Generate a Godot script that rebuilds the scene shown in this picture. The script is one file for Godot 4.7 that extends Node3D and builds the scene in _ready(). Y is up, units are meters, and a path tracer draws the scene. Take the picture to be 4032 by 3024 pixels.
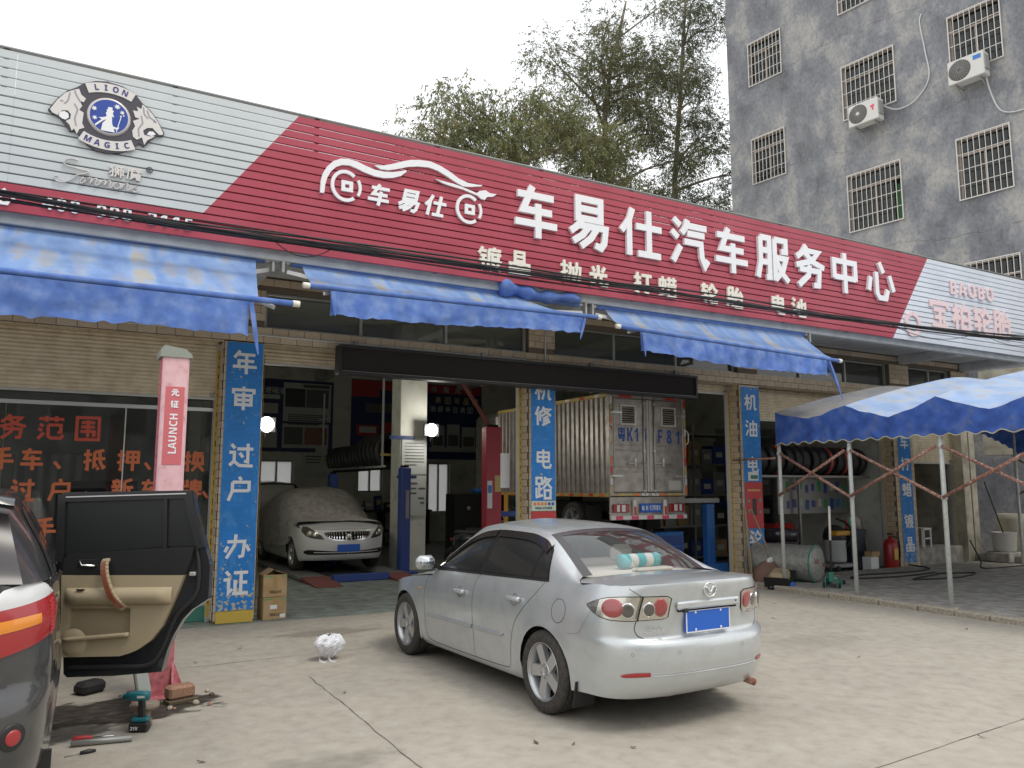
extends Node3D

# ---------------------------------------------------------------- helpers
var M := {}
var used := {}
var rng := RandomNumberGenerator.new()

class MB:
	var st := SurfaceTool.new()
	func _init(smooth := false):
		st.begin(Mesh.PRIMITIVE_TRIANGLES)
		st.set_smooth_group(0 if smooth else -1)
	func tri(a, b, c):
		st.add_vertex(a); st.add_vertex(b); st.add_vertex(c)
	func tri_out(a: Vector3, b: Vector3, c: Vector3, out: Vector3):
		if (a - c).cross(a - b).dot(out) < 0: tri(a, c, b)
		else: tri(a, b, c)
	func quad(a: Vector3, b: Vector3, c: Vector3, d: Vector3, out: Vector3):
		tri_out(a, b, c, out); tri_out(a, c, d, out)
	func quad_uv(a: Vector3, b: Vector3, c: Vector3, d: Vector3):   # a top left, b top right, c bottom right, d bottom left: clockwise from the front
		var p = [a, b, c, a, c, d]
		var u = [Vector2(0, 0), Vector2(1, 0), Vector2(1, 1), Vector2(0, 0), Vector2(1, 1), Vector2(0, 1)]
		for i in 6:
			st.set_uv(u[i]); st.add_vertex(p[i])
	func box(c: Vector3, s: Vector3, ch := 0.0, b := Basis.IDENTITY):
		var h := s * 0.5
		if ch <= 0.0:
			for ax in 3:
				for sg in [-1.0, 1.0]:
					var n := Vector3.ZERO; n[ax] = sg
					var u := Vector3.ZERO; u[(ax + 1) % 3] = h[(ax + 1) % 3]
					var v := Vector3.ZERO; v[(ax + 2) % 3] = h[(ax + 2) % 3]
					var o := n * h[ax]
					quad(c + b * (o - u - v), c + b * (o + u - v), c + b * (o + u + v), c + b * (o - u + v), b * n)
			return
		ch = minf(ch, minf(h.x, minf(h.y, h.z)) * 0.9)
		var i := h - Vector3.ONE * ch
		for ax in 3:
			for sg in [-1.0, 1.0]:
				var n := Vector3.ZERO; n[ax] = sg
				var u := Vector3.ZERO; u[(ax + 1) % 3] = i[(ax + 1) % 3]
				var v := Vector3.ZERO; v[(ax + 2) % 3] = i[(ax + 2) % 3]
				var o := n * h[ax]
				quad(c + b * (o - u - v), c + b * (o + u - v), c + b * (o + u + v), c + b * (o - u + v), b * n)
		for ax in 3:
			var a1 := (ax + 1) % 3
			var a2 := (ax + 2) % 3
			for s1 in [-1.0, 1.0]:
				for s2 in [-1.0, 1.0]:
					var p := Vector3.ZERO; p[a1] = s1 * h[a1]; p[a2] = s2 * i[a2]
					var q := Vector3.ZERO; q[a1] = s1 * i[a1]; q[a2] = s2 * h[a2]
					var l := Vector3.ZERO; l[ax] = i[ax]
					var n := Vector3.ZERO; n[a1] = s1; n[a2] = s2
					quad(c + b * (p - l), c + b * (p + l), c + b * (q + l), c + b * (q - l), b * n)
		for sx in [-1.0, 1.0]:
			for sy in [-1.0, 1.0]:
				for sz in [-1.0, 1.0]:
					tri_out(c + b * Vector3(sx * h.x, sy * i.y, sz * i.z), c + b * Vector3(sx * i.x, sy * h.y, sz * i.z), c + b * Vector3(sx * i.x, sy * i.y, sz * h.z), b * Vector3(sx, sy, sz))
	func bar(a: Vector3, b: Vector3, w: float, t: float, up := Vector3.UP, ch := 0.0):   # a straight bar of section w x t from a to b
		var d := (b - a).normalized()
		if absf(d.dot(up)) > 0.99: up = Vector3.FORWARD if absf(d.dot(Vector3.FORWARD)) < 0.9 else Vector3.RIGHT
		var x := d.cross(up).normalized()
		var y := x.cross(d).normalized()
		box((a + b) * 0.5, Vector3(w, t, a.distance_to(b)), ch, Basis(x, y, d))
	func tube(pts: Array, r, sides := 8, caps := true):
		var n := pts.size()
		var rings := []
		var ref := Vector3.UP
		for k in n:
			var d: Vector3 = ((pts[mini(k + 1, n - 1)] - pts[maxi(k - 1, 0)]) as Vector3).normalized()
			if k == 0 and absf(d.dot(ref)) > 0.95: ref = Vector3.RIGHT
			var x := ref - d * ref.dot(d)
			x = x.normalized() if x.length() > 0.001 else d.cross(Vector3(0.3, 0.7, 0.6)).normalized()
			ref = x
			var y := d.cross(x)
			var rr: float = r[k] if r is Array else r
			var ring := PackedVector3Array()
			for j in sides:
				var a := TAU * j / sides
				ring.append(pts[k] + (x * cos(a) + y * sin(a)) * rr)
			rings.append(ring)
		for k in n - 1:
			for j in sides:
				var j2 := (j + 1) % sides
				quad(rings[k][j], rings[k][j2], rings[k + 1][j2], rings[k + 1][j], rings[k][j] + rings[k + 1][j2] - pts[k] - pts[k + 1])
		if caps:
			for e in [0, n - 1]:
				var out: Vector3 = pts[0] - pts[1] if e == 0 else pts[n - 1] - pts[n - 2]
				for j in range(1, sides - 1):
					tri_out(rings[e][0], rings[e][j], rings[e][j + 1], out)
	func lathe(prof: Array, segs := 24, xf := Transform3D.IDENTITY):   # [[r, y], ...] round local y; faces look away from the solid when y rises
		for k in prof.size() - 1:
			var r0: float = prof[k][0]; var y0: float = prof[k][1]
			var r1: float = prof[k + 1][0]; var y1: float = prof[k + 1][1]
			for j in segs:
				var a := TAU * j / segs; var b := TAU * (j + 1) / segs
				var p := xf * Vector3(r0 * cos(a), y0, r0 * sin(a)); var q := xf * Vector3(r0 * cos(b), y0, r0 * sin(b))
				var u := xf * Vector3(r1 * cos(b), y1, r1 * sin(b)); var v := xf * Vector3(r1 * cos(a), y1, r1 * sin(a))
				var m := (a + b) * 0.5
				var out := xf.basis * Vector3(cos(m) * (y1 - y0), r0 - r1, sin(m) * (y1 - y0))
				if r0 > 0.00001: tri_out(p, q, u if r1 > 0.00001 else v, out)
				if r1 > 0.00001: tri_out(p, u, v, out)
	func prism(poly: PackedVector2Array, z0: float, z1: float, xf := Transform3D.IDENTITY, back := true):
		var t := Geometry2D.triangulate_polygon(poly)
		for k in range(0, t.size(), 3):
			var a := poly[t[k]]; var b := poly[t[k + 1]]; var c := poly[t[k + 2]]
			tri_out(xf * Vector3(a.x, a.y, z1), xf * Vector3(b.x, b.y, z1), xf * Vector3(c.x, c.y, z1), xf.basis.z * (z1 - z0))
			if back: tri_out(xf * Vector3(a.x, a.y, z0), xf * Vector3(b.x, b.y, z0), xf * Vector3(c.x, c.y, z0), xf.basis.z * (z0 - z1))
		var ccw := not Geometry2D.is_polygon_clockwise(poly)
		for k in poly.size():
			var a := poly[k]; var b := poly[(k + 1) % poly.size()]
			var o := Vector2(b.y - a.y, a.x - b.x) * (1.0 if ccw else -1.0)
			quad(xf * Vector3(a.x, a.y, z0), xf * Vector3(b.x, b.y, z0), xf * Vector3(b.x, b.y, z1), xf * Vector3(a.x, a.y, z1), xf.basis * Vector3(o.x, o.y, 0))
	func grid(rows: Array, flip := false, uv := false):   # rows of points, quads between them; one side out for the whole sheet
		for i in rows.size() - 1:
			var r0: PackedVector3Array = rows[i]; var r1: PackedVector3Array = rows[i + 1]
			var n := r0.size()
			for j in n - 1:
				var p := [r0[j], r0[j + 1], r1[j + 1], r0[j], r1[j + 1], r1[j]]
				var u := [Vector2(j, i), Vector2(j + 1, i), Vector2(j + 1, i + 1), Vector2(j, i), Vector2(j + 1, i + 1), Vector2(j, i + 1)]
				if flip:
					p.reverse(); u.reverse()
				for k in 6:
					if uv: st.set_uv(Vector2(u[k].x / (n - 1), u[k].y / (rows.size() - 1)))
					st.add_vertex(p[k])
	func mesh() -> ArrayMesh:
		st.generate_normals()
		return st.commit()

func numbered(n: String) -> String:
	if not used.has(n):
		used[n] = 0
		return n
	used[n] += 1
	return "%s_%03d" % [n, used[n]]
func thing(n: String, label: String, category: String, at := Vector3.ZERO, turn := 0.0, group := "") -> Node3D:
	var o := Node3D.new()
	o.name = numbered(n); add_child(o)
	o.position = at; o.rotation.y = turn
	o.set_meta("label", label); o.set_meta("category", category)
	if group: o.set_meta("group", group)
	return o
func part(mb, n: String, m: Material, parent: Node) -> MeshInstance3D:
	var o := MeshInstance3D.new()
	o.name = n
	o.mesh = mb.mesh() if mb is MB else mb
	o.material_override = m
	parent.add_child(o, true)
	return o
func tag(o: Node, label: String, category: String, group := ""):
	o.set_meta("label", label); o.set_meta("category", category)
	if group: o.set_meta("group", group)
func single(mb, n: String, m: Material, label: String, category: String, group := "") -> MeshInstance3D:
	var o := part(mb, numbered(n), m, self)
	tag(o, label, category, group)
	return o
func structure(mb, n: String, m: Material) -> MeshInstance3D:
	var o := part(mb, numbered(n), m, self)
	o.set_meta("kind", "structure")
	return o
func copy(o: Node3D, base: String, at: Vector3, turn: float, label := "") -> Node3D:
	var c: Node3D = o.duplicate()
	c.name = numbered(base); add_child(c)
	c.position = at; c.rotation.y = turn
	if label: c.set_meta("label", label)
	return c
func bx(c: Vector3, s: Vector3, ch := 0.0, b := Basis.IDENTITY) -> MB:
	var m := MB.new(); m.box(c, s, ch, b); return m
func tb(pts: Array, r, sides := 8) -> MB:
	var m := MB.new(true); m.tube(pts, r, sides); return m
func curve(pts: Array, n: int) -> Array:   # n points along a Catmull-Rom curve through pts
	var out := []
	var k := pts.size()
	for i in n:
		var t := float(i) / (n - 1) * (k - 1)
		var j := mini(int(t), k - 2)
		var f := t - j
		out.append((pts[j] as Vector3).cubic_interpolate(pts[j + 1], pts[maxi(j - 1, 0)], pts[mini(j + 2, k - 1)], f))
	return out
func ramp(tab: Array, x: float) -> float:   # piecewise smooth table [[x, y], ...]
	if x <= tab[0][0]: return tab[0][1]
	for i in tab.size() - 1:
		if x <= tab[i + 1][0]:
			var f: float = (x - tab[i][0]) / (tab[i + 1][0] - tab[i][0])
			var y0: float = tab[maxi(i - 1, 0)][1]; var y3: float = tab[mini(i + 2, tab.size() - 1)][1]
			var x0: float = tab[maxi(i - 1, 0)][0]; var x3: float = tab[mini(i + 2, tab.size() - 1)][0]
			var x1: float = tab[i][0]; var x2: float = tab[i + 1][0]
			var y1: float = tab[i][1]; var y2: float = tab[i + 1][1]
			var m := (y2 - y1) / (x2 - x1)
			var ma: float = 0.0 if i == 0 else (y1 - y0) / (x1 - x0)
			var mc: float = 0.0 if i == tab.size() - 2 else (y3 - y2) / (x3 - x2)
			var t1: float = m if i == 0 else (0.0 if ma * m <= 0 else 2.0 * ma * m / (ma + m))
			var t2: float = m if i == tab.size() - 2 else (0.0 if mc * m <= 0 else 2.0 * mc * m / (mc + m))
			var h := x2 - x1
			return (2*f*f*f - 3*f*f + 1) * y1 + (f*f*f - 2*f*f + f) * h * t1 + (-2*f*f*f + 3*f*f) * y2 + (f*f*f - f*f) * h * t2
	return tab[tab.size() - 1][1]

# ---------------------------------------------------------------- materials
func lin(r: float, g: float, b: float, a := 1.0) -> Color:
	var c := Color(r, g, b).linear_to_srgb(); c.a = a
	return c
func mat(n: String, c: Color, rough := 0.7, metal := 0.0, extra := {}) -> StandardMaterial3D:
	var m := StandardMaterial3D.new()
	m.resource_name = n; m.albedo_color = c; m.roughness = rough; m.metallic = metal
	for k in extra: m.set(k, extra[k])
	M[n] = m
	return m
func noise(sd: int, freq: float, oct := 5, type := FastNoiseLite.TYPE_SIMPLEX_SMOOTH, frac := FastNoiseLite.FRACTAL_FBM, gain := 0.5) -> FastNoiseLite:
	var f := FastNoiseLite.new()
	f.seed = sd; f.frequency = freq; f.fractal_octaves = oct; f.noise_type = type; f.fractal_type = frac; f.fractal_gain = gain
	return f
func ntex(f: FastNoiseLite, stops: Array, size := 512) -> ImageTexture:   # stops [[offset, linear colour], ...]
	var im := f.get_seamless_image(size, size)
	im.convert(Image.FORMAT_L8)
	var src := im.get_data()
	var lut := PackedByteArray()
	for v in 256:
		var x := v / 255.0
		var c: Color = stops[0][1]
		for i in stops.size() - 1:
			if x >= stops[i][0]:
				c = (stops[i][1] as Color).lerp(stops[i + 1][1], clampf((x - stops[i][0]) / (stops[i + 1][0] - stops[i][0]), 0, 1))
		c = c.linear_to_srgb()
		lut.append(int(clampf(c.r, 0, 1) * 255)); lut.append(int(clampf(c.g, 0, 1) * 255)); lut.append(int(clampf(c.b, 0, 1) * 255))
	var out := PackedByteArray(); out.resize(size * size * 3)
	var k := 0
	for i in src.size():
		var b := src[i] * 3
		out[k] = lut[b]; out[k + 1] = lut[b + 1]; out[k + 2] = lut[b + 2]
		k += 3
	return ImageTexture.create_from_image(Image.create_from_data(size, size, false, Image.FORMAT_RGB8, out))
func world_tex(m: StandardMaterial3D, t: Texture2D, scale := 1.0, d: Texture2D = null, bump: Texture2D = null, bump_cm := 0.0):
	m.albedo_texture = t; m.albedo_color = Color.WHITE
	m.uv1_triplanar = true; m.uv1_world_triplanar = true; m.uv1_scale = Vector3.ONE * scale
	if d:
		m.detail_enabled = true; m.detail_albedo = d; m.detail_blend_mode = BaseMaterial3D.BLEND_MODE_MUL
		m.detail_uv_layer = BaseMaterial3D.DETAIL_UV_2
		m.uv2_triplanar = true; m.uv2_world_triplanar = true; m.uv2_scale = Vector3.ONE * scale * 0.23
	if bump:
		m.heightmap_enabled = true; m.heightmap_texture = bump; m.heightmap_scale = bump_cm
func g3(v: float) -> Color: return Color(v, v, v)

func make_materials():
	var grain := ntex(noise(11, 0.04, 5), [[0.0, g3(0.7)], [0.5, g3(0.95)], [1.0, g3(1.0)]], 512)
	var fine := ntex(noise(12, 0.12, 4), [[0.0, g3(0.0)], [1.0, g3(1.0)]], 512)
	var coarse := ntex(noise(13, 0.012, 6), [[0.0, g3(0.74)], [0.35, g3(0.9)], [0.6, g3(1.0)], [1.0, g3(1.0)]], 1024)
	M["grain_tex"] = grain; M["fine_tex"] = fine; M["coarse_tex"] = coarse
	var con := ntex(noise(21, 0.009, 7, FastNoiseLite.TYPE_SIMPLEX_SMOOTH, FastNoiseLite.FRACTAL_FBM, 0.62), [[0.0, Color(0.33, 0.293, 0.24)], [0.35, Color(0.385, 0.347, 0.29)], [0.55, Color(0.405, 0.368, 0.308)], [0.75, Color(0.42, 0.385, 0.325)], [1.0, Color(0.47, 0.44, 0.39)]], 1024)
	var m := mat("concrete", Color.WHITE, 0.85)
	world_tex(m, con, 0.47, ntex(noise(20, 0.006, 5, FastNoiseLite.TYPE_SIMPLEX_SMOOTH, FastNoiseLite.FRACTAL_FBM, 0.55), [[0.0, g3(0.86)], [0.5, g3(0.96)], [1.0, g3(1.0)]], 1024), fine, 0.25)
	m = mat("platform_concrete", Color.WHITE, 0.85)
	world_tex(m, ntex(noise(22, 0.012, 6), [[0.0, Color(0.2, 0.185, 0.16)], [0.5, Color(0.32, 0.3, 0.265)], [1.0, Color(0.45, 0.43, 0.39)]], 512), 0.6, coarse, fine, 0.25)
	m = mat("kerb_concrete", Color.WHITE, 0.9)
	world_tex(m, ntex(noise(23, 0.03, 6), [[0.0, Color(0.22, 0.19, 0.15)], [0.5, Color(0.36, 0.31, 0.24)], [1.0, Color(0.52, 0.49, 0.42)]], 512), 1.2, null, fine, 0.8)
	m = mat("shop_floor", Color.WHITE, 0.62)
	world_tex(m, ntex(noise(24, 0.011, 6), [[0.0, Color(0.1, 0.11, 0.1)], [0.45, Color(0.2, 0.225, 0.2)], [0.7, Color(0.25, 0.28, 0.25)], [1.0, Color(0.33, 0.33, 0.29)]], 512), 0.5, coarse)
	m = mat("oil_stain", Color.WHITE, 0.55)
	world_tex(m, ntex(noise(25, 0.02, 6), [[0.0, Color(0.045, 0.035, 0.025)], [0.5, Color(0.085, 0.068, 0.05)], [1.0, Color(0.14, 0.115, 0.085)]], 512), 0.9)
	# grey weathered render of the apartment block
	var n1 := noise(31, 0.004, 8, FastNoiseLite.TYPE_SIMPLEX_SMOOTH, FastNoiseLite.FRACTAL_FBM, 0.66)
	n1.domain_warp_enabled = true; n1.domain_warp_amplitude = 45.0; n1.domain_warp_frequency = 0.012
	m = mat("grey_render", Color.WHITE, 0.95)
	world_tex(m, ntex(n1, [[0.0, Color(0.13, 0.13, 0.13)], [0.25, Color(0.21, 0.213, 0.225)], [0.45, Color(0.26, 0.265, 0.28)], [0.53, Color(0.3, 0.302, 0.31)], [0.6, Color(0.35, 0.345, 0.335)], [0.75, Color(0.42, 0.405, 0.38)], [1.0, Color(0.5, 0.485, 0.45)]], 1024), 0.1, ntex(noise(32, 0.02, 7, FastNoiseLite.TYPE_SIMPLEX_SMOOTH, FastNoiseLite.FRACTAL_FBM, 0.7), [[0.0, Color(0.55, 0.64, 0.6)], [0.4, Color(0.88, 0.88, 0.92)], [0.6, Color(1, 1, 1)], [1.0, Color(1, 1, 0.97)]], 1024), fine, 1.2)
	m.uv1_scale = Vector3(0.15, 0.1, 0.15); m.uv2_scale = Vector3(0.41, 0.27, 0.41)
	m = mat("shop_render", Color.WHITE, 0.92)
	world_tex(m, ntex(noise(33, 0.015, 6), [[0.0, Color(0.34, 0.33, 0.3)], [0.5, Color(0.52, 0.51, 0.47)], [1.0, Color(0.64, 0.63, 0.59)]], 512), 0.4, coarse)
	m = mat("beige_render", Color.WHITE, 0.92)
	world_tex(m, ntex(noise(34, 0.012, 6), [[0.0, Color(0.3, 0.27, 0.2)], [0.5, Color(0.5, 0.46, 0.36)], [1.0, Color(0.62, 0.58, 0.48)]], 512), 0.4, coarse)
	m = mat("inside_paint", Color.WHITE, 0.9)
	world_tex(m, ntex(noise(35, 0.01, 6), [[0.0, Color(0.45, 0.46, 0.39)], [0.4, Color(0.62, 0.63, 0.56)], [1.0, Color(0.7, 0.71, 0.65)]], 512), 0.35)
	m = mat("canopy_paint", Color.WHITE, 0.9)
	world_tex(m, ntex(noise(36, 0.012, 6), [[0.0, Color(0.38, 0.4, 0.42)], [0.5, Color(0.52, 0.55, 0.58)], [1.0, Color(0.62, 0.64, 0.66)]], 512), 0.4)
	# glazed split-face wall tiles, three tones
	for i in 3:
		m = mat("tile%d" % i, Color.WHITE, 0.55)
		var b: Color = [Color(0.56, 0.455, 0.325), Color(0.52, 0.42, 0.3), Color(0.59, 0.49, 0.36)][i]
		world_tex(m, ntex(noise(40 + i, 0.03, 5), [[0.0, b * 0.72], [0.5, b], [1.0, b * 1.12]], 256), 1.7)
		m.uv1_scale = Vector3(1.2, 9.0, 1.2)
	m = mat("tile_joint", lin(0.16, 0.13, 0.095), 0.95)
	m = mat("brick_red", Color.WHITE, 0.9); world_tex(m, ntex(noise(46, 0.05, 5), [[0.0, Color(0.2, 0.1, 0.06)], [0.5, Color(0.36, 0.2, 0.13)], [1.0, Color(0.45, 0.3, 0.21)]], 256), 4.0, null, fine, 0.6)
	# sign
	m = mat("slat_red", Color.WHITE, 0.38); world_tex(m, ntex(noise(50, 0.004, 5), [[0.0, Color(0.34, 0.036, 0.06)], [0.5, Color(0.385, 0.045, 0.075)], [1.0, Color(0.42, 0.062, 0.095)]], 512), 0.3)
	m = mat("slat_grey", Color.WHITE, 0.38); world_tex(m, ntex(noise(51, 0.004, 5), [[0.0, Color(0.5, 0.54, 0.55)], [0.5, Color(0.56, 0.6, 0.615)], [1.0, Color(0.6, 0.64, 0.65)]], 512), 0.3)
	m = mat("slat_white", Color.WHITE, 0.38); world_tex(m, ntex(noise(52, 0.004, 5), [[0.0, Color(0.6, 0.64, 0.7)], [0.5, Color(0.67, 0.71, 0.77)], [1.0, Color(0.71, 0.75, 0.81)]], 512), 0.3)
	mat("letter_white", lin(0.82, 0.83, 0.85), 0.4); mat("letter_cream", lin(0.8, 0.77, 0.68), 0.45); mat("letter_side", lin(0.55, 0.54, 0.5), 0.5)
	mat("letter_pink", lin(0.8, 0.62, 0.63), 0.5); mat("letter_print", lin(0.72, 0.73, 0.74), 0.55)
	mat("emblem_dark", lin(0.06, 0.055, 0.07), 0.4); mat("emblem_silver", lin(0.55, 0.52, 0.5), 0.35, 0.25); mat("emblem_silver_light", lin(0.66, 0.63, 0.6), 0.35, 0.2); mat("emblem_blue", lin(0.02, 0.06, 0.33), 0.35); mat("emblem_ink", lin(0.03, 0.03, 0.2), 0.5); mat("emblem_grey", lin(0.33, 0.31, 0.36), 0.4)
	mat("sticker_orange", lin(0.55, 0.14, 0.05), 0.5); mat("sticker_red", lin(0.5, 0.075, 0.04), 0.5)
	# cloth
	var bl := noise(60, 0.006, 5)
	m = mat("awning_blue", Color.WHITE, 0.8)
	world_tex(m, ntex(bl, [[0.0, Color(0.13, 0.24, 0.58)], [0.35, Color(0.2, 0.33, 0.64)], [0.55, Color(0.26, 0.4, 0.68)], [0.68, Color(0.32, 0.45, 0.69)], [0.74, Color(0.42, 0.44, 0.48)], [1.0, Color(0.46, 0.42, 0.33)]], 512), 0.5, grain)
	m.uv1_scale = Vector3(0.75, 0.3, 0.3)
	m.backlight_enabled = true; m.backlight = Color(0.5, 0.5, 0.5)
	m = mat("valance_blue", Color.WHITE, 0.8)
	world_tex(m, ntex(noise(61, 0.01, 5), [[0.0, Color(0.07, 0.155, 0.5)], [0.5, Color(0.125, 0.235, 0.6)], [1.0, Color(0.25, 0.36, 0.66)]], 512), 0.8, grain)
	m.backlight_enabled = true; m.backlight = Color(0.5, 0.5, 0.5)
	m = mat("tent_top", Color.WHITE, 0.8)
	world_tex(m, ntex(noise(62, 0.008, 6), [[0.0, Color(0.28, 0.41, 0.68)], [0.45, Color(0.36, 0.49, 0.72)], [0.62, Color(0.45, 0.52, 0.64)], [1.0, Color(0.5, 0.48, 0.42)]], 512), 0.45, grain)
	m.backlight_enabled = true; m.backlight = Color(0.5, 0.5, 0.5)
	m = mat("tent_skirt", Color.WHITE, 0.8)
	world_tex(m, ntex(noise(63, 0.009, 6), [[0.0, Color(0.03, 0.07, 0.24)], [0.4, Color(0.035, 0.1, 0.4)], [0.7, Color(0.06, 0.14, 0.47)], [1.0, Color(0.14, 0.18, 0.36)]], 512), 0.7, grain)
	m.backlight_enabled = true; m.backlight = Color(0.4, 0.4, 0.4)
	m = mat("tent_dusty", Color.WHITE, 0.9)
	world_tex(m, ntex(noise(67, 0.008, 6), [[0.0, Color(0.2, 0.24, 0.34)], [0.45, Color(0.29, 0.29, 0.3)], [1.0, Color(0.36, 0.34, 0.3)]], 512), 0.5, grain)
	mat("tent_hem", lin(0.5, 0.46, 0.28), 0.85)
	m = mat("car_cover", Color.WHITE, 0.95)
	world_tex(m, ntex(noise(64, 0.03, 6), [[0.0, Color(0.22, 0.2, 0.18)], [0.5, Color(0.37, 0.35, 0.33)], [1.0, Color(0.46, 0.44, 0.42)]], 512), 0.4)
	m = mat("plastic_bag", lin(0.82, 0.83, 0.86), 0.45); m.backlight_enabled = true; m.backlight = Color(0.5, 0.5, 0.5)
	# metals and paints
	mat("aluminium", lin(0.62, 0.62, 0.6), 0.35, 0.6); mat("galvanised", lin(0.5, 0.52, 0.52), 0.5, 0.35); mat("chrome", lin(0.75, 0.75, 0.76), 0.12, 1.0); mat("steel_grey", lin(0.3, 0.3, 0.29), 0.45, 0.5)
	m = mat("rusty_pipe", Color.WHITE, 0.8, 0.1); world_tex(m, ntex(noise(70, 0.03, 6), [[0.0, Color(0.15, 0.06, 0.04)], [0.45, Color(0.26, 0.1, 0.07)], [0.62, Color(0.33, 0.17, 0.13)], [0.75, Color(0.52, 0.48, 0.42)], [1.0, Color(0.6, 0.58, 0.52)]], 512), 1.6)
	m = mat("pole_paint", Color.WHITE, 0.55, 0.15); world_tex(m, ntex(noise(71, 0.03, 5), [[0.0, Color(0.3, 0.3, 0.27)], [0.4, Color(0.48, 0.5, 0.48)], [1.0, Color(0.58, 0.6, 0.58)]], 512), 1.0)
	m = mat("lift_pink", Color.WHITE, 0.45); world_tex(m, ntex(noise(72, 0.02, 6), [[0.0, Color(0.5, 0.22, 0.22)], [0.25, Color(0.72, 0.42, 0.45)], [0.5, Color(0.76, 0.47, 0.5)], [1.0, Color(0.8, 0.53, 0.56)]], 512), 0.8)
	m = mat("lift_pink_worn", Color.WHITE, 0.55); world_tex(m, ntex(noise(73, 0.02, 6), [[0.0, Color(0.2, 0.07, 0.06)], [0.4, Color(0.48, 0.14, 0.16)], [1.0, Color(0.6, 0.24, 0.26)]], 512), 1.2)
	mat("lift_label", lin(0.62, 0.15, 0.17), 0.5); mat("lift_cap", lin(0.28, 0.3, 0.26), 0.6)
	mat("lift_blue", lin(0.03, 0.07, 0.28), 0.4); mat("lift_red", lin(0.38, 0.03, 0.05), 0.4); mat("lift_bright_blue", lin(0.03, 0.16, 0.5), 0.45); mat("ramp_red", lin(0.2, 0.06, 0.05), 0.8)
	mat("black_rubber", lin(0.02, 0.02, 0.02), 0.75); mat("black_plastic", lin(0.018, 0.018, 0.019), 0.45); mat("matt_black", lin(0.012, 0.012, 0.012), 0.9); mat("cable_black", lin(0.015, 0.015, 0.016), 0.55)
	m = mat("tyre", Color.WHITE, 0.85); world_tex(m, ntex(noise(74, 0.03, 5), [[0.0, Color(0.03, 0.028, 0.025)], [0.5, Color(0.05, 0.045, 0.04)], [1.0, Color(0.1, 0.088, 0.07)]], 256), 3.0)
	mat("tyre_new", lin(0.022, 0.022, 0.023), 0.45); mat("tyre_wrap", lin(0.04, 0.03, 0.04), 0.16)
	m = mat("led_face", lin(0.022, 0.017, 0.017), 0.9); mat("led_frame", lin(0.02, 0.02, 0.022), 0.45)
	m = mat("shutter", Color.WHITE, 0.5); world_tex(m, ntex(noise(75, 0.015, 6), [[0.0, Color(0.48, 0.4, 0.28)], [0.5, Color(0.64, 0.55, 0.4)], [1.0, Color(0.72, 0.63, 0.48)]], 512), 0.6)
	mat("guide_white", lin(0.5, 0.5, 0.47), 0.5, 0.2); mat("tape_yellow", lin(0.55, 0.38, 0.06), 0.6); mat("tape_black", lin(0.05, 0.045, 0.03), 0.7)
	m = mat("banner_blue", Color.WHITE, 0.5)
	mat("poster_red", lin(0.45, 0.04, 0.045), 0.5); mat("poster_pale", lin(0.5, 0.62, 0.54), 0.6)
	mat("glass_reflection_tint", Color(0.3, 0.31, 0.28, 0.6), 0.04, 0.0, {"transparency": BaseMaterial3D.TRANSPARENCY_ALPHA})  # lightened grey tint paints a reflection into the transom panes
	mat("glass_green", Color(0.03, 0.09, 0.07, 0.8), 0.06, 0.0, {"transparency": BaseMaterial3D.TRANSPARENCY_ALPHA})
	mat("glass_clear", Color(0.5, 0.6, 0.58, 0.16), 0.03, 0.0, {"transparency": BaseMaterial3D.TRANSPARENCY_ALPHA})
	mat("window_alu", lin(0.4, 0.41, 0.4), 0.45, 0.4); mat("grille_steel", lin(0.62, 0.58, 0.53), 0.4, 0.25); mat("frame_tan", lin(0.4, 0.34, 0.29), 0.5)
	mat("window_glow", lin(0.85, 0.88, 0.87), 0.6)
	mat("ac_white", lin(0.68, 0.67, 0.63), 0.5); mat("ac_dark", lin(0.12, 0.11, 0.1), 0.6); mat("ac_grey", lin(0.33, 0.33, 0.32), 0.5); mat("sign_blue", lin(0.05, 0.2, 0.55), 0.5)
	mat("pvc_pipe", lin(0.6, 0.61, 0.6), 0.5)
	mat("bark", lin(0.2, 0.155, 0.12), 0.95)
	# paint of the cars
	var sp := mat("silver_paint", lin(0.54, 0.575, 0.59), 0.34, 0.5, {"clearcoat_enabled": true, "clearcoat": 0.8, "clearcoat_roughness": 0.06})
	world_tex(sp, ntex(noise(87, 0.012, 7, FastNoiseLite.TYPE_SIMPLEX_SMOOTH, FastNoiseLite.FRACTAL_FBM, 0.6), [[0.0, Color(0.47, 0.49, 0.49)], [0.45, Color(0.545, 0.575, 0.585)], [1.0, Color(0.58, 0.605, 0.61)]], 512), 0.7)
	mat("black_paint", lin(0.018, 0.02, 0.024), 0.22, 0.0, {"clearcoat_enabled": true, "clearcoat": 1.0, "clearcoat_roughness": 0.04})
	m = mat("dusty_black_paint", Color.WHITE, 0.55, 0.0, {"clearcoat_enabled": true, "clearcoat": 0.5, "clearcoat_roughness": 0.12})
	world_tex(m, ntex(noise(76, 0.01, 6), [[0.0, Color(0.022, 0.023, 0.026)], [0.5, Color(0.05, 0.05, 0.05)], [1.0, Color(0.13, 0.12, 0.105)]], 512), 0.7)
	mat("white_paint", lin(0.72, 0.72, 0.71), 0.3, 0.0, {"clearcoat_enabled": true, "clearcoat": 0.7, "clearcoat_roughness": 0.06})
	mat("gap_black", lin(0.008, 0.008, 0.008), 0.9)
	mat("car_glass", Color(0.01, 0.012, 0.012, 0.86), 0.03, 0.0, {"transparency": BaseMaterial3D.TRANSPARENCY_ALPHA})
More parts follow.
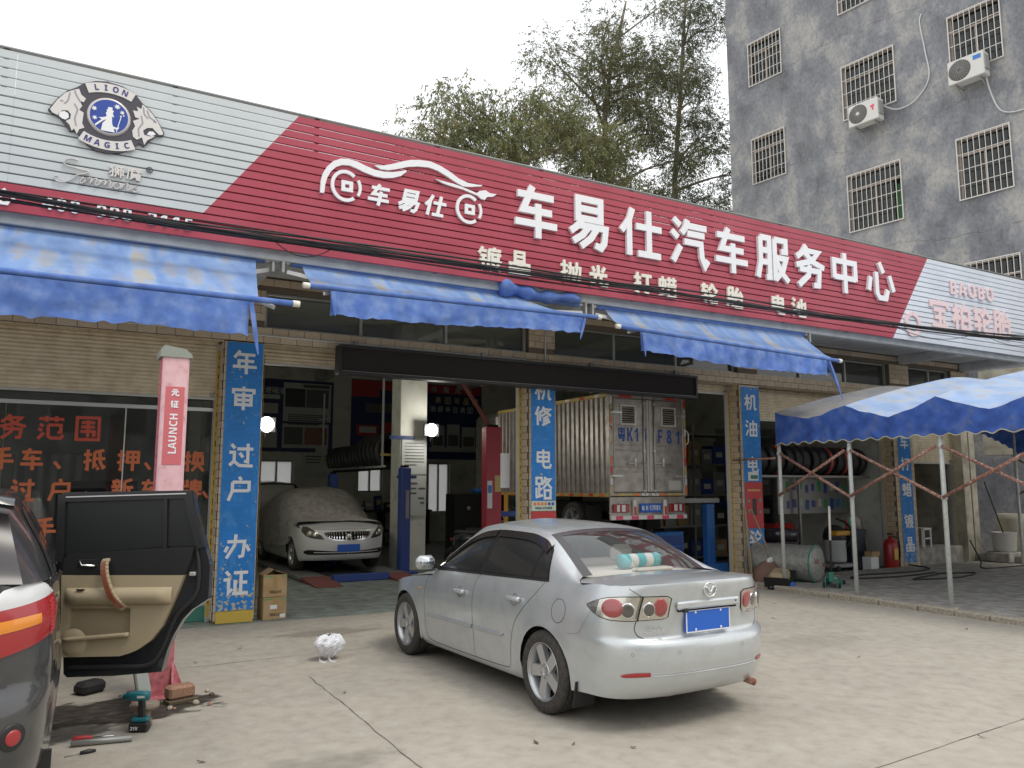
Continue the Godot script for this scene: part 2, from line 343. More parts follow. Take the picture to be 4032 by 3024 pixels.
	mat("rear_glass", Color(0.45, 0.47, 0.46, 0.14), 0.02, 0.0, {"transparency": BaseMaterial3D.TRANSPARENCY_ALPHA, "metallic_specular": 0.7, "clearcoat_enabled": true, "clearcoat": 1.0, "clearcoat_roughness": 0.02})
	mat("lens_clear", Color(0.6, 0.6, 0.58, 0.06), 0.05, 0.0, {"transparency": BaseMaterial3D.TRANSPARENCY_ALPHA})
	mat("lens_red", lin(0.34, 0.009, 0.012), 0.12, 0.0, {"clearcoat_enabled": true}); mat("lens_amber", lin(0.75, 0.25, 0.015), 0.12, 0.0, {"clearcoat_enabled": true}); mat("lens_white", lin(0.72, 0.73, 0.74), 0.15, 0.0, {"clearcoat_enabled": true})
	mat("lamp_chrome", lin(0.62, 0.6, 0.52), 0.22, 0.85); mat("lamp_dark", lin(0.12, 0.11, 0.1), 0.2, 0.6)
	mat("alloy", lin(0.55, 0.56, 0.57), 0.33, 0.75); mat("dark_inside", lin(0.03, 0.028, 0.025), 0.9)
	mat("plate_blue", lin(0.015, 0.12, 0.55), 0.4); mat("plate_white", lin(0.75, 0.76, 0.78), 0.45)
	mat("interior_beige", lin(0.38, 0.31, 0.2), 0.7); mat("seat_cloth", lin(0.58, 0.55, 0.48), 0.85); mat("wood_trim", lin(0.22, 0.055, 0.025), 0.3, 0.0, {"clearcoat_enabled": true})
	mat("cushion_teal", lin(0.1, 0.45, 0.47), 0.8); mat("cushion_white", lin(0.7, 0.7, 0.66), 0.8)
	# truck
	m = mat("truck_steel", Color.WHITE, 0.42, 0.55); world_tex(m, ntex(noise(77, 0.01, 6), [[0.0, Color(0.26, 0.23, 0.2)], [0.5, Color(0.4, 0.37, 0.34)], [1.0, Color(0.5, 0.47, 0.44)]], 512), 0.7)
	mat("print_blue", lin(0.02, 0.09, 0.38), 0.5); mat("reflect_red", lin(0.6, 0.05, 0.03), 0.35); mat("reflect_orange", lin(0.75, 0.2, 0.05), 0.35); mat("reflect_white", lin(0.72, 0.72, 0.7), 0.35); mat("reflect_yellow", lin(0.55, 0.42, 0.15), 0.5); mat("reflect_pink", lin(0.75, 0.08, 0.16), 0.35)
	# odds
	m = mat("carton", Color.WHITE, 0.85); world_tex(m, ntex(noise(79, 0.01, 5), [[0.0, Color(0.3, 0.2, 0.095)], [0.5, Color(0.4, 0.27, 0.13)], [1.0, Color(0.45, 0.32, 0.17)]], 256), 1.0)
	mat("print_green", lin(0.05, 0.3, 0.12), 0.6); mat("print_brown", lin(0.07, 0.04, 0.02), 0.7); mat("paper_white", lin(0.7, 0.7, 0.7), 0.7); mat("tape_clear", lin(0.36, 0.23, 0.1), 0.3)
	mat("tool_teal", lin(0.01, 0.16, 0.19), 0.45); mat("tool_red", lin(0.5, 0.04, 0.04), 0.45); mat("jack_green", lin(0.02, 0.19, 0.13), 0.5); mat("extinguisher_red", lin(0.33, 0.02, 0.02), 0.3); mat("label_yellow", lin(0.6, 0.38, 0.08), 0.6); mat("vac_yellow", lin(0.6, 0.3, 0.03), 0.5)
	m = mat("tank_grey", Color.WHITE, 0.5, 0.3); world_tex(m, ntex(noise(80, 0.02, 6), [[0.0, Color(0.17, 0.17, 0.15)], [0.5, Color(0.33, 0.33, 0.31)], [1.0, Color(0.42, 0.42, 0.4)]], 512), 1.0)
	mat("tank_green", lin(0.05, 0.2, 0.15), 0.6); mat("bamboo", lin(0.33, 0.26, 0.16), 0.75); mat("sack_brown", lin(0.2, 0.12, 0.09), 0.9); mat("kraft", lin(0.36, 0.28, 0.17), 0.9)
	mat("lamp_glow", lin(1, 1, 1), 0.5, 0.0, {"emission_enabled": true, "emission": Color(1.0, 0.98, 0.93), "emission_energy_multiplier": 6.0})
	mat("leaf_litter", lin(0.1, 0.075, 0.045), 0.9)
	mat("leaf_a", lin(0.18, 0.195, 0.085), 0.6, 0.0, {"backlight_enabled": true, "backlight": Color(0.55, 0.55, 0.5)})
	mat("leaf_b", lin(0.14, 0.155, 0.075), 0.6, 0.0, {"backlight_enabled": true, "backlight": Color(0.5, 0.5, 0.45)})
	mat("leaf_c", lin(0.1, 0.13, 0.07), 0.55, 0.0, {"backlight_enabled": true, "backlight": Color(0.5, 0.5, 0.45)})

# ---------------------------------------------------------------- lettering: strokes on a 100 x 100 field, y down
const GL := {
	"车": [[10,20,88,20],[42,3,22,48,84,48],[5,72,95,72],[54,34,54,98]],
	"易": [[24,6,78,6,78,44,24,44,24,6],[24,25,78,25],[34,46,22,60,6,72],[26,58,90,58,86,86,78,96,64,92],[48,60,34,76,12,90],[68,60,54,80,30,98]],
	"仕": [[30,4,22,28,4,52],[22,30,22,98],[38,38,98,38],[68,4,68,92],[42,92,95,92]],
	"汽": [[10,6,26,18],[4,32,20,44],[6,94,26,60],[46,4,40,20,30,34],[42,16,96,16],[44,32,90,32],[36,50,80,50,82,78,90,94,98,82]],
	"服": [[14,6,14,60,5,96],[14,6,40,6,40,92,30,93],[14,34,40,34],[14,60,40,60],[56,6,56,98],[56,6,90,6,90,30,76,31],[56,46,90,46,80,72,56,96],[60,50,72,76,96,96]],
	"务": [[40,4,28,20,8,34],[32,16,78,16,56,38,6,52],[32,20,60,40,96,50],[16,60,80,60,76,92,60,93],[48,48,44,72,12,98]],
	"中": [[12,66,12,24,88,24,88,66],[12,62,88,62],[50,3,50,98]],
	"心": [[12,46,4,80],[34,32,34,84,42,94,66,94,74,72],[46,8,60,32],[82,36,96,74]],
	"镀": [[20,4,14,18,4,32],[14,20,36,20],[10,40,36,40],[6,60,38,60],[22,40,22,92,36,82],[70,2,70,12],[46,14,98,14],[46,14,46,56,38,96],[50,32,98,32],[60,24,60,50,86,50,86,24],[54,62,92,62,78,84,52,98],[58,66,74,86,98,97]],
	"晶": [[30,4,70,4,70,42,30,42,30,4],[30,23,70,23],[8,54,44,54,44,96,8,96,8,54],[8,75,44,75],[56,54,92,54,92,96,56,96,56,54],[56,75,92,75]],
	"抛": [[20,3,20,92,10,88],[3,26,36,26],[3,62,36,50],[36,34,62,34,62,88,70,90],[48,10,48,52,36,92],[70,30,96,30,92,86,82,90],[80,6,80,40,66,92]],
	"光": [[50,3,50,44],[20,12,32,34],[82,10,68,34],[6,46,94,46],[36,48,32,74,10,96],[62,48,62,84,70,92,90,92,94,74]],
	"打": [[22,3,22,92,10,88],[4,28,40,28],[4,62,40,50],[44,16,98,16],[74,16,74,92,60,88]],
	"蜡": [[6,22,36,22,36,54,6,54,6,22],[22,4,22,86],[2,90,40,84],[34,70,40,90],[44,18,98,18],[42,40,98,40],[58,4,58,40],[82,4,82,40],[52,54,90,54,90,96,52,96,52,54],[52,75,90,75]],
	"轮": [[4,18,44,18],[22,3,12,46,42,46],[3,72,46,66],[28,34,28,97],[70,3,60,22,44,38],[68,8,80,26,98,38],[92,46,56,64],[56,44,56,84,64,94,90,94,94,76]],
	"胎": [[12,6,12,60,4,96],[12,6,36,6,36,92,27,93],[12,32,36,32],[12,58,36,58],[70,3,50,38,90,36],[80,20,96,46],[52,54,90,54,90,96,52,96,52,54]],
	"电": [[16,20,82,20,82,64,16,64,16,20],[16,42,82,42],[49,3,49,84,58,94,88,94,94,76]],
	"池": [[10,6,26,18],[4,32,20,44],[6,94,26,60],[34,50,92,28,92,60,80,64],[48,20,48,82,56,93,90,93,96,74],[68,3,68,76]],
	"年": [[30,3,8,32],[24,18,90,18],[20,44,86,44],[26,44,26,68],[3,68,97,68],[56,18,56,98]],
	"审": [[50,2,50,14],[10,32,10,16,90,16,90,32],[20,38,80,38,80,76,20,76,20,38],[20,57,80,57],[50,26,50,98]],
	"过": [[12,8,26,24],[4,40,24,40,24,74,6,92],[24,76,44,92,97,94],[34,26,96,26],[76,4,76,78,62,74],[44,42,58,60]],
	"户": [[46,3,56,16],[22,24,22,58,8,97],[22,24,86,24,86,60],[22,58,86,58]],
	"办": [[12,32,78,32,72,88,56,92],[44,4,40,46,10,96],[14,50,4,72],[84,46,97,70]],
	"证": [[12,6,26,22],[4,38,24,38,24,88,38,74],[42,12,96,12],[70,12,70,92],[70,50,94,50],[48,40,48,92],[38,92,98,92]],
	"机": [[3,28,46,28],[24,3,24,98],[24,32,4,70],[26,40,44,60],[56,12,56,60,44,96],[56,12,82,12,82,84,88,92,97,88]],
	"修": [[24,3,4,46],[17,30,17,98],[32,24,32,76],[54,3,38,34],[50,16,92,16,40,52],[52,22,96,48],[80,50,48,66],[84,64,48,80],[90,76,44,97]],
	"路": [[8,8,40,8,40,34,8,34,8,8],[24,34,24,84],[24,56,42,56],[8,50,8,86],[3,92,46,82],[62,3,46,36],[58,14,90,14,46,54],[58,20,97,54],[56,62,90,62,90,96,56,96,56,62]],
	"油": [[10,6,26,18],[4,32,20,44],[6,94,26,60],[40,26,92,26,92,94,40,94,40,26],[40,60,92,60],[66,4,66,94]],
	"宝": [[50,2,50,12],[8,30,8,14,92,14,92,30],[20,38,80,38],[24,64,76,64],[10,92,90,92],[50,38,50,92],[64,72,76,84]],
	"柏": [[3,28,44,28],[24,3,24,98],[24,32,4,70],[26,40,42,60],[72,3,66,20],[52,22,92,22,92,94,52,94,52,22],[52,58,92,58]],
	"狮": [[36,4,10,30],[10,8,30,40,28,90,14,92],[28,46,4,70],[44,20,44,66],[58,6,56,60,42,96],[64,14,98,14],[66,80,66,34,94,34,94,74,86,76],[80,14,80,98]],
	"魔": [[50,2,50,10],[10,12,96,12],[10,12,10,60,3,96],[16,26,52,26],[34,16,34,46],[56,26,96,26],[76,16,76,46],[30,50,86,50,86,74,30,74,30,50],[58,44,58,74],[30,62,86,62],[46,74,20,97],[66,74,66,92,90,94],[84,82,74,90]],
	"业": [[34,6,34,88],[64,6,64,88],[10,28,22,68],[90,26,76,68],[3,90,97,90]],
	"范": [[4,16,96,16],[32,4,32,28],[68,4,68,28],[8,38,22,46],[4,56,18,64],[4,96,24,72],[40,40,86,40,86,68,74,70],[40,40,40,84,50,92,88,92,95,78]],
	"围": [[8,6,92,6,92,95,8,95,8,6],[24,26,76,26],[24,44,76,44],[22,62,74,62,74,78,66,80],[50,16,50,86]],
	"手": [[80,6,18,14],[14,36,86,36],[4,60,96,60],[50,12,50,90,36,94]],
	"抵": [[20,3,20,92,10,88],[3,26,36,26],[3,62,36,50],[88,6,48,16],[48,16,48,78,60,70],[48,44,94,44],[70,14,74,60,86,84,95,76],[60,82,68,94]],
	"押": [[20,3,20,92,10,88],[3,26,36,26],[3,62,36,50],[46,12,94,12,94,58,46,58,46,12],[46,35,94,35],[70,12,70,98]],
	"置": [[14,6,86,6,86,22,14,22,14,6],[38,6,38,22],[62,6,62,22],[10,32,90,32],[50,24,50,44],[28,44,74,44,74,84,28,84,28,44],[28,57,74,57],[28,70,74,70],[4,94,96,94]],
	"换": [[20,3,20,92,10,88],[3,26,36,26],[3,62,36,50],[58,3,44,24],[56,12,82,12,72,26],[48,58,48,26,88,26,88,58],[38,60,97,60],[66,28,64,66,40,96],[68,64,96,96]],
	"新": [[26,2,26,12],[6,14,50,14],[14,20,20,32],[40,20,34,34],[3,36,52,36],[6,54,50,54],[28,36,28,96,18,92],[22,58,6,82],[34,62,48,76],[92,4,60,14],[60,14,60,60,52,96],[60,40,98,40],[80,40,80,98]],
	"牌": [[10,6,10,60,3,96],[10,34,40,34],[30,4,30,34],[10,58,32,58,32,98],[70,3,62,14],[50,16,92,16,92,50,50,50,50,16],[50,33,92,33],[70,16,62,64],[46,70,98,70],[76,56,76,98]],
	"粤": [[50,2,46,10],[18,12,82,12,82,56,18,56,18,12],[34,34,66,34],[50,16,50,54],[38,22,42,30],[62,22,58,30],[6,66,94,66],[30,66,28,80,78,80,74,96,56,94]],
	"元": [[20,14,80,14],[5,40,95,40],[38,42,34,72,8,96],[60,42,60,86,70,93,92,93,95,76]],
	"征": [[30,4,6,26],[32,28,4,54],[20,44,20,98],[42,12,96,12],[70,12,70,92],[70,50,94,50],[48,40,48,92],[38,92,98,92]],
	"二": [[16,20,84,20],[5,86,95,86]], "、": [[20,60,44,90]], "一": [[6,50,94,50]],
	"速": [[12,8,26,24],[4,40,24,40,24,74,6,92],[24,76,44,92,97,94],[34,14,96,14],[42,26,88,26,88,48,42,48,42,26],[65,3,65,84],[62,52,38,74],[68,52,92,72]],
	"变": [[50,2,50,12],[8,16,92,16],[38,16,38,44],[62,16,62,44],[22,24,10,42],[78,24,90,42],[18,52,80,52,60,80,10,97],[26,56,60,84,94,97]],
	"箱": [[20,2,8,20],[16,12,44,12],[62,2,52,20],[60,12,94,12],[4,44,46,44],[26,26,26,98],[26,48,6,80],[28,54,44,70],[56,32,92,32,92,96,56,96,56,32],[56,53,92,53],[56,75,92,75]],
	"国": [[8,6,92,6,92,95,8,95,8,6],[26,26,74,26],[30,50,70,50],[24,76,76,76],[50,26,50,76]],
	"品": [[28,6,72,6,72,40,28,40,28,6],[8,56,44,56,44,95,8,95,8,56],[56,56,92,56,92,95,56,95,56,56]],
	"自": [[48,2,40,14],[18,16,82,16,82,97,18,97,18,16],[18,43,82,43],[18,70,82,70]],
	"来": [[12,20,88,20],[26,26,34,42],[74,26,64,42],[4,50,96,50],[50,3,50,98],[46,54,8,88],[54,54,94,88]],
	"美": [[30,2,38,14],[70,2,62,14],[12,18,88,18],[18,33,82,33],[8,48,92,48],[50,18,50,60],[6,64,94,64],[50,60,42,80,8,97],[54,68,90,97]],
	"件": [[26,4,4,50],[18,30,18,98],[46,10,36,40],[40,30,94,30],[34,62,97,62],[68,3,68,98]],
	"成": [[14,24,94,24],[14,24,14,60,4,96],[14,48,42,48,40,80,28,80],[56,4,62,50,78,86,95,92,96,74],[86,40,70,70,46,96],[76,6,90,16]],
	"都": [[8,18,48,18],[28,3,28,36],[3,38,54,38],[52,8,8,56],[18,52,46,52,46,94,18,94,18,52],[18,73,46,73],[64,6,64,98],[64,6,92,6,80,38,94,62,86,76,72,74]],
	"滴": [[10,6,26,18],[4,32,20,44],[6,94,26,60],[64,3,64,14],[36,16,98,16],[46,20,52,32],[84,20,76,32],[38,96,38,36,94,36,94,92,84,92],[48,50,84,50],[66,38,66,66],[54,68,80,68,80,86,54,86,54,68]],
}
func offset_line(p: PackedVector2Array, t: float) -> Array:   # both edges of a stroke of width t with mitred corners
	var closed := p[0].distance_to(p[p.size() - 1]) < 0.0001
	var n := p.size()
	var l := PackedVector2Array(); var r := PackedVector2Array()
	for i in n:
		var a := (p[i] - p[i - 1]).normalized() if i > 0 else ((p[0] - p[n - 2]).normalized() if closed else Vector2.ZERO)
		var b := (p[i + 1] - p[i]).normalized() if i < n - 1 else ((p[1] - p[0]).normalized() if closed else Vector2.ZERO)
		if a == Vector2.ZERO: a = b
		if b == Vector2.ZERO: b = a
		var na := Vector2(-a.y, a.x); var nb := Vector2(-b.y, b.x)
		var m := (na + nb).normalized()
		var k := minf(t * 0.5 / maxf(m.dot(na), 0.3), t * 1.1)
		l.append(p[i] + m * k); r.append(p[i] - m * k)
	return [l, r]
func stroke(mb: MB, p: PackedVector2Array, t: float, z0: float, z1: float, xf: Transform3D):
	var e := offset_line(p, t)
	var l: PackedVector2Array = e[0]; var r: PackedVector2Array = e[1]
	var n := p.size()
	var at := func(v: Vector2, z: float) -> Vector3: return xf * Vector3(v.x, v.y, z)
	for i in n - 1:
		mb.quad(at.call(l[i], z1), at.call(l[i + 1], z1), at.call(r[i + 1], z1), at.call(r[i], z1), xf.basis.z)
		if z1 - z0 > 0.003:
			mb.quad(at.call(l[i], z0), at.call(l[i + 1], z0), at.call(l[i + 1], z1), at.call(l[i], z1), xf.basis * Vector3(l[i].x - r[i].x, l[i].y - r[i].y, 0))
			mb.quad(at.call(r[i], z0), at.call(r[i + 1], z0), at.call(r[i + 1], z1), at.call(r[i], z1), xf.basis * Vector3(r[i].x - l[i].x, r[i].y - l[i].y, 0))
	if z1 - z0 > 0.003 and p[0].distance_to(p[n - 1]) > 0.0001:
		mb.quad(at.call(l[0], z0), at.call(r[0], z0), at.call(r[0], z1), at.call(l[0], z1), xf.basis * Vector3(p[0].x - p[1].x, p[0].y - p[1].y, 0))
		mb.quad(at.call(l[n - 1], z0), at.call(r[n - 1], z0), at.call(r[n - 1], z1), at.call(l[n - 1], z1), xf.basis * Vector3(p[n - 1].x - p[n - 2].x, p[n - 1].y - p[n - 2].y, 0))
func glyph(mb: MB, ch: String, w: float, h: float, t: float, depth: float, xf: Transform3D, slant := 0.0):   # xf: lower left corner, x right, y up, z out
	var i := 0
	for s in GL[ch]:
		var p := PackedVector2Array()
		for k in range(0, s.size(), 2):
			var y: float = (100.0 - s[k + 1]) / 100.0 * h
			p.append(Vector2(s[k] / 100.0 * w + y * slant, y))
		stroke(mb, p, t, 0.0, depth + i * 0.0006, xf)
		i += 1
func xf_at(o: Vector3, turn := 0.0) -> Transform3D: return Transform3D(Basis(Vector3.UP, turn), o)
func latin(s: String, h: float, depth: float, bold := true, serif := false) -> Mesh:   # lettering whose capitals are h tall
	var f := SystemFont.new()
	f.font_names = PackedStringArray(["Droid Serif" if serif else "Droid Sans"])
	f.font_weight = 700 if bold else 400
	var t := TextMesh.new()
	t.font = f; t.text = s; t.font_size = 64; t.pixel_size = h / 46.0; t.depth = depth; t.curve_step = 2.0
	return t
func flat_text(s: String, h: float, n: String, m: Material, parent: Node, at: Vector3, b := Basis.IDENTITY, depth := 0.002, bold := true, serif := false) -> MeshInstance3D:
	var o := part(latin(s, h, depth, bold, serif), n, m, parent)
	o.transform = Transform3D(b, at)
	return o
func more_materials():
	mat("frosted", lin(0.85, 0.87, 0.86), 0.7, 0.0, {"backlight_enabled": true, "backlight": Color(1, 1, 1)})
	mat("glass_front", Color(0.1, 0.13, 0.12, 0.45), 0.03, 0.0, {"transparency": BaseMaterial3D.TRANSPARENCY_ALPHA})
	mat("frit", lin(0.05, 0.045, 0.048), 0.25)
	mat("car_glass_opaque", lin(0.006, 0.007, 0.007), 0.05, 0.0, {"clearcoat_enabled": true})
	mat("visor", lin(0.025, 0.022, 0.022), 0.12)
	mat("cup_grey", lin(0.2, 0.215, 0.22), 0.5, 0.3)
	mat("mirror_grey", lin(0.5, 0.52, 0.54), 0.08, 0.9)
	mat("arm_grey", lin(0.26, 0.28, 0.25), 0.7); mat("curtain_green", lin(0.08, 0.24, 0.1), 0.9)
	var m := mat("arm_rust", Color.WHITE, 0.85); world_tex(m, ntex(noise(85, 0.04, 5), [[0.0, Color(0.1, 0.07, 0.05)], [0.5, Color(0.24, 0.19, 0.14)], [1.0, Color(0.34, 0.32, 0.28)]], 256), 3.0)
	m = mat("suv_paint", Color.WHITE, 0.32, 0.2, {"clearcoat_enabled": true, "clearcoat": 0.9, "clearcoat_roughness": 0.06})
	world_tex(m, ntex(noise(86, 0.01, 6), [[0.0, Color(0.03, 0.032, 0.036)], [0.5, Color(0.05, 0.05, 0.052)], [1.0, Color(0.1, 0.095, 0.085)]], 512), 0.6)
	for n in ["leaf_a", "leaf_b", "leaf_c"]: M[n].vertex_color_use_as_albedo = true

# ---------------------------------------------------------------- scene
func _ready():
	var cam := Camera3D.new()
	cam.name = "camera"; add_child(cam)
	cam.position = CAM
	cam.rotation_degrees = Vector3(7.3, -29.6, 0)
	cam.fov = 51.34; cam.near = 0.05; cam.far = 400
	cam.current = true
	var sky := ProceduralSkyMaterial.new()
	sky.sky_top_color = Color(0.93, 0.945, 0.965); sky.sky_horizon_color = Color(0.965, 0.965, 0.96)
	sky.ground_bottom_color = Color(0.5, 0.48, 0.45); sky.ground_horizon_color = Color(0.75, 0.74, 0.72)
	sky.sky_curve = 0.3
	var env := Environment.new()
	env.background_mode = Environment.BG_SKY
	env.sky = Sky.new(); env.sky.sky_material = sky
	env.background_energy_multiplier = 1.15
	env.tonemap_mode = Environment.TONE_MAPPER_LINEAR
	env.tonemap_exposure = 1.36
	env.sdfgi_enabled = true; env.ssao_enabled = true; env.ssil_enabled = true
	var we := WorldEnvironment.new()
	we.name = "environment"; we.environment = env; add_child(we)
	var sun := DirectionalLight3D.new()
	sun.name = "sun"; add_child(sun)
	sun.rotation_degrees = Vector3(-62, 30, 0)
	sun.light_energy = 0.3; sun.light_angular_distance = 18.0; sun.light_color = Color(1.0, 0.97, 0.92)
	sun.shadow_enabled = true; sun.sky_mode = DirectionalLight3D.SKY_MODE_LIGHT_ONLY
	make_materials()
	more_materials()
	build_ground()
	build_shop()
	build_sign()
	build_led_board()
	build_cables()
	build_awnings()
	build_banners()
	build_office_front()
	build_silver_sedan()
	build_dark_suv()
	build_lift_post()
	build_yard_items()
	build_white_sedan()
	build_truck()
	build_interior()
	build_tyre_bay()
	build_tent()
	build_apartments()
	build_trees()
	build_opposite()

# ---------------------------------------------------------------- the shop building
const CAM := Vector3(0, 1.7, 10.68)
const COLS := [[-2.75, -2.25], [1.8, 2.3], [6.37, 6.86], [10.88, 11.4], [15.3, 15.95]]
const BAYS := [[-2.25, 1.8, 2.82], [2.3, 6.37, 3.34], [6.86, 10.88, 3.4], [11.4, 15.3, 2.95], [15.95, 17.75, 2.2]]
var shop: Node3D

func wall_with_holes(mb: MB, x0: float, x1: float, y0: float, y1: float, z0: float, z1: float, holes: Array):   # holes [x0, x1, y0, y1], left to right, none over another
	var x := x0
	var zc := (z0 + z1) * 0.5; var zs := absf(z1 - z0)
	for h in holes:
		if h[0] > x: mb.box(Vector3((x + h[0]) * 0.5, (y0 + y1) * 0.5, zc), Vector3(h[0] - x, y1 - y0, zs))
		if h[2] > y0: mb.box(Vector3((h[0] + h[1]) * 0.5, (y0 + h[2]) * 0.5, zc), Vector3(h[1] - h[0], h[2] - y0, zs))
		if h[3] < y1: mb.box(Vector3((h[0] + h[1]) * 0.5, (y1 + h[3]) * 0.5, zc), Vector3(h[1] - h[0], y1 - h[3], zs))
		x = h[1]
	if x1 > x: mb.box(Vector3((x + x1) * 0.5, (y0 + y1) * 0.5, zc), Vector3(x1 - x, y1 - y0, zs))

func build_ground():
	var mb := MB.new()
	mb.quad(Vector3(-90, 0, -90), Vector3(90, 0, -90), Vector3(90, 0, 90), Vector3(-90, 0, 90), Vector3.UP)
	structure(mb, "ground", M.concrete)
	mb = MB.new()
	mb.box(Vector3(6.9, -0.05, -6.4), Vector3(21.8, 0.112, 12.4))
	mb.box(Vector3(6.9, -0.05, -0.03), Vector3(21.8, 0.108, 0.3))
	structure(mb, "shop_floor", M.shop_floor)
	mb = MB.new()
	mb.box(Vector3(17.5, -0.02, 4.3), Vector3(13.8, 0.18, 8.36))
	var pl := structure(mb, "raised_pavement", M.platform_concrete)
	# broken kerb edge of the raised pavement, stone by stone
	rng.seed = 5
	var z := 8.4
	while z > 0.2:
		var l := rng.randf_range(0.35, 0.62)
		mb = MB.new()
		var r := rng.randf_range(-0.02, 0.02)
		mb.box(Vector3(10.53 + r, 0.0, z - l * 0.5), Vector3(0.16, 0.166 + rng.randf_range(-0.02, 0.012), l - 0.012), 0.02, Basis(Vector3.UP, rng.randf_range(-0.03, 0.03)))
		part(mb, "kerb_stone", M.kerb_concrete, pl)
		z -= l
	# expansion joints of the yard: narrow strips of dirt in saw cuts
	for j in [[Vector3(2.1, 0, 3.3), Vector3(2.04, 0, 6.4)], [Vector3(3.4, 0, 7.4), Vector3(10.3, 0, 6.9)], [Vector3(0.4, 0, 2.4), Vector3(3.0, 0, 2.3)]]:
		mb = MB.new()
		var p0: Vector3 = j[0]; var p1: Vector3 = j[1]
		var prev := p0
		for i in range(1, 25):
			var q := p0.lerp(p1, i / 24.0) + Vector3(rng.randf_range(-0.012, 0.012), 0, rng.randf_range(-0.012, 0.012))
			var s := (q - prev).cross(Vector3.UP).normalized() * rng.randf_range(0.0015, 0.004)
			var up := Vector3.UP * 0.003
			mb.quad(prev + s + up, q + s + up, q - s + up, prev - s + up, Vector3.UP)
			prev = q
		structure(mb, "pavement_joint", M.oil_stain)
	# oil soaked into the concrete round the lift, drips and scuffs elsewhere, a faint darker patch under the sedan: all soft-edged
	for q in [[0.5, 3.62, 2.1, 1.15, 0.9, 1], [0.0, 4.1, 1.6, 0.7, 0.6, 2], [5.1, 2.6, 1.6, 1.0, 0.35, 3], [7.6, 4.4, 1.9, 1.3, 0.1, 4], [2.9, 1.2, 2.2, 0.9, 0.25, 5], [8.6, 7.0, 1.5, 0.9, 0.12, 6], [6.4, 1.2, 2.6, 0.8, 0.18, 7], [1.6, 5.6, 1.3, 0.8, 0.18, 8], [4.2, 4.2, 1.7, 3.6, 0.2, 9]]:
		stain_and_patch(q[0], q[1], q[2], q[3], q[4], q[5])

func stain_and_patch(x: float, z: float, w: float, d: float, dens: float, sd: int):
	var n := 128
	var im := Image.create(n, n, false, Image.FORMAT_RGBA8)
	var nz := noise(200 + sd, 0.02, 6, FastNoiseLite.TYPE_SIMPLEX_SMOOTH, FastNoiseLite.FRACTAL_FBM, 0.6); var nf := noise(300 + sd, 0.1, 3)
	for j in n:
		for i in n:
			var p := Vector2(i, j) / n * 2.0 - Vector2.ONE
			var v := 1.05 - p.length() + 0.4 * nz.get_noise_2d(i, j)
			var a := smoothstep(0.3, 0.42 if dens > 0.5 else 0.75, v) * dens * (0.85 + 0.3 * nf.get_noise_2d(i, j))
			if p.length() > 0.97: a = 0.0
			im.set_pixel(i, j, Color(0.2, 0.175, 0.15, clampf(a, 0, 1)))
	var m := mat("stain_and_patch_%d" % sd, Color.WHITE, 0.75 if dens > 0.5 else 0.85, 0.0, {"transparency": BaseMaterial3D.TRANSPARENCY_ALPHA})
	m.albedo_texture = ImageTexture.create_from_image(im)
	var mb := MB.new()
	var y := 0.004 + sd * 0.0003
	mb.quad_uv(Vector3(x - w / 2, y, z - d / 2), Vector3(x + w / 2, y, z - d / 2), Vector3(x + w / 2, y, z + d / 2), Vector3(x - w / 2, y, z + d / 2))
	structure(mb, "ground_stain_and_patch", m)

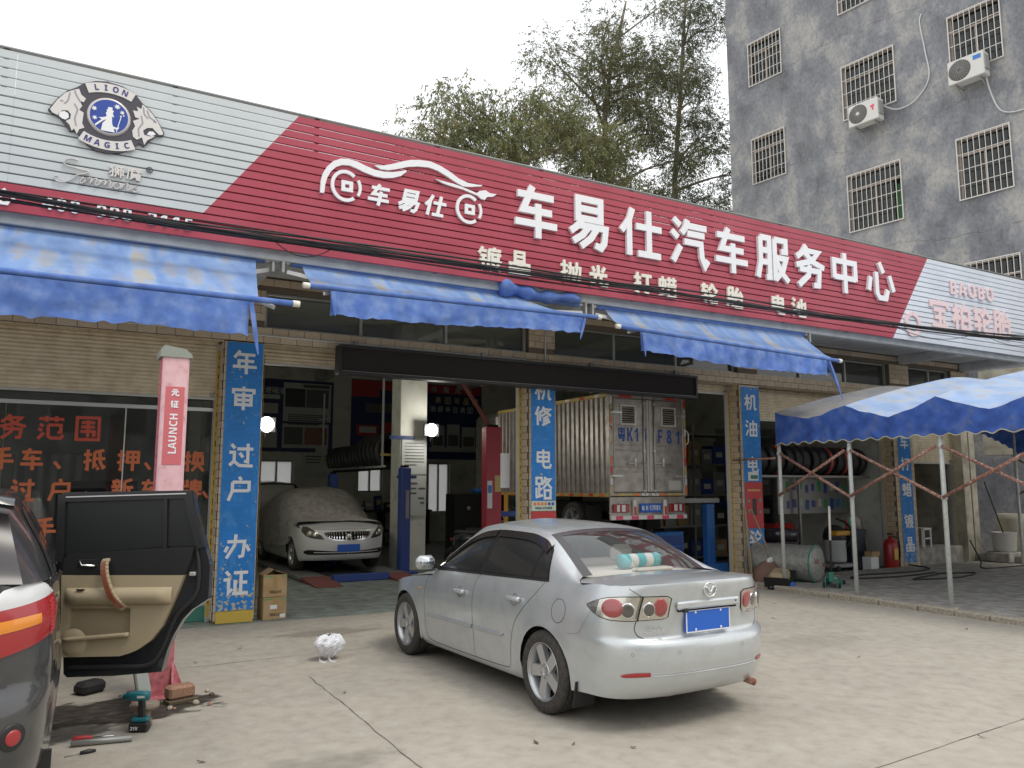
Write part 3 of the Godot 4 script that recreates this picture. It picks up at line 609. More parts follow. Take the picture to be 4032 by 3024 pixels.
func build_shop():
	shop = thing("shop_building", "single-storey tiled workshop with open bays, canopy and tall slatted sign", "building")
	var mb: MB
	# walls
	mb = MB.new()
	var holes := [[5.0, 5.95, 1.45, 2.45], [7.86, 8.65, 1.52, 2.32], [10.15, 10.9, 0.88, 2.44]]
	wall_with_holes(mb, -4.2, 18.0, 0, 5.4, -12.7, -12.5, holes)
	part(mb, "back_wall", M.inside_paint, shop)
	for h in holes:
		var f := MB.new()
		for e in [[h[0], h[0] + 0.05, h[2], h[3]], [h[1] - 0.05, h[1], h[2], h[3]], [(h[0] + h[1]) / 2 - 0.025, (h[0] + h[1]) / 2 + 0.025, h[2] + 0.05, h[3] - 0.05], [h[0] + 0.05, h[1] - 0.05, h[2], h[2] + 0.05], [h[0] + 0.05, h[1] - 0.05, h[3] - 0.05, h[3]]]:
			f.box(Vector3((e[0] + e[1]) / 2, (e[2] + e[3]) / 2, -12.6), Vector3(e[1] - e[0], e[3] - e[2], 0.08))
		var w := part(f, "rear_window", M.window_alu, shop)
		var g := MB.new()
		g.box(Vector3((h[0] + h[1]) / 2, (h[2] + h[3]) / 2, -12.62), Vector3(h[1] - h[0] - 0.02, h[3] - h[2] - 0.02, 0.008))
		part(g, "frosted_pane", M.frosted, w)
	mb = MB.new(); mb.box(Vector3(18.1, 2.7, -6.35), Vector3(0.2, 5.4, 12.7)); part(mb, "end_wall", M.beige_render, shop)
	mb = MB.new(); mb.box(Vector3(-4.3, 2.7, -6.35), Vector3(0.2, 5.4, 12.7)); part(mb, "end_wall", M.inside_paint, shop)
	mb = MB.new(); mb.box(Vector3(2.05, 2.55, -6.45), Vector3(0.16, 5.1, 12.1)); part(mb, "partition_wall", M.inside_paint, shop)
	mb = MB.new(); mb.box(Vector3(15.6, 2.55, -6.45), Vector3(0.16, 5.1, 12.1)); part(mb, "partition_wall", M.inside_paint, shop)
	mb = MB.new(); mb.box(Vector3(6.85, 5.2, -6.4), Vector3(22.1, 0.16, 12.1)); part(mb, "ceiling", M.inside_paint, shop)
	mb = MB.new(); mb.box(Vector3(6.9, 5.5, -5.75), Vector3(22.5, 0.16, 13.8)); part(mb, "roof_slab", M.shop_render, shop)
	for x in [2.05, 6.5, 11.1]:
		mb = MB.new(); mb.box(Vector3(x + 0.12, 4.95, -6.4), Vector3(0.3, 0.34, 12.0)); part(mb, "ceiling_beam", M.inside_paint, shop)
	mb = MB.new(); mb.box(Vector3(6.45, 2.55, -5.08), Vector3(0.6, 5.1, 0.5), 0.01); part(mb, "inner_pillar", M.inside_paint, shop)
	# dado of dark paint on the pillar's foot
	# columns, lintel, piers: cores in joint mortar, faced with tiles
	for c in COLS:
		mb = MB.new(); mb.box(Vector3((c[0] + c[1]) / 2, 1.785, -0.2), Vector3(c[1] - c[0] - 0.02, 3.57, 0.38))
		part(mb, "column", M.tile_joint, shop)
		mb = MB.new(); mb.box(Vector3((c[0] + c[1]) / 2, 4.04, -0.15), Vector3(c[1] - c[0] - 0.02, 0.5, 0.28))
		part(mb, "pier", M.tile_joint, shop)
	mb = MB.new(); mb.box(Vector3(7.0, 3.68, -0.16), Vector3(21.9, 0.2, 0.3)); part(mb, "lintel", M.tile_joint, shop)
	mb = MB.new(); mb.box(Vector3(7.0, 4.85, -0.17), Vector3(21.9, 1.14, 0.3)); part(mb, "upper_wall", M.tile_joint, shop)
	mb = MB.new(); mb.box(Vector3(17.85, 1.785, -0.2), Vector3(0.24, 3.57, 0.38)); part(mb, "end_pier", M.beige_render, shop)
	mb = MB.new(); mb.box(Vector3(17.75, 4.04, -0.17), Vector3(0.5, 0.5, 0.3)); part(mb, "end_pier", M.tile_joint, shop)
	mb = MB.new(); mb.box(Vector3(7.15, 4.56, 0.72), Vector3(22.5, 0.16, 1.42), 0.01); part(mb, "canopy_slab", M.canopy_paint, shop)
	mb = MB.new(); mb.box(Vector3(7.15, 5.2, 1.2), Vector3(22.5, 1.1, 0.14)); part(mb, "parapet", M.shop_render, shop)
	mb = MB.new(); mb.box(Vector3(7.15, 4.4, 1.36), Vector3(22.5, 0.15, 0.12), 0.008); part(mb, "canopy_edge_beam", M.canopy_paint, shop)
	for x in [-2.5, 2.05, 6.6, 11.15, 15.72, 17.93]:
		mb = MB.new(); mb.box(Vector3(x, 4.395, 0.65), Vector3(0.22, 0.17, 1.29), 0.006); part(mb, "canopy_beam", M.canopy_paint, shop)
	# conduit along the lintel
	part(tb([Vector3(-4, 3.69, 0.035), Vector3(1.2, 3.683, 0.035), Vector3(3.2, 3.672, 0.035), Vector3(6.3, 3.668, 0.035)], 0.012, 6), "conduit", M.pvc_pipe, shop)
	part(tb([Vector3(6.66, 3.6, 0.03), Vector3(6.665, 4.3, 0.03)], 0.013, 6), "conduit", M.pvc_pipe, shop)
	tile_facade()
	# transom windows
	for w in [[-2.25, -0.9, 0.45, 1.8], [2.3, 3.65, 4.98, 6.37], [6.86, 8.11, 9.47, 10.88], [11.4, 12.65, 14.0, 15.3], [15.95, 16.8, 17.5]]:
		mb = MB.new()
		var a: float = w[0]; var b: float = w[w.size() - 1]
		mb.box(Vector3((a + b) / 2, 3.805, -0.12), Vector3(b - a, 0.035, 0.07), 0.004)
		mb.box(Vector3((a + b) / 2, 4.275, -0.12), Vector3(b - a, 0.035, 0.07), 0.004)
		for i in w.size():
			var x: float = w[i] + (0.02 if i == 0 else (-0.02 if i == w.size() - 1 else 0.0))
			mb.box(Vector3(x, 4.04, -0.12), Vector3(0.04, 0.434, 0.065), 0.004)
		var f := part(mb, "transom_window", M.window_alu, shop)
		for i in w.size() - 1:
			part(bx(Vector3((w[i] + w[i + 1]) / 2, 4.04, -0.13), Vector3(w[i + 1] - w[i] - 0.04, 0.43, 0.006)), "pane", M.glass_reflection_tint, f)
	# roller shutters and their guides
	var names := ["beige roller shutter pulled half down over the glazed office front", "rolled-up beige shutter above the bay with the covered car", "rolled-up beige shutter above the bay with the box truck", "beige roller shutter lowered a little over the tyre shop bay", "beige roller shutter half lowered over the narrow end doorway"]
	for i in BAYS.size():
		var b = BAYS[i]
		var s := thing("roller_shutter", names[i], "shutter", Vector3((b[0] + b[1]) / 2, b[2], -0.28), 0, "roller shutters of the workshop")
		mb = MB.new(true)
		var w: float = b[1] - b[0] - 0.06
		var rows := []
		var y := 0.03
		while b[2] + y < 3.62:
			for q in [[0.0, 0.0], [0.006, 0.009], [0.022, 0.013], [0.038, 0.009], [0.043, 0.0], [0.047, -0.003]]:
				rows.append(PackedVector3Array([Vector3(-w / 2, y + q[0], q[1]), Vector3(w / 2, y + q[0], q[1])]))
			y += 0.05
		mb.grid(rows)
		part(mb, "curtain", M.shutter, s)
		part(bx(Vector3(0, 0.014, 0), Vector3(w, 0.034, 0.03), 0.004), "bottom_rail", M.guide_white, s)
		for e in [-1, 1]:
			part(bx(Vector3(e * (w / 2 + 0.005), 3.55 / 2 - b[2] , 0.0), Vector3(0.05, 3.55, 0.1), 0.004), "guide_rail", M.guide_white, s)
			if e == 1:
				var st := part(bx(Vector3(e * (w / 2 + 0.005), 3.5 / 2 - b[2] + 0.02, 0.053), Vector3(0.048, 3.4, 0.004)), "warning_tape", M.tape_yellow, s)
				var mk := MB.new()
				rng.seed = 9 + i
				for q in 26:
					mk.box(Vector3(w / 2 + 0.005, 0.25 + q * 0.125 - b[2], 0.0565), Vector3(rng.randf_range(0.006, 0.012), rng.randf_range(0.03, 0.09), 0.001))
				part(mk, "print", M.tape_black, st)
			else:
				part(bx(Vector3(-w / 2 + 0.03, 3.5 / 2 - b[2] + 0.02, 0.06), Vector3(0.002, 3.4, 0.03)), "warning_tape", M.tape_yellow, s)
		part(bx(Vector3(w / 2 - 0.02, 0.06, 0.03), Vector3(0.12, 0.035, 0.03)), "latch", M.steel_grey, s)

func tile_facade():
	var tm := MB.new(); tm.box(Vector3(0, 0, 0.004), Vector3(0.211, 0.098, 0.012), 0.003)
	var half := MB.new(); half.box(Vector3(0, 0, 0.004), Vector3(0.102, 0.098, 0.012), 0.003)
	var meshes := [tm.mesh(), half.mesh()]
	var list := []   # [transform, mesh]
	var area := func(x0: float, x1: float, y0: float, y1: float, org: Vector3, turn: Basis):
		var r := 0
		var y := y1
		while y - 0.1 > y0 - 0.005:
			var off := 0.109 if r % 2 else 0.0
			var x := x0 - off
			while x < x1 - 0.03:
				var a := maxf(x, x0); var b := minf(x + 0.217, x1)
				if b - a > 0.05:
					var k := 1 if b - a < 0.16 else 0
					var full := 0.109 if k else 0.217
					list.append([Transform3D(turn * Basis.from_scale(Vector3((b - a) / full, 1, 1)), org + turn * Vector3((a + b) / 2, y - 0.05, 0)), k])
				x += 0.217
			y -= 0.104
			r += 1
	for c in COLS:
		area.call(0.0, c[1] - c[0], 0.02, 3.57, Vector3(c[0], 0, -0.004), Basis.IDENTITY)
		area.call(0.0, c[1] - c[0], 3.8, 4.29, Vector3(c[0], 0, -0.004), Basis.IDENTITY)
		area.call(0.0, 0.36, 0.02, 3.57, Vector3(c[0], 0, -0.38), Basis(Vector3.UP, -PI / 2))
	area.call(0.0, 21.7, 3.575, 3.79, Vector3(-3.9, 0, 0.0), Basis.IDENTITY)
	area.call(0.0, 21.7, 4.29, 4.46, Vector3(-3.9, 0, -0.01), Basis.IDENTITY)
	area.call(0.0, 0.5, 3.8, 4.29, Vector3(17.5, 0, -0.01), Basis.IDENTITY)
	for b in BAYS:   # underside of the lintel
		area.call(0.0, b[1] - b[0], 0.0, 0.21, Vector3(b[0], 3.577, -0.21), Basis(Vector3.RIGHT, PI / 2))
	var seen := list.filter(func(t):
		var p: Vector3 = t[0].origin - CAM
		var f := Basis(Vector3.UP, deg_to_rad(-29.6)) * Vector3.FORWARD
		return rad_to_deg(absf(Vector2(p.x, p.z).angle_to(Vector2(f.x, f.z)))) < 34)
	# the nearest tiles that the photograph shows are parts of their own, the rest one mass
	seen.sort_custom(func(a, b): return a[0].origin.distance_squared_to(CAM) < b[0].origin.distance_squared_to(CAM))
	var own := {}
	rng.seed = 3
	for i in mini(290, seen.size()):
		own[seen[i]] = true
		var t = seen[i]
		var o := MeshInstance3D.new()
		o.name = "tile"; o.mesh = meshes[t[1]]; o.material_override = M["tile%d" % rng.randi_range(0, 2)]; o.transform = t[0]
		shop.add_child(o, true)
	for k in 2:
		var rest := list.filter(func(t): return t[1] == k and not own.has(t))
		var mm := MultiMesh.new()
		mm.transform_format = MultiMesh.TRANSFORM_3D; mm.use_colors = true; mm.mesh = meshes[k]; mm.instance_count = rest.size()
		for i in rest.size():
			mm.set_instance_transform(i, rest[i][0])
			var v := rng.randf_range(0.82, 1.05)
			mm.set_instance_color(i, Color(v, v, v))
		var mi := MultiMeshInstance3D.new()
		mi.name = "far_tiles"; mi.multimesh = mm
		var mt: StandardMaterial3D = M.tile0.duplicate()
		mt.vertex_color_use_as_albedo = true
		mi.material_override = mt
		mi.set_meta("kind", "stuff")
		shop.add_child(mi, true)

# ---------------------------------------------------------------- the long slatted sign
func build_sign():
	var s := thing("fascia_sign", "long red and grey slatted shop sign with raised white lettering above the bays", "sign")
	var pitch := 0.0994
	var y0 := 4.42
	var left := func(y: float) -> float: return 1.25 + (y - 4.72) * 0.739
	var right := func(y: float) -> float: return 13.28 + (y - 4.4) * 0.717
	var prof := [[0.0, 0.0], [0.0, 0.022], [0.004, 0.028], [0.083, 0.028], [0.087, 0.022], [0.087, 0.0]]
	var slat := func(y: float, xa: Callable, xb: Callable, m: Material):
		var mb := MB.new()
		for k in prof.size() - 1:
			var a = prof[k]; var b = prof[k + 1]
			mb.quad(Vector3(xa.call(y + a[0]), y + a[0], 1.5 + a[1]), Vector3(xb.call(y + a[0]), y + a[0], 1.5 + a[1]), Vector3(xb.call(y + b[0]), y + b[0], 1.5 + b[1]), Vector3(xa.call(y + b[0]), y + b[0], 1.5 + b[1]), Vector3(0, a[0] + b[0] - 0.087, 0.05))
		part(mb, "slat", m, s)
	var at := func(v: float) -> Callable: return func(_y: float) -> float: return v
	for r in 17:
		var y := y0 + r * pitch
		var cuts := [5.35, 8.6, 11.4] if r % 2 else [4.9, 8.15, 11.9]
		if r >= 3:
			slat.call(y, at.call(-4.4), at.call(-0.6 - 0.001), M.slat_grey)
			slat.call(y, at.call(-0.599), left, M.slat_grey)
			slat.call(y, left, at.call(cuts[0] - 0.001), M.slat_red)
		else:
			slat.call(y, at.call(-4.4), at.call(1.7 + 0.2 * r), M.slat_red)
			slat.call(y, at.call(1.7 + 0.2 * r + 0.001), at.call(cuts[0] - 0.001), M.slat_red)
		slat.call(y, at.call(cuts[0]), at.call(cuts[1] - 0.001), M.slat_red)
		slat.call(y, at.call(cuts[1]), at.call(cuts[2] - 0.001), M.slat_red)
		slat.call(y, at.call(cuts[2]), right, M.slat_red)
		slat.call(y, right, at.call(18.6), M.slat_white)
	for i in 15:   # uprights behind the slats
		part(bx(Vector3(-3.9 + i * 1.6, 5.27, 1.47), Vector3(0.05, 1.7, 0.045)), "upright", M.steel_grey, s)
	part(bx(Vector3(7.1, 6.125, 1.49), Vector3(23.0, 0.02, 0.09), 0.004), "top_trim", M.steel_grey, s)
	# large white characters
	var big := "车易仕汽车服务中心"
	var xs := [[5.19, 5.94], [6.09, 6.82], [7.0, 7.81], [7.97, 8.74], [8.86, 9.63], [9.79, 10.57], [10.7, 11.47], [11.62, 12.36], [12.6, 13.37]]
	for i in big.length():
		var mb := MB.new()
		var w: float = xs[i][1] - xs[i][0]
		glyph(mb, big[i], w, 0.77, 0.098, 0.045, xf_at(Vector3(xs[i][0], 5.08, 1.528)))
		part(mb, "large_character", M.letter_white, s)
	var small := "镀晶抛光打蜡轮胎电池"
	var sx := [4.67, 5.13, 5.96, 6.44, 7.25, 7.73, 8.57, 9.12, 10.1, 10.6]
	for i in small.length():
		var mb := MB.new()
		glyph(mb, small[i], 0.35, 0.33, 0.04 if small[i] in "镀蜡晶抛" else 0.05, 0.03, xf_at(Vector3(sx[i], 4.54, 1.528)))
		part(mb, "small_character", M.letter_cream, s)
	var mbx := MB.new()
	glyph(mbx, "心", 0.2, 0.17, 0.032, 0.02, xf_at(Vector3(-0.72, 4.48, 1.528)))
	part(mbx, "small_character", M.letter_white, s)
	var ph := "400-998-3115"
	for i in ph.length():
		flat_text(ph[i], 0.135, "digit", M.letter_white, s, Vector3(-0.24 + i * 0.122, 4.555 , 1.54), Basis.IDENTITY, 0.025)
	car_logo(s)
	lion_emblem(s)
	# pale pink letters on the white end
	var bao := "宝柏轮胎"
	var px := [14.43, 15.14, 15.86, 16.56]
	for i in 4:
		var mb := MB.new()
		glyph(mb, bao[i], 0.62, 0.56, 0.085, 0.03, xf_at(Vector3(px[i], 4.75, 1.528)))
		part(mb, "pink_character", M.letter_pink, s)
	var lt := "BAOBO"
	for i in 5:
		flat_text(lt[i], 0.27, "pink_letter", M.letter_pink, s, Vector3(15.24 + i * 0.315, 5.6, 1.545), Basis.IDENTITY, 0.03)
	var rg := MB.new()
	for i in 8:
		var p := PackedVector2Array()
		for j in 6:
			var a := TAU * (i + 0.02 + 0.96 * j / 5.0) / 8
			p.append(Vector2(cos(a) * 0.2, sin(a) * 0.2))
		stroke(rg, p, 0.085 if i % 2 else 0.075, 0.0, 0.03, xf_at(Vector3(13.88, 4.735, 1.528)))
	part(rg, "pink_ring", M.letter_pink, s)

func pv(a: Array) -> PackedVector2Array:
	var p := PackedVector2Array()
	for i in range(0, a.size(), 2): p.append(Vector2(a[i], a[i + 1]))
	return p
func car_logo(s: Node3D):
	var z := 1.528
	var xf := xf_at(Vector3(0, 0, z))
	var sw := [
		[2.543,5.187,2.547,5.337,2.571,5.435,2.62,5.529,2.691,5.61,2.782,5.661,2.876,5.677,2.99,5.668,3.106,5.634,3.223,5.608,3.34,5.608,3.459,5.626,3.558,5.658,3.639,5.688,3.643,5.669,3.57,5.599,3.46,5.55,3.342,5.525,3.225,5.523,3.089,5.548,2.973,5.582,2.897,5.599,2.803,5.586,2.73,5.546,2.667,5.477,2.624,5.389,2.601,5.291,2.593,5.192],
		[3.212,5.664,3.319,5.682,3.437,5.726,3.576,5.79,3.697,5.836,3.821,5.861,3.967,5.872,4.115,5.841,4.244,5.79,4.375,5.724,4.507,5.688,4.662,5.691,4.73,5.7,4.712,5.68,4.551,5.641,4.441,5.628,4.332,5.665,4.202,5.721,4.073,5.77,3.947,5.787,3.801,5.771,3.658,5.736,3.518,5.68,3.399,5.64,3.3,5.633],
		[4.037,5.652,4.139,5.643,4.289,5.636,4.40,5.62,4.574,5.588,4.641,5.569,4.685,5.609,4.775,5.636,4.843,5.607,4.946,5.612,4.889,5.568,4.798,5.547,4.764,5.499,4.708,5.505,4.663,5.538,4.574,5.557,4.442,5.585,4.289,5.595,4.161,5.611]]
	for a in sw:
		var mb := MB.new()
		mb.prism(pv(a), 0.0, 0.03, xf)
		part(mb, "logo_swoosh", M.letter_white, s)
	for c in [Vector2(2.855, 5.33), Vector2(4.525, 5.33)]:
		var mb := MB.new()
		var p := PackedVector2Array()
		for j in 21:
			var a := deg_to_rad(50 + 260 * j / 20.0)
			p.append(c + Vector2(cos(a) * 0.165, sin(a) * 0.18))
		stroke(mb, p, 0.042, 0, 0.03, xf)
		p = PackedVector2Array()
		for j in 8:
			var a := deg_to_rad(-32 + 64 * j / 7.0)
			p.append(c + Vector2(cos(a) * 0.185, sin(a) * 0.185))
		stroke(mb, p, 0.036, 0, 0.03, xf)
		stroke(mb, pv([c.x - 0.03, c.y - 0.045, c.x + 0.07, c.y - 0.045, c.x + 0.07, c.y + 0.045, c.x - 0.03, c.y + 0.045, c.x - 0.03, c.y - 0.045]), 0.045, 0, 0.03, xf)
		part(mb, "logo_wheel", M.letter_white, s)
	var t := "车易仕"
	var x0 := [3.11, 3.51, 3.87]
	for i in 3:
		var mb := MB.new()
		glyph(mb, t[i], 0.3, 0.29, 0.042, 0.025, xf_at(Vector3(x0[i], 5.15, z)), 0.22)
		part(mb, "logo_character", M.letter_white, s)

func lion_emblem(s: Node3D):
	var z := 1.53
	var xf := xf_at(Vector3(0, 0, z))
	var mb := MB.new()
	mb.prism(pv([-0.302,5.541,-0.224,5.682,-0.143,5.785,-0.051,5.85,0.001,5.905,0.11,5.958,0.221,5.982,0.366,5.966,0.485,5.92,0.564,5.829,0.657,5.757,0.729,5.663,0.806,5.535,0.79,5.497,0.73,5.489,0.688,5.448,0.64,5.378,0.605,5.337,0.559,5.369,0.491,5.287,0.379,5.216,0.267,5.192,0.154,5.197,0.068,5.244,0.015,5.322,-0.049,5.365,-0.096,5.354,-0.133,5.411,-0.191,5.478,-0.267,5.512]), 0.0, 0.03, xf)
	var e := part(mb, "lion_emblem", M.emblem_dark, s)
	e.set_meta("label", "almond-shaped silver plaque with two lion heads round a blue disc")
	var c := Vector2(0.258, 5.59)
	for k in [[1, 62, 118], [-1, -122, -58]]:   # the two name bands above and below the disc
		var p := PackedVector2Array()
		for j in 15:
			var a := deg_to_rad(lerpf(k[1] - 4, k[2] + 4, j / 14.0))
			p.append(c + Vector2(cos(a) * 0.42, sin(a) * 0.315))
		mb = MB.new()
		stroke(mb, p, 0.105, 0.03, 0.038, xf)
		part(mb, "name_band", M.emblem_silver_light, e)
	for w in [["LION", 109, 71, 0.315, 1], ["MAGIC", -116, -64, 0.315, -1]]:
		for i in w[0].length():
			var a := deg_to_rad(lerpf(w[1], w[2], i / float(w[0].length() - 1)))
			var q := c + Vector2(cos(a) * 0.42, sin(a) * w[3])
			var rot := (a - PI / 2) * 0.75 if w[4] == 1 else (a + PI / 2) * 0.75
			flat_text(w[0][i], 0.062, "emblem_letter", M.emblem_ink, e, Vector3(q.x, q.y, z + 0.041), Basis(Vector3.BACK, rot), 0.004)
	# lion heads: mane and muzzle, shaded folds, open mouth
	var heads := [
		[[-0.283,5.546,-0.223,5.663,-0.155,5.757,-0.076,5.810,-0.036,5.829,-0.012,5.769,0.032,5.738,0.014,5.692,-0.021,5.700,0.003,5.648,-0.022,5.601,0.021,5.578,0.014,5.461,0.037,5.417,-0.009,5.390,-0.027,5.337,-0.057,5.388,-0.076,5.359,-0.100,5.418,-0.136,5.451,-0.097,5.484,-0.093,5.534,-0.123,5.568,-0.170,5.562,-0.195,5.530,-0.213,5.498,-0.261,5.515], [-0.203,5.495,-0.192,5.533,-0.156,5.555,-0.119,5.538,-0.109,5.498,-0.137,5.465,-0.171,5.470], [[-0.115,5.767,-0.129,5.673,-0.161,5.633], [-0.067,5.656,-0.036,5.598,-0.057,5.494,-0.038,5.416], [-0.076,5.802,-0.051,5.742,-0.013,5.685], [-0.2,5.66,-0.17,5.66]]],
		[[0.791,5.531,0.730,5.646,0.674,5.718,0.619,5.774,0.572,5.805,0.561,5.751,0.516,5.766,0.533,5.719,0.482,5.715,0.508,5.645,0.552,5.638,0.488,5.598,0.513,5.544,0.487,5.488,0.498,5.423,0.536,5.397,0.585,5.434,0.611,5.355,0.638,5.412,0.688,5.452,0.713,5.481,0.657,5.462,0.605,5.467,0.591,5.511,0.630,5.551,0.682,5.563,0.721,5.527,0.752,5.500,0.787,5.508], [0.631,5.475,0.652,5.515,0.691,5.521,0.718,5.498,0.679,5.470], [[0.620,5.748,0.646,5.678,0.708,5.641], [0.565,5.675,0.584,5.595,0.544,5.517,0.556,5.436], [0.582,5.773,0.593,5.699,0.632,5.657], [0.69,5.64,0.72,5.63]]]]
	for k in heads:
		mb = MB.new(); mb.prism(pv(k[0]), 0.03, 0.04, xf); part(mb, "lion_head", M.emblem_silver_light, e)
		mb = MB.new()
		for q in k[2]: stroke(mb, pv(q), 0.014, 0.04, 0.0425, xf)
		part(mb, "fur_fold", M.emblem_grey, e)
		mb = MB.new(); mb.prism(pv(k[1]), 0.029, 0.0435, xf); part(mb, "open_mouth", M.letter_white, e)
	mb = MB.new(true)
	mb.lathe([[0.0, 0.05], [0.185, 0.05], [0.2, 0.046], [0.21, 0.03], [0.21, 0.0]].map(func(p): return [p[0], p[1]]), 48, Transform3D(Basis(Vector3.RIGHT, PI / 2), Vector3(c.x, c.y, z)))
	part(mb, "disc_rim", M.emblem_silver, e)
	mb = MB.new()
	mb.lathe([[0.182, 0.05], [0.0, 0.053]], 48, Transform3D(Basis(Vector3.RIGHT, PI / 2), Vector3(c.x, c.y, z)))
	var d := part(mb, "disc", M.emblem_blue, e)
	mb = MB.new()
	mb.prism(pv([0.19,5.42,0.2,5.5,0.235,5.55,0.205,5.53,0.15,5.47,0.135,5.455,0.13,5.475,0.19,5.54,0.16,5.555,0.215,5.57,0.235,5.585,0.225,5.62,0.235,5.635,0.23,5.655,0.24,5.66,0.245,5.69,0.285,5.69,0.285,5.662,0.3,5.655,0.29,5.63,0.305,5.585,0.285,5.59,0.29,5.52,0.3,5.485,0.345,5.475,0.355,5.49,0.36,5.48,0.345,5.455,0.31,5.46,0.32,5.42]), 0.055, 0.058, xf)
	stroke(mb, pv([0.37, 5.6, 0.335, 5.43]), 0.008, 0.055, 0.0575, xf)
	part(mb, "silhouette", M.letter_white, d)
	mb = MB.new()
	for q in [[0.115, 5.645, 0.03], [0.33, 5.71, 0.034], [0.38, 5.655, 0.026], [0.37, 5.61, 0.014], [0.395, 5.625, 0.012], [0.125, 5.545, 0.028]]:
		var p := PackedVector2Array()
		for j in 14:
			var a := TAU * j / 14.0 + 0.2
			p.append(Vector2(q[0], q[1]) + Vector2(cos(a), sin(a)) * q[2] * (1.0 if j % 2 == 0 else 0.45))
		mb.prism(p, 0.055, 0.0575, xf)
	part(mb, "star", M.letter_white, d)
	# name in script and characters under the plaque
	var script := [
		[0.0,5.055,-0.04,5.068,-0.1,5.05,-0.125,5.01,-0.1,4.985,-0.03,4.975,0.05,4.985,0.1,4.98,0.08,4.95,0.0,4.9,-0.05,4.84,-0.12,4.80,-0.19,4.81,-0.2,4.845,-0.17,4.86],
		[0.06,4.91,0.03,4.855,0.045,4.84,0.075,4.87,0.095,4.91,0.075,4.845,0.1,4.9,0.135,4.91,0.125,4.85,0.155,4.905,0.185,4.91,0.17,4.85,0.19,4.845,0.215,4.87],
		[0.225,4.91,0.205,4.845,0.235,4.9,0.265,4.91,0.255,4.85,0.285,4.905,0.315,4.91,0.3,4.85,0.32,4.845,0.35,4.88,0.385,4.91,0.36,4.895,0.35,4.86,0.37,4.842,0.4,4.86,0.41,4.895,0.39,4.91],
		[0.43,4.91,0.41,4.845,0.445,4.9,0.48,4.91,0.465,4.85,0.485,4.845,0.53,4.88,0.565,4.915,0.55,4.89,0.58,4.86,0.555,4.838,0.52,4.85], [0.105,4.955,0.115,4.945]]
	for q in script:
		var pts := []
		for j in range(0, q.size(), 2): pts.append(Vector3(q[j], q[j + 1] - 0.02 * (q[j] > 0.02 as int), 1.55))
		part(tb(curve(pts, pts.size() * 3), 0.0085, 6), "script_stroke", M.emblem_silver, s)
	for i in 2:
		mb = MB.new()
		glyph(mb, "狮魔"[i], 0.15, 0.135, 0.0145, 0.015, xf_at(Vector3(0.285 + i * 0.175, 4.945, 1.54)))
		part(mb, "silver_character", M.emblem_silver_light, s)
	mb = MB.new(true)
	var ring := []
	for j in 25: ring.append(Vector3(0.68 + cos(TAU * j / 24) * 0.03, 5.095 + sin(TAU * j / 24) * 0.03, 1.545))
	mb.tube(ring, 0.005, 6)
	part(mb, "registered_mark", M.emblem_dark, s)
	flat_text("R", 0.034, "registered_mark", M.emblem_dark, s, Vector3(0.68, 5.095, 1.545), Basis.IDENTITY, 0.008)

func build_led_board():
	var s := thing("led_board", "long dark unlit message board hung under the lintel", "led sign", Vector3(6.435, 3.41, 0.13))
	var mb := MB.new()
	mb.box(Vector3(0, 0.18, 0.04), Vector3(6.4, 0.04, 0.2), 0.004); mb.box(Vector3(0, -0.18, 0.04), Vector3(6.4, 0.04, 0.2), 0.004)
	mb.box(Vector3(-3.18, 0, 0.04), Vector3(0.04, 0.32, 0.2), 0.004); mb.box(Vector3(3.18, 0, 0.04), Vector3(0.04, 0.32, 0.2), 0.004)
	part(mb, "frame", M.led_frame, s)
	part(bx(Vector3(0, 0, 0.02), Vector3(6.33, 0.33, 0.16)), "screen_housing", M.led_face, s)
	part(bx(Vector3(0, -0.1575, 0.125), Vector3(6.3, 0.006, 0.02)), "bottom_lip", M.steel_grey, s)
	for x in [-2.9, -0.9, 1.1, 2.9]:
		part(bx(Vector3(x, 0.05, -0.095), Vector3(0.05, 0.5, 0.07)), "bracket", M.steel_grey, s)

func build_cables():
	rng.seed = 21
	var base := [[-6.0, 4.5], [-0.62, 4.43], [0.94, 4.395], [2.55, 4.405], [4.87, 4.425], [7.38, 4.455], [10.56, 4.475], [13.2, 4.52], [16.8, 4.65], [24, 4.9]]
	for i in 13:
		var pts := []
		var oy := rng.randf_range(-0.065, 0.07); var oz := rng.randf_range(-0.08, 0.12)
		var ph := rng.randf() * TAU
		var f := rng.randf_range(0.6, 1.4)
		for k in 49:
			var x := -6.0 + k * 30.0 / 48
			var t := 1.0
			pts.append(Vector3(x, ramp(base, x) + oy * (0.6 + 0.5 * sin(x * 0.45 + ph)) + 0.018 * sin(x * f + ph), 1.98 + oz + 0.02 * sin(x * 0.7 + ph * 2)))
		single(tb(pts, 0.013 if i < 2 else rng.randf_range(0.005, 0.009), 5), "overhead_cable", M.cable_black, "black cable in the sagging bundle strung in front of the shop sign", "cable", "cables strung across the sign")
	for q in [[1.9, 4.15, 2.6, 5.4], [12.6, 4.4, 15.1, 1.3], [15.4, 4.47, 17.5, 0.8]]:   # loose loops
		var pts := []
		for k in 16:
			var t := k / 15.0
			var x: float = lerpf(q[0], q[2], t)
			pts.append(Vector3(x, ramp(base, x) - 0.16 * 4 * t * (1 - t), 2.0))
		single(tb(pts, 0.006, 5), "overhead_cable", M.cable_black, "thin loose black wire drooping below the cable bundle on the sign", "cable", "loose wires under the cable bundle")

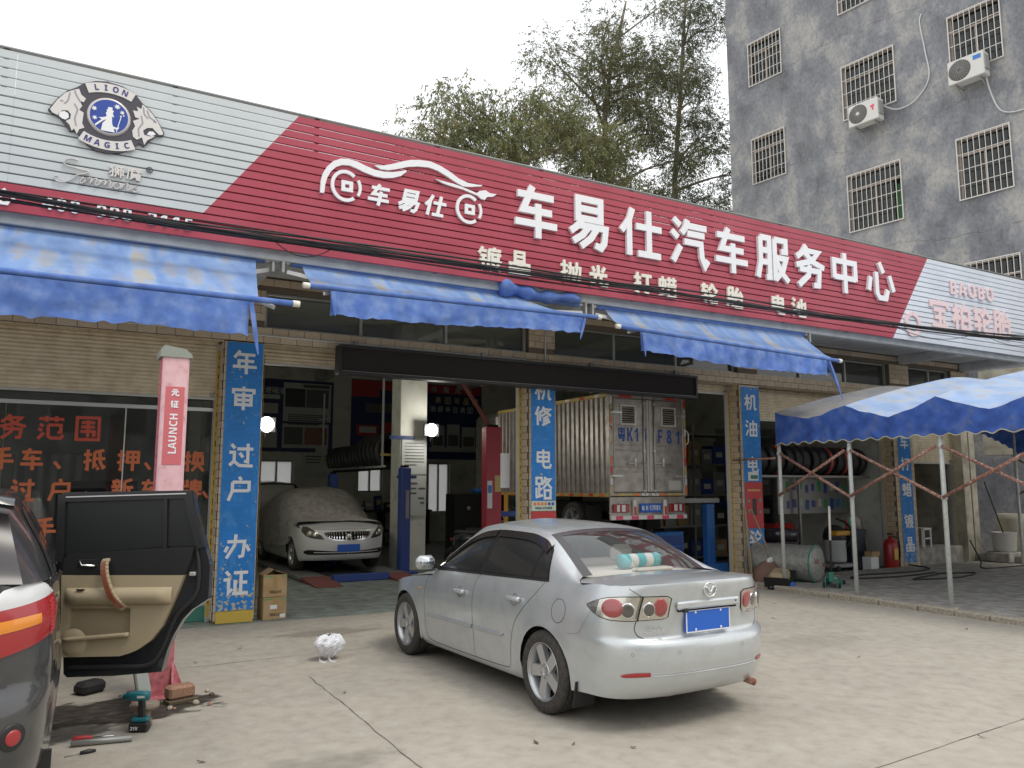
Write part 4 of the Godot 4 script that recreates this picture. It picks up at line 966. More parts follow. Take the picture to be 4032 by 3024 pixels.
# ---------------------------------------------------------------- awnings
func awning(label: String, xa: float, xb: float, ra: Vector3, rb: Vector3, ba: Vector3, bb: Vector3, ca: Array, drop: float, sd: int, tails: Array):
	# ra, rb roller ends; ba, bb front bar ends; ca = cloth corners along roller and bar as shares [r0, r1, b0, b1]
	var s := thing("awning", label, "awning", Vector3.ZERO, 0, "blue retractable awnings under the sign")
	var nz := noise(sd, 1.3, 3)
	var n := 36; var m := 14
	var mb := MB.new(true)
	var rows := []
	for i in m + 1:
		var v := i / float(m)
		var row := PackedVector3Array()
		for j in n + 1:
			var u := j / float(n)
			var p := ra.lerp(rb, lerpf(ca[0], ca[1], u)); var q := ba.lerp(bb, lerpf(ca[2], ca[3], u))
			var c := p.lerp(q, v)
			c.y -= 0.05 * sin(v * PI) + 0.018 * nz.get_noise_2d(c.x * 2.0, v * 2.5) * sin(v * PI)
			row.append(c)
		rows.append(row)
	mb.grid(rows)
	part(mb, "canopy_cloth", M.awning_blue, s)
	part(tb([ra, rb], 0.045, 10), "roller_tube", M.valance_blue, s)
	part(tb([ba, bb], 0.03, 10), "front_bar", M.valance_blue, s)
	for k in [[ba, bb], [bb, ba]]:
		var d: Vector3 = (k[0] - k[1]).normalized()
		part(tb([k[0] - d * 0.01, k[0] + d * 0.06], 0.034, 12), "end_cap", M.letter_cream, s)
	for k in [[ra, ba, bb], [rb, bb, ba]]:
		var d: Vector3 = (k[0] - (rb if k[0] == ra else ra)).normalized()
		part(tb([k[0], k[0] + d * 0.08], 0.03, 8), "roller_end", M.aluminium, s)
		part(bx(k[0] + d * 0.1 + Vector3(0, -0.02, 0), Vector3(0.03, 0.24, 0.12), 0.006), "bracket", M.galvanised, s)
		part(bx(k[0] + d * 0.13 + Vector3(0, 0.06, -0.03), Vector3(0.02, 0.12, 0.1), 0.004), "bracket", M.steel_grey, s)
		var e: Vector3 = k[0] + d * 0.05 + Vector3(0, -0.12, 0.02)
		var el: Vector3 = (k[0] - d * 0.75).lerp(k[1] - d * 0.75, 0.45) + Vector3(0, -0.11, 0)
		var arm := MB.new(); arm.bar(e, el, 0.035, 0.055, Vector3.UP, 0.006); arm.bar(el, (k[1] as Vector3) - d * 0.18 + Vector3(0, -0.055, -0.04), 0.03, 0.045, Vector3.UP, 0.006)
		part(arm, "folding_arm", M.aluminium, s)
	# valance hanging from the bar, with worn hem
	mb = MB.new(true)
	rows = []
	var va := ba.lerp(bb, ca[2] + 0.015); var vb := ba.lerp(bb, ca[3] - 0.015)
	if tails.size() > 2:
		va = ba.lerp(bb, tails[2]); vb = ba.lerp(bb, tails[3])
	var wn := int(va.distance_to(vb) / 0.07)
	for i in 9:
		var v := i / 8.0
		var row := PackedVector3Array()
		for j in wn + 1:
			var u := j / float(wn)
			var p := va.lerp(vb, u)
			var len := drop * (1.0 + 0.12 * sin(p.x * 1.1 + sd) + 0.1 * nz.get_noise_1d(p.x * 4.0))
			var hem := 0.012 * absf(sin(p.x * 9.0 + sd)) * v * v
			p.y -= 0.035 + len * v + hem - (0.05 * nz.get_noise_1d(p.x * 14.0) * maxf(v - 0.7, 0.0))
			p.z += 0.025 + 0.022 * sin(p.x * 2.7 + sd + v) * v + 0.03 * nz.get_noise_2d(p.x * 3.0, v) * v
			row.append(p)
		rows.append(row)
	mb.grid(rows)
	part(mb, "valance", M.valance_blue, s)
	# torn tails folded back at the valance ends
	for t in tails.slice(0, 2):
		if t == null: continue
		var o: Vector3 = va if t[0] == 0 else vb
		mb = MB.new(true)
		rows = []
		for i in 9:
			var v := i / 8.0
			var row := PackedVector3Array()
			for j in 6:
				var u := j / 5.0
				var w: float = t[2] * (1.0 - 0.85 * v * v)
				var a := u * 3.3 + v * 0.8
				row.append(o + Vector3(t[3] * v + sin(a) * w * 0.35, -0.03 - t[1] * v - 0.02 * u, 0.03 - cos(a) * w * 0.3 + 0.02 * v))
			rows.append(row)
		mb.grid(rows)
		part(mb, "torn_tail", M.valance_blue, s)
	return s

func build_awnings():
	awning("large faded blue awning hanging low over the shutter and pink lift post", -4.3, 2.0, Vector3(-4.3, 4.36, 1.32), Vector3(1.97, 4.335, 1.32), Vector3(-4.3, 3.56, 2.62), Vector3(2.0, 3.545, 2.66), [0.0, 0.985, 0.0, 0.945], 0.36, 4, [[1, 0.52, 0.12, 0.1]])
	awning("narrow sagging blue awning over the bay with the covered car, bunched at one end", 2.25, 6.38, Vector3(2.28, 4.33, 1.35), Vector3(6.4, 4.3, 1.35), Vector3(2.25, 3.85, 2.27), Vector3(6.37, 4.015, 1.86), [0.03, 0.74, 0.02, 0.99], 0.24, 11, [[0, 0.27, 0.14, 0.05], [1, 0.3, 0.14, -0.06], 0.06, 0.93])
	awning("blue awning with stretched cloth and twisted torn tails over the truck bay", 6.68, 11.14, Vector3(6.72, 4.3, 1.35), Vector3(11.1, 4.31, 1.35), Vector3(6.68, 3.9, 1.94), Vector3(11.14, 3.76, 2.0), [0.03, 0.98, 0.02, 0.99], 0.26, 17, [[0, 0.34, 0.12, 0.05], [1, 0.62, 0.16, 0.3], 0.08, 0.93])
	# bunched cloth of the narrow awning, rolled up against the sign
	var s: Node3D = get_node("awning_001")
	var nz := noise(5, 2.0, 3)
	var mb := MB.new(true)
	var pts := []; var rad := []
	for i in 26:
		var t := i / 25.0
		pts.append(Vector3(lerpf(5.05, 6.36, t), 4.33 + 0.02 * sin(t * 9) + 0.03 * (1 - t), 1.42 + 0.02 * cos(t * 7)))
		rad.append(lerpf(0.115, 0.06, t) * (1 + 0.25 * sin(t * 23)))
	mb.tube(pts, rad, 9)
	part(mb, "bunched_cloth", M.valance_blue, s)

# ---------------------------------------------------------------- column banners and posters
func banner_texture(sd: int, peel: float) -> ImageTexture:
	var w := 96; var h := 768
	var im := Image.create(w, h, false, Image.FORMAT_RGB8)
	var n1 := noise(sd, 0.02, 5); var n2 := noise(sd + 1, 0.05, 5); var n3 := noise(sd + 2, 0.008, 3)
	for y in h:
		for x in w:
			var c := Color(0.01, 0.19, 0.56)
			var v := 1.0 + 0.16 * n3.get_noise_2d(x * 2.0, y) + 0.12 * n2.get_noise_2d(x * 0.3, y * 3.0)
			c = Color(c.r * v, c.g * v, c.b * v)
			var t := y / float(h)
			var thin := n1.get_noise_2d(x * 1.5 + 300, y * 0.8)
			if thin > 0.4 - 0.22 * peel * t: c = c.lerp(Color(0.1, 0.3, 0.58), 0.3)
			var p := n2.get_noise_2d(x * 1.2, y * 1.2) + 0.5 * n1.get_noise_2d(x, y)
			if p > 0.62 - peel * 0.55 * smoothstep(0.78, 1.0, t): c = Color(0.5, 0.42, 0.29)
			im.set_pixel(x, y, c.linear_to_srgb())
	return ImageTexture.create_from_image(im)
func banner(label: String, x0: float, x1: float, y0: float, y1: float, chars: Array, sz: float, sd: int, peel: float, z := 0.02) -> Node3D:
	var s := thing("column_banner", label, "banner", Vector3((x0 + x1) / 2, 0, z), 0, "blue banners on the columns")
	var w := (x1 - x0) / 2
	var mb := MB.new()
	mb.quad_uv(Vector3(-w, y1, 0), Vector3(w, y1, 0), Vector3(w, y0, 0), Vector3(-w, y0, 0))
	var m := mat("banner_%d" % sd, Color.WHITE, 0.5)
	m.albedo_texture = banner_texture(sd, peel)
	part(mb, "panel", m, s)
	part(bx(Vector3(0, (y0 + y1) / 2, -0.005), Vector3(2 * w, y1 - y0, 0.008)), "backing_board", M.letter_side, s)
	for c in chars:
		mb = MB.new()
		var h: float = sz * (c[2] if c.size() > 2 else 1.0)
		glyph(mb, c[0], sz, h, sz * 0.125, 0.0005, xf_at(Vector3(-sz / 2, c[1] - h / 2, 0.002)))
		part(mb, "character", M.letter_print, s)
	return s
func build_banners():
	var a := banner("blue banner for inspections and paperwork, peeling at the foot, beside the cartons", 1.83, 2.285, 0.16, 3.56, [["年", 3.3], ["审", 2.83], ["过", 2.1], ["户", 1.67], ["办", 0.95], ["证", 0.5]], 0.32, 101, 1.0)
	part(bx(Vector3(0, 0.08, -0.004), Vector3(0.45, 0.14, 0.02)), "painted_foot", M.tape_yellow, a)
	var b := banner("blue banner with white characters on the column between covered car and truck", 6.4, 6.84, 1.48, 3.56, [["机", 3.2], ["修", 2.8], ["电", 2.13], ["路", 1.68, 1.15]], 0.31, 102, 0.1)
	part(bx(Vector3(0, 1.4, 0.0), Vector3(0.44, 0.15, 0.012)), "pale_sticker", M.poster_pale, b)
	for q in 6: part(bx(Vector3(-0.16 + q * 0.065, 1.43, 0.007), Vector3(0.045, 0.045, 0.002)), "printed_mark", M.print_blue if q > 3 else M.reflect_orange, b)
	flat_text("0668-3155888", 0.035, "number", M.black_plastic, b, Vector3(0, 1.365, 0.008), Basis.IDENTITY, 0.002)
	part(bx(Vector3(0, 1.0, 0.0), Vector3(0.44, 0.63, 0.012)), "red_sticker", M.poster_red, b)
	var c := banner("blue banner with a red tyre poster pasted over it, by the wheel-load shovel", 10.92, 11.38, 0.2, 3.53, [["机", 3.25], ["油", 2.77], ["电", 2.1], ["轮", 0.76], ["胎", 0.42]], 0.31, 103, 0.2)
	var p := part(bx(Vector3(0.0, 1.36, 0.006), Vector3(0.44, 0.84, 0.006)), "red_poster", M.poster_red, c)
	part(bx(Vector3(0.0, 1.33, 0.011), Vector3(0.1, 0.3, 0.004), 0.001), "printed_tyre", M.black_plastic, p)
	for q in [[-0.14, 1.43], [-0.14, 1.25], [0.15, 1.45], [0.15, 1.24]]:
		var rg := MB.new(); rg.lathe([[0.04, 0.0], [0.036, 0.003], [0.0, 0.003]], 16, Transform3D(Basis(Vector3.RIGHT, PI / 2), Vector3(q[0], q[1], 0.009)))
		part(rg, "printed_ring", M.lamp_dark, p)
	for q in 6: part(bx(Vector3(-0.14 + q * 0.055, 1.63, 0.011), Vector3(0.038, 0.036, 0.002)), "printed_mark", M.reflect_yellow, p)
	part(bx(Vector3(0.0, 1.885, 0.006), Vector3(0.26, 0.16, 0.006)), "photo_sticker", M.paper_white, c)
	part(bx(Vector3(0.02, 1.87, 0.0105), Vector3(0.18, 0.07, 0.002)), "printed_mark", M.jack_green, c)
	banner("dusty blue banner seen behind the tent poles, its lowest part worn grey", 15.42, 15.83, 0.12, 3.5, [["车", 2.63], ["打", 2.17], ["蜡", 1.64], ["镀", 0.98], ["晶", 0.5]], 0.29, 104, 0.9)

# ---------------------------------------------------------------- the glazed office front
func build_office_front():
	var s := thing("office_glazing", "dark glass office front with orange lettering stickers behind the pink post", "shop front", Vector3(0, 0, -0.36))
	for k in [[-2.2, -0.55], [-0.55, 0.72], [0.72, 1.78]]:
		part(bx(Vector3((k[0] + k[1]) / 2, 1.46, 0), Vector3(k[1] - k[0] - 0.012, 2.42, 0.01)), "glass_pane", M.glass_front, s)
	part(bx(Vector3(-0.2, 2.695, 0), Vector3(3.99, 0.05, 0.06), 0.004), "head_bar", M.aluminium, s)
	part(bx(Vector3(-0.2, 2.98, 0), Vector3(3.99, 0.52, 0.01)), "upper_glass", M.glass_front, s)
	part(bx(Vector3(-0.2, 0.22, 0), Vector3(3.99, 0.05, 0.06), 0.004), "bottom_bar", M.aluminium, s)
	part(bx(Vector3(-0.2, 0.1, 0.02), Vector3(3.99, 0.19, 0.12), 0.01), "stone_sill", M.tank_green, s)
	part(bx(Vector3(0.72, 1.46, 0.004), Vector3(0.014, 2.42, 0.02)), "joint_strip", M.aluminium, s)
	part(bx(Vector3(1.77, 1.6, 0.0), Vector3(0.05, 3.2, 0.05)), "side_frame", M.aluminium, s)
	var rows := [["业务范围", [-0.93, -0.61, -0.22, 0.17], 2.4, 0.3, "sticker_red"], ["手车、抵押、置换", [-0.68, -0.38, -0.07, 0.28, 0.65, 0.92, 1.14, 1.42], 2.02, 0.27, "sticker_orange"], ["过户、新车、牌、", [-0.45, -0.07, 0.27, 0.6, 0.92, 1.2, 1.4, 1.62], 1.66, 0.27, "sticker_orange"], ["二手车", [-0.5, -0.2, 0.1], 1.2, 0.27, "sticker_orange"]]
	for r in rows:
		for i in r[0].length():
			var mb := MB.new()
			glyph(mb, r[0][i], r[3] * 0.95, r[3], 0.036, 0.0004, xf_at(Vector3(r[1][i], r[2] - r[3] / 2, 0.0065)))
			part(mb, "sticker_character", M[r[4]], s)
	# things seen through the glass
	var f := thing("office_desk", "dark red office cabinet standing behind the glass front", "cabinet", Vector3(0.55, 0, -2.0))
	part(bx(Vector3(0, 0.9, 0), Vector3(0.95, 1.75, 0.4), 0.01), "cabinet_body", mat("maroon", lin(0.1, 0.012, 0.016), 0.5), f)
	part(bx(Vector3(0, 0.04, 0), Vector3(0.85, 0.08, 0.36)), "plinth", M.matt_black, f)
	part(bx(Vector3(0.0, 1.0, 0.203), Vector3(0.01, 1.5, 0.004)), "painted_door_gap", M.matt_black, f)
	var w := thing("office_curtain", "pale curtain hanging at the back of the office", "curtain", Vector3(-0.05, 0, -2.45))
	var mb := MB.new(true); var rw := []
	for i in 2:
		var row := PackedVector3Array()
		for j in 41: row.append(Vector3(-0.45 + j * 0.9 / 40, 0.8 + i * 1.35, 0.03 * sin(j * 0.9)))
		rw.append(row)
	mb.grid(rw, true)
	part(mb, "cloth", M.cushion_white, w)
	part(tb([Vector3(-0.5, 2.16, 0), Vector3(0.5, 2.16, 0)], 0.015, 6), "rail", M.aluminium, w)
	var pw := MB.new(); pw.box(Vector3(-1.1, 2.55, -2.72), Vector3(6.1, 5.1, 0.12)); part(pw, "office_back_wall", M.inside_paint, shop)

# ---------------------------------------------------------------- cars: a shell of outlines at each height, with decks and a glasshouse on top
# s runs forward from the rear axle, h up, w to the right; a car faces local -z
var D := {}
func cp(s: float, h: float, w: float) -> Vector3: return Vector3(w, h, -s)
func shell(c: float, h: float) -> Vector3:   # c 0..1 rear centre to side, 1..2 along the side, 2..3 to the front centre; right half
	var W := ramp(D.half, h)
	var s: float; var w: float
	if c < 1.0:
		var th := c * PI / 2
		var sr := ramp(D.rear, h)
		w = W * pow(sin(th), 2.0 / D.pr)
		s = sr + (D.s0 - sr) * (1.0 - pow(cos(th), 2.0 / D.pr))
	elif c <= 2.0:
		w = W; s = lerpf(D.s0, D.s1, c - 1.0)
	else:
		var th := (3.0 - c) * PI / 2
		var sf := ramp(D.front, h)
		w = W * pow(sin(th), 2.0 / D.pf)
		s = sf - (sf - D.s1) * (1.0 - pow(cos(th), 2.0 / D.pf))
	w *= ramp(D.taper, s)
	for ax in D.axles:
		var d := absf(Vector2(s - ax, h - D.wr).length() - D.arch)
		if h > D.wr - 0.1: w += D.flare * exp(-d * d / 0.004) * smoothstep(0.6, 1.0, minf(c, 3.0 - c))
	return cp(s, h, w)
func c_of(s: float) -> float: return 1.0 + (s - D.s0) / (D.s1 - D.s0)
func shell_out(c: float, h: float) -> Vector3:
	var a := shell(minf(c + 0.01, 2.9999), h) - shell(maxf(c - 0.01, 0.0001), h)
	var b := shell(c, h + 0.01) - shell(c, h - 0.01)
	return b.cross(a).normalized() if b.cross(a).dot(shell(c, h) - Vector3(0, h, -1.3)) > 0 else a.cross(b).normalized()
func on_shell(c: float, h: float, out := 0.0, side := 1.0) -> Vector3:
	var p := shell(c, h) + shell_out(c, h) * out
	p.x *= side
	return p
func deck_h(s: float, w: float) -> float: return ramp(D.deck, s) - D.crown * pow(absf(w) / 0.85, 2.2)
func hood_h(s: float, w: float) -> float: return ramp(D.hood, s) - D.hood_crown * pow(absf(w) / 0.85, 2.2)
func edge_h(c: float) -> float:
	var h0: float = D.edge_h
	if c < 1.0:
		var p := shell(c, h0); return deck_h(-p.z, p.x)
	if c > 2.0:
		var p := shell(c, D.nose_h); return hood_h(-p.z, p.x)
	var s := lerpf(D.s0, D.s1, c - 1.0)
	if s < D.bs0: return deck_h(s, ramp(D.half, 1.0))
	if s > D.bs1: return hood_h(s, ramp(D.half, 0.9))
	return ramp(D.belt, s)
func low_h(c: float) -> float:
	var p := shell(c, 0.35)
	var s := -p.z
	var lo := ramp(D.sill, s)
	for ax in D.axles:
		var d := absf(s - ax)
		if d < D.arch and c > 0.7 and c < 2.4: lo = maxf(lo, D.wr + sqrt(maxf(D.arch * D.arch - d * d, 0.0)))
	return lo
func shell_columns() -> Array:
	var cs := []
	for i in 20: cs.append(i / 20.0)
	var ss := []
	var n := 66
	for i in n + 1: ss.append(lerpf(D.s0, D.s1, i / float(n)))
	for ax in D.axles:
		for e in [-D.arch - 0.0015, -D.arch + 0.0015, D.arch - 0.0015, D.arch + 0.0015, -D.arch * 0.97, D.arch * 0.97, -D.arch * 0.9, D.arch * 0.9]:
			if ax + e > D.s0 and ax + e < D.s1: ss.append(ax + e)
	ss.sort()
	for s in ss: cs.append(c_of(s))
	for i in range(1, 19): cs.append(2.0 + i / 18.0)
	return cs
func clean_grid(mb: MB, rows: Array, out_from: Vector3):
	for i in rows.size() - 1:
		for j in rows[i].size() - 1:
			var q := [rows[i][j], rows[i][j + 1], rows[i + 1][j + 1], rows[i + 1][j]]
			for t in [[0, 1, 2], [0, 2, 3]]:
				var a: Vector3 = q[t[0]]; var b: Vector3 = q[t[1]]; var c: Vector3 = q[t[2]]
				if (b - a).cross(c - a).length() > 1e-8: mb.tri_out(a, b, c, (a + b + c) / 3.0 - out_from)
func car_body(root: Node3D, paint: Material, full_top := true):
	var cs := shell_columns()
	var mb := MB.new(true)
	for side in [-1.0, 1.0]:
		var rows := []
		for h in D.hs:
			var row := []
			for c in cs:
				var p := shell(c, clampf(h, low_h(c), maxf(edge_h(c), low_h(c))))
				p.x *= side
				row.append(p)
			rows.append(row)
		clean_grid(mb, rows, Vector3(0, 0.5, -1.3))
	# rear deck
	var rows := []
	var wmax: float = shell(1.0, 1.0).x * 0.995
	for i in 15:
		var row := []
		for j in 33:
			var w := lerpf(-wmax, wmax, j / 32.0)
			var aw := absf(w)
			var f: float = ramp(D.glass_base, aw)
			# rear end of the deck at this w: walk the outline
			var lo := 0.0; var hi := 1.0
			for k in 18:
				var m := (lo + hi) / 2
				if shell(m, D.edge_h).x < aw: lo = m
				else: hi = m
			var e := shell(lo, edge_h(lo))
			var s := lerpf(f, -e.z, i / 14.0)
			row.append(cp(s, deck_h(s, w), w))
		rows.append(row)
	clean_grid(mb, rows, Vector3(0, 0.0, 0.6))
	# hood
	rows = []
	for i in 15:
		var row := []
		for j in 25:
			var w: float = lerpf(-0.8, 0.8, j / 24.0) * (D.hood_w / 0.8)
			var aw := absf(w)
			var lo := 2.0; var hi := 3.0
			for k in 18:
				var m := (lo + hi) / 2
				if shell(m, D.nose_h).x > aw: lo = m
				else: hi = m
			var e := shell(lo, edge_h(lo))
			var s := lerpf(ramp(D.cowl, aw), -e.z, i / 14.0)
			row.append(cp(s, hood_h(s, w), w))
		rows.append(row)
	clean_grid(mb, rows, Vector3(0, 0.0, -3.0))
	var body := part(mb, "body", paint, root)
	# wheel wells and floor, dark
	mb = MB.new()
	mb.box(cp((D.s0 + D.s1) / 2, 0.3, 0), Vector3(1.2, 0.12, D.s1 - D.s0 + 0.6))
	for ax in D.axles:
		for side in [-1.0, 1.0]:
			var pts := []
			for k in 13:
				var a := PI * k / 12.0
				pts.append(Vector2(ax + cos(a) * D.arch, D.wr + sin(a) * D.arch))
			for k in 12:
				var p0: Vector2 = pts[k]; var p1: Vector2 = pts[k + 1]
				mb.quad(cp(p0.x, p0.y, 0.85 * side * D.wscale), cp(p1.x, p1.y, 0.85 * side * D.wscale), cp(p1.x, p1.y, 0.5 * side), cp(p0.x, p0.y, 0.5 * side), Vector3(0, -1, 0))
			mb.box(cp(ax, 0.45, 0.5 * side), Vector3(0.02, 0.5, D.arch * 2))
	part(mb, "underbody", M.gap_black, root)
	return body
func house_pt(t: float, v: float, side: float) -> Vector3:   # t 0..4 rear glass foot to windscreen foot; v 0 belt, 1 rail, 2 centre line
	var b := _line(D.B, t); var r := _line(D.R, t); var c := _line(D.T, t)
	var p: Vector3
	if v <= 1.0:
		p = b.lerp(r, v); p.x += 0.03 * sin(v * PI) * D.tumble
	else:
		var u := v - 1.0
		p = r.lerp(c, u)
		p.y += D.roof_bow * sin(u * PI / 2 + 0.0) * (1.0 - u) * 1.6
	p.x *= side
	return p
func _line(l: Array, t: float) -> Vector3:
	var n := l.size()
	var j := mini(int(t), n - 2)
	var f := t - j
	var a := func(i: int) -> Vector3: return cp(l[i][0], l[i][1], l[i][2])
	var k := func(i: int) -> bool: return i == 1 or i == 3   # sharper turns at the heads of the two screens
	var p0: Vector3 = a.call(maxi(j - 1, 0)); var p1: Vector3 = a.call(j); var p2: Vector3 = a.call(j + 1); var p3: Vector3 = a.call(mini(j + 2, n - 1))
	return p1.cubic_interpolate(p2, p0, p3, f).lerp(p1.lerp(p2, f), 0.35)
func house_patch(mb: MB, t0: float, t1: float, nt: int, v0: float, v1: float, nv: int, lift := 0.0):
	for side in [-1.0, 1.0]:
		var rows := []
		for i in nt + 1:
			var row := []
			for j in nv + 1:
				var p := house_pt(lerpf(t0, t1, i / float(nt)), lerpf(v0, v1, j / float(nv)), side)
				if lift != 0.0: p += (p - Vector3(0, 0.8, -1.0)).normalized() * lift
				row.append(p)
			rows.append(row)
		clean_grid(mb, rows, Vector3(0, 0.6, -1.0))
func car_house(root: Node3D, paint: Material, rear_mat: Material, front_mat: Material):
	var mb := MB.new(true)
	house_patch(mb, 0, 4, 48, 0, 1, 8)
	house_patch(mb, 1, 3, 24, 1, 2, 10)
	part(mb, "roof", paint, root)
	mb = MB.new(true); house_patch(mb, 0, 1, 14, 1, 2, 12)
	var g := part(mb, "rear_window", rear_mat, root)
	mb = MB.new(true); house_patch(mb, 3, 4, 14, 1, 2, 12); part(mb, "windscreen", front_mat, root)
	mb = MB.new(true); house_patch(mb, 0.0, 1.0, 14, 1.0, 1.13, 2, 0.003); house_patch(mb, 0.9, 1.0, 3, 1.13, 2, 10, 0.003)
	part(mb, "black_edge", M.frit, g)
func side_w(s: float, h: float) -> float:   # half width of the glasshouse side at (s, h)
	var best := 0.0
	# find t with belt s, then v by height; belt and rail run nearly side by side here
	var t := 2.0
	for k in 14:
		var b := _line(D.B, t); var r := _line(D.R, t)
		var v := clampf((h - b.y) / maxf(r.y - b.y, 0.02), 0, 1)
		var p := b.lerp(r, v)
		t = clampf(t + (s + p.z) * 0.9, 0.0, 4.0)
		best = p.x + 0.03 * sin(v * PI) * D.tumble
	return best
func side_sheet(s0: float, s1: float, bot: Array, top: Array, side: float, lift: float, n := 26, m := 8) -> MB:
	var mb := MB.new(true)
	var rows := []
	for i in m + 1:
		var row := []
		for j in n + 1:
			var s := lerpf(s0, s1, j / float(n))
			var h0 := ramp(bot, s); var h1 := maxf(ramp(top, s), h0 + 0.001)
			var h := lerpf(h0, h1, i / float(m))
			row.append(cp(s, h, (side_w(s, h) + lift) * side))
		rows.append(row)
	clean_grid(mb, rows, Vector3(0, 0.9, -1.2))
	return mb
func shell_sheet(c0: float, c1: float, bot: Array, top: Array, side: float, lift: float, n := 24, m := 6, bulge := 0.0) -> MB:
	var mb := MB.new(true)
	var rows := []
	for i in m + 1:
		var row := []
		for j in n + 1:
			var c := lerpf(c0, c1, j / float(n))
			var h0 := ramp(bot, c); var h1 := maxf(ramp(top, c), h0 + 0.0005)
			var v := i / float(m)
			row.append(on_shell(c, lerpf(h0, h1, v), lift + bulge * sin(v * PI), side))
		rows.append(row)
	clean_grid(mb, rows, Vector3(0, 0.5, -1.3))
	return mb
func seam(pts: Array, side: float, w := 0.005, n := 30) -> MB:   # a narrow raised strip along points [c, h] of the shell; in black it paints the shade of a gap
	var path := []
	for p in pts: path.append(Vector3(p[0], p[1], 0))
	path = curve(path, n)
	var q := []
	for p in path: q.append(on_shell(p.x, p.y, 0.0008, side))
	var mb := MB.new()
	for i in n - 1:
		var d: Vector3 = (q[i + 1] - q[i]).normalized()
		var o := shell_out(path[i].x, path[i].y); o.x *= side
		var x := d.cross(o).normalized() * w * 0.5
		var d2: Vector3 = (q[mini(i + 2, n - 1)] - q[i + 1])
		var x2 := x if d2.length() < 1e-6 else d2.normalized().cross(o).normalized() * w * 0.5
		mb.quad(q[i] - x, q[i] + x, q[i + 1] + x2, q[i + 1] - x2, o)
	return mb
func wheel(root: Node3D, at: Vector3, r: float, side: float, spokes: int, steer := 0.0, tw := 0.2, style := 0):
	var w := Node3D.new(); w.name = "wheel"; root.add_child(w, true)
	w.position = at; w.rotation = Vector3(0, steer + (0.0 if side > 0 else PI), 0)
	var ax := Transform3D(Basis(Vector3.BACK, -PI / 2), Vector3.ZERO)   # local y -> +x, outwards
	var mb := MB.new(true)
	var h := tw / 2
	mb.lathe([[r * 0.67, -h * 0.9], [r * 0.8, -h * 1.04], [r * 0.93, -h], [r * 0.985, -h * 0.8], [r, -h * 0.5], [r, h * 0.5], [r * 0.985, h * 0.8], [r * 0.93, h], [r * 0.8, h * 1.04], [r * 0.67, h * 0.9]], 48, ax)
	part(mb, "tyre", M.tyre, w)
	mb = MB.new()
	for k in 3:
		var y := (-0.5 + k * 0.5) * h
		mb.lathe([[r + 0.0008, y - 0.004], [r + 0.001, y + 0.004]], 48, ax)
	part(mb, "tread_groove", M.gap_black, w)
	mb = MB.new(true)
	mb.lathe([[r * 0.6, -h * 0.8], [r * 0.62, -h * 0.2], [r * 0.62, h * 0.55], [r * 0.665, h * 0.82], [r * 0.685, h * 0.94], [r * 0.7, h * 0.97], [r * 0.695, h * 0.88]], 48, ax)
	part(mb, "rim", M.alloy, w)
	mb = MB.new(); mb.lathe([[r * 0.6, h * 0.02], [0.0, h * 0.02]], 32, ax); part(mb, "brake_shield", M.gap_black, w)
	mb = MB.new(true); mb.lathe([[r * 0.46, h * 0.05], [r * 0.46, h * 0.16], [r * 0.2, h * 0.16], [0.0, h * 0.16]], 32, ax); part(mb, "brake_disc", M.steel_grey, w)
	for k in spokes:
		var a := TAU * k / spokes + 0.3
		var rot := Basis(Vector3.RIGHT, a)
		mb = MB.new()
		var x1 := h * 0.72; var x0 := h * 0.5
		var wi := r * (0.13 if style == 0 else 0.1); var wo := r * (0.135 if style == 0 else 0.08)
		var f := [Vector3(x1 * 0.92, r * 0.1, -wi), Vector3(x1 * 0.92, r * 0.1, wi), Vector3(x1 * 1.06, r * 0.665, wo * 1.15 + (0.02 if style == 0 else 0.0)), Vector3(x1 * 1.06, r * 0.665, -wo + (0.02 if style == 0 else 0.0))]
		var g := f.map(func(p): return Vector3(x0 * 0.6, p.y, p.z * 1.12))
		for i in 4: f[i] = rot * f[i]; g[i] = rot * g[i]
		mb.quad(f[0], f[1], f[2], f[3], Vector3.RIGHT)
		for e in [[0, 3], [1, 2]]: mb.quad(f[e[0]], f[e[1]], g[e[1]], g[e[0]], f[e[0]] - f[1 if e[0] == 0 else 0])
		part(mb, "spoke", M.alloy, w)
	mb = MB.new(true); mb.lathe([[r * 0.19, h * 0.5], [r * 0.185, h * 0.7], [r * 0.11, h * 0.74], [r * 0.1, h * 0.68], [0.0, h * 0.7]], 24, ax); part(mb, "hub", M.alloy, w)
	for k in 5:
		var a := TAU * (k + 0.5) / 5
		part(tb([Vector3(h * 0.6, cos(a) * r * 0.15, sin(a) * r * 0.15), Vector3(h * 0.755, cos(a) * r * 0.15, sin(a) * r * 0.15)], r * 0.028, 6), "wheel_nut", M.steel_grey, w)
func disc_on(c: float, h: float, side: float, rx: float, ry: float, out: float, dome: float) -> MB:   # an oval lens lying on the shell
	var mb := MB.new(true)
	var o := on_shell(c, h, out, side)
	var z := shell_out(c, h); z.x *= side
	var x := Vector3.UP.cross(z).normalized(); var y := z.cross(x)
	var b := Basis(x * rx, z, -y * ry)
	mb.lathe([[1.0, -0.012], [1.0, 0.0], [0.85, dome * 0.5], [0.5, dome * 0.9], [0.0, dome]], 24, Transform3D(b, o))
	return mb

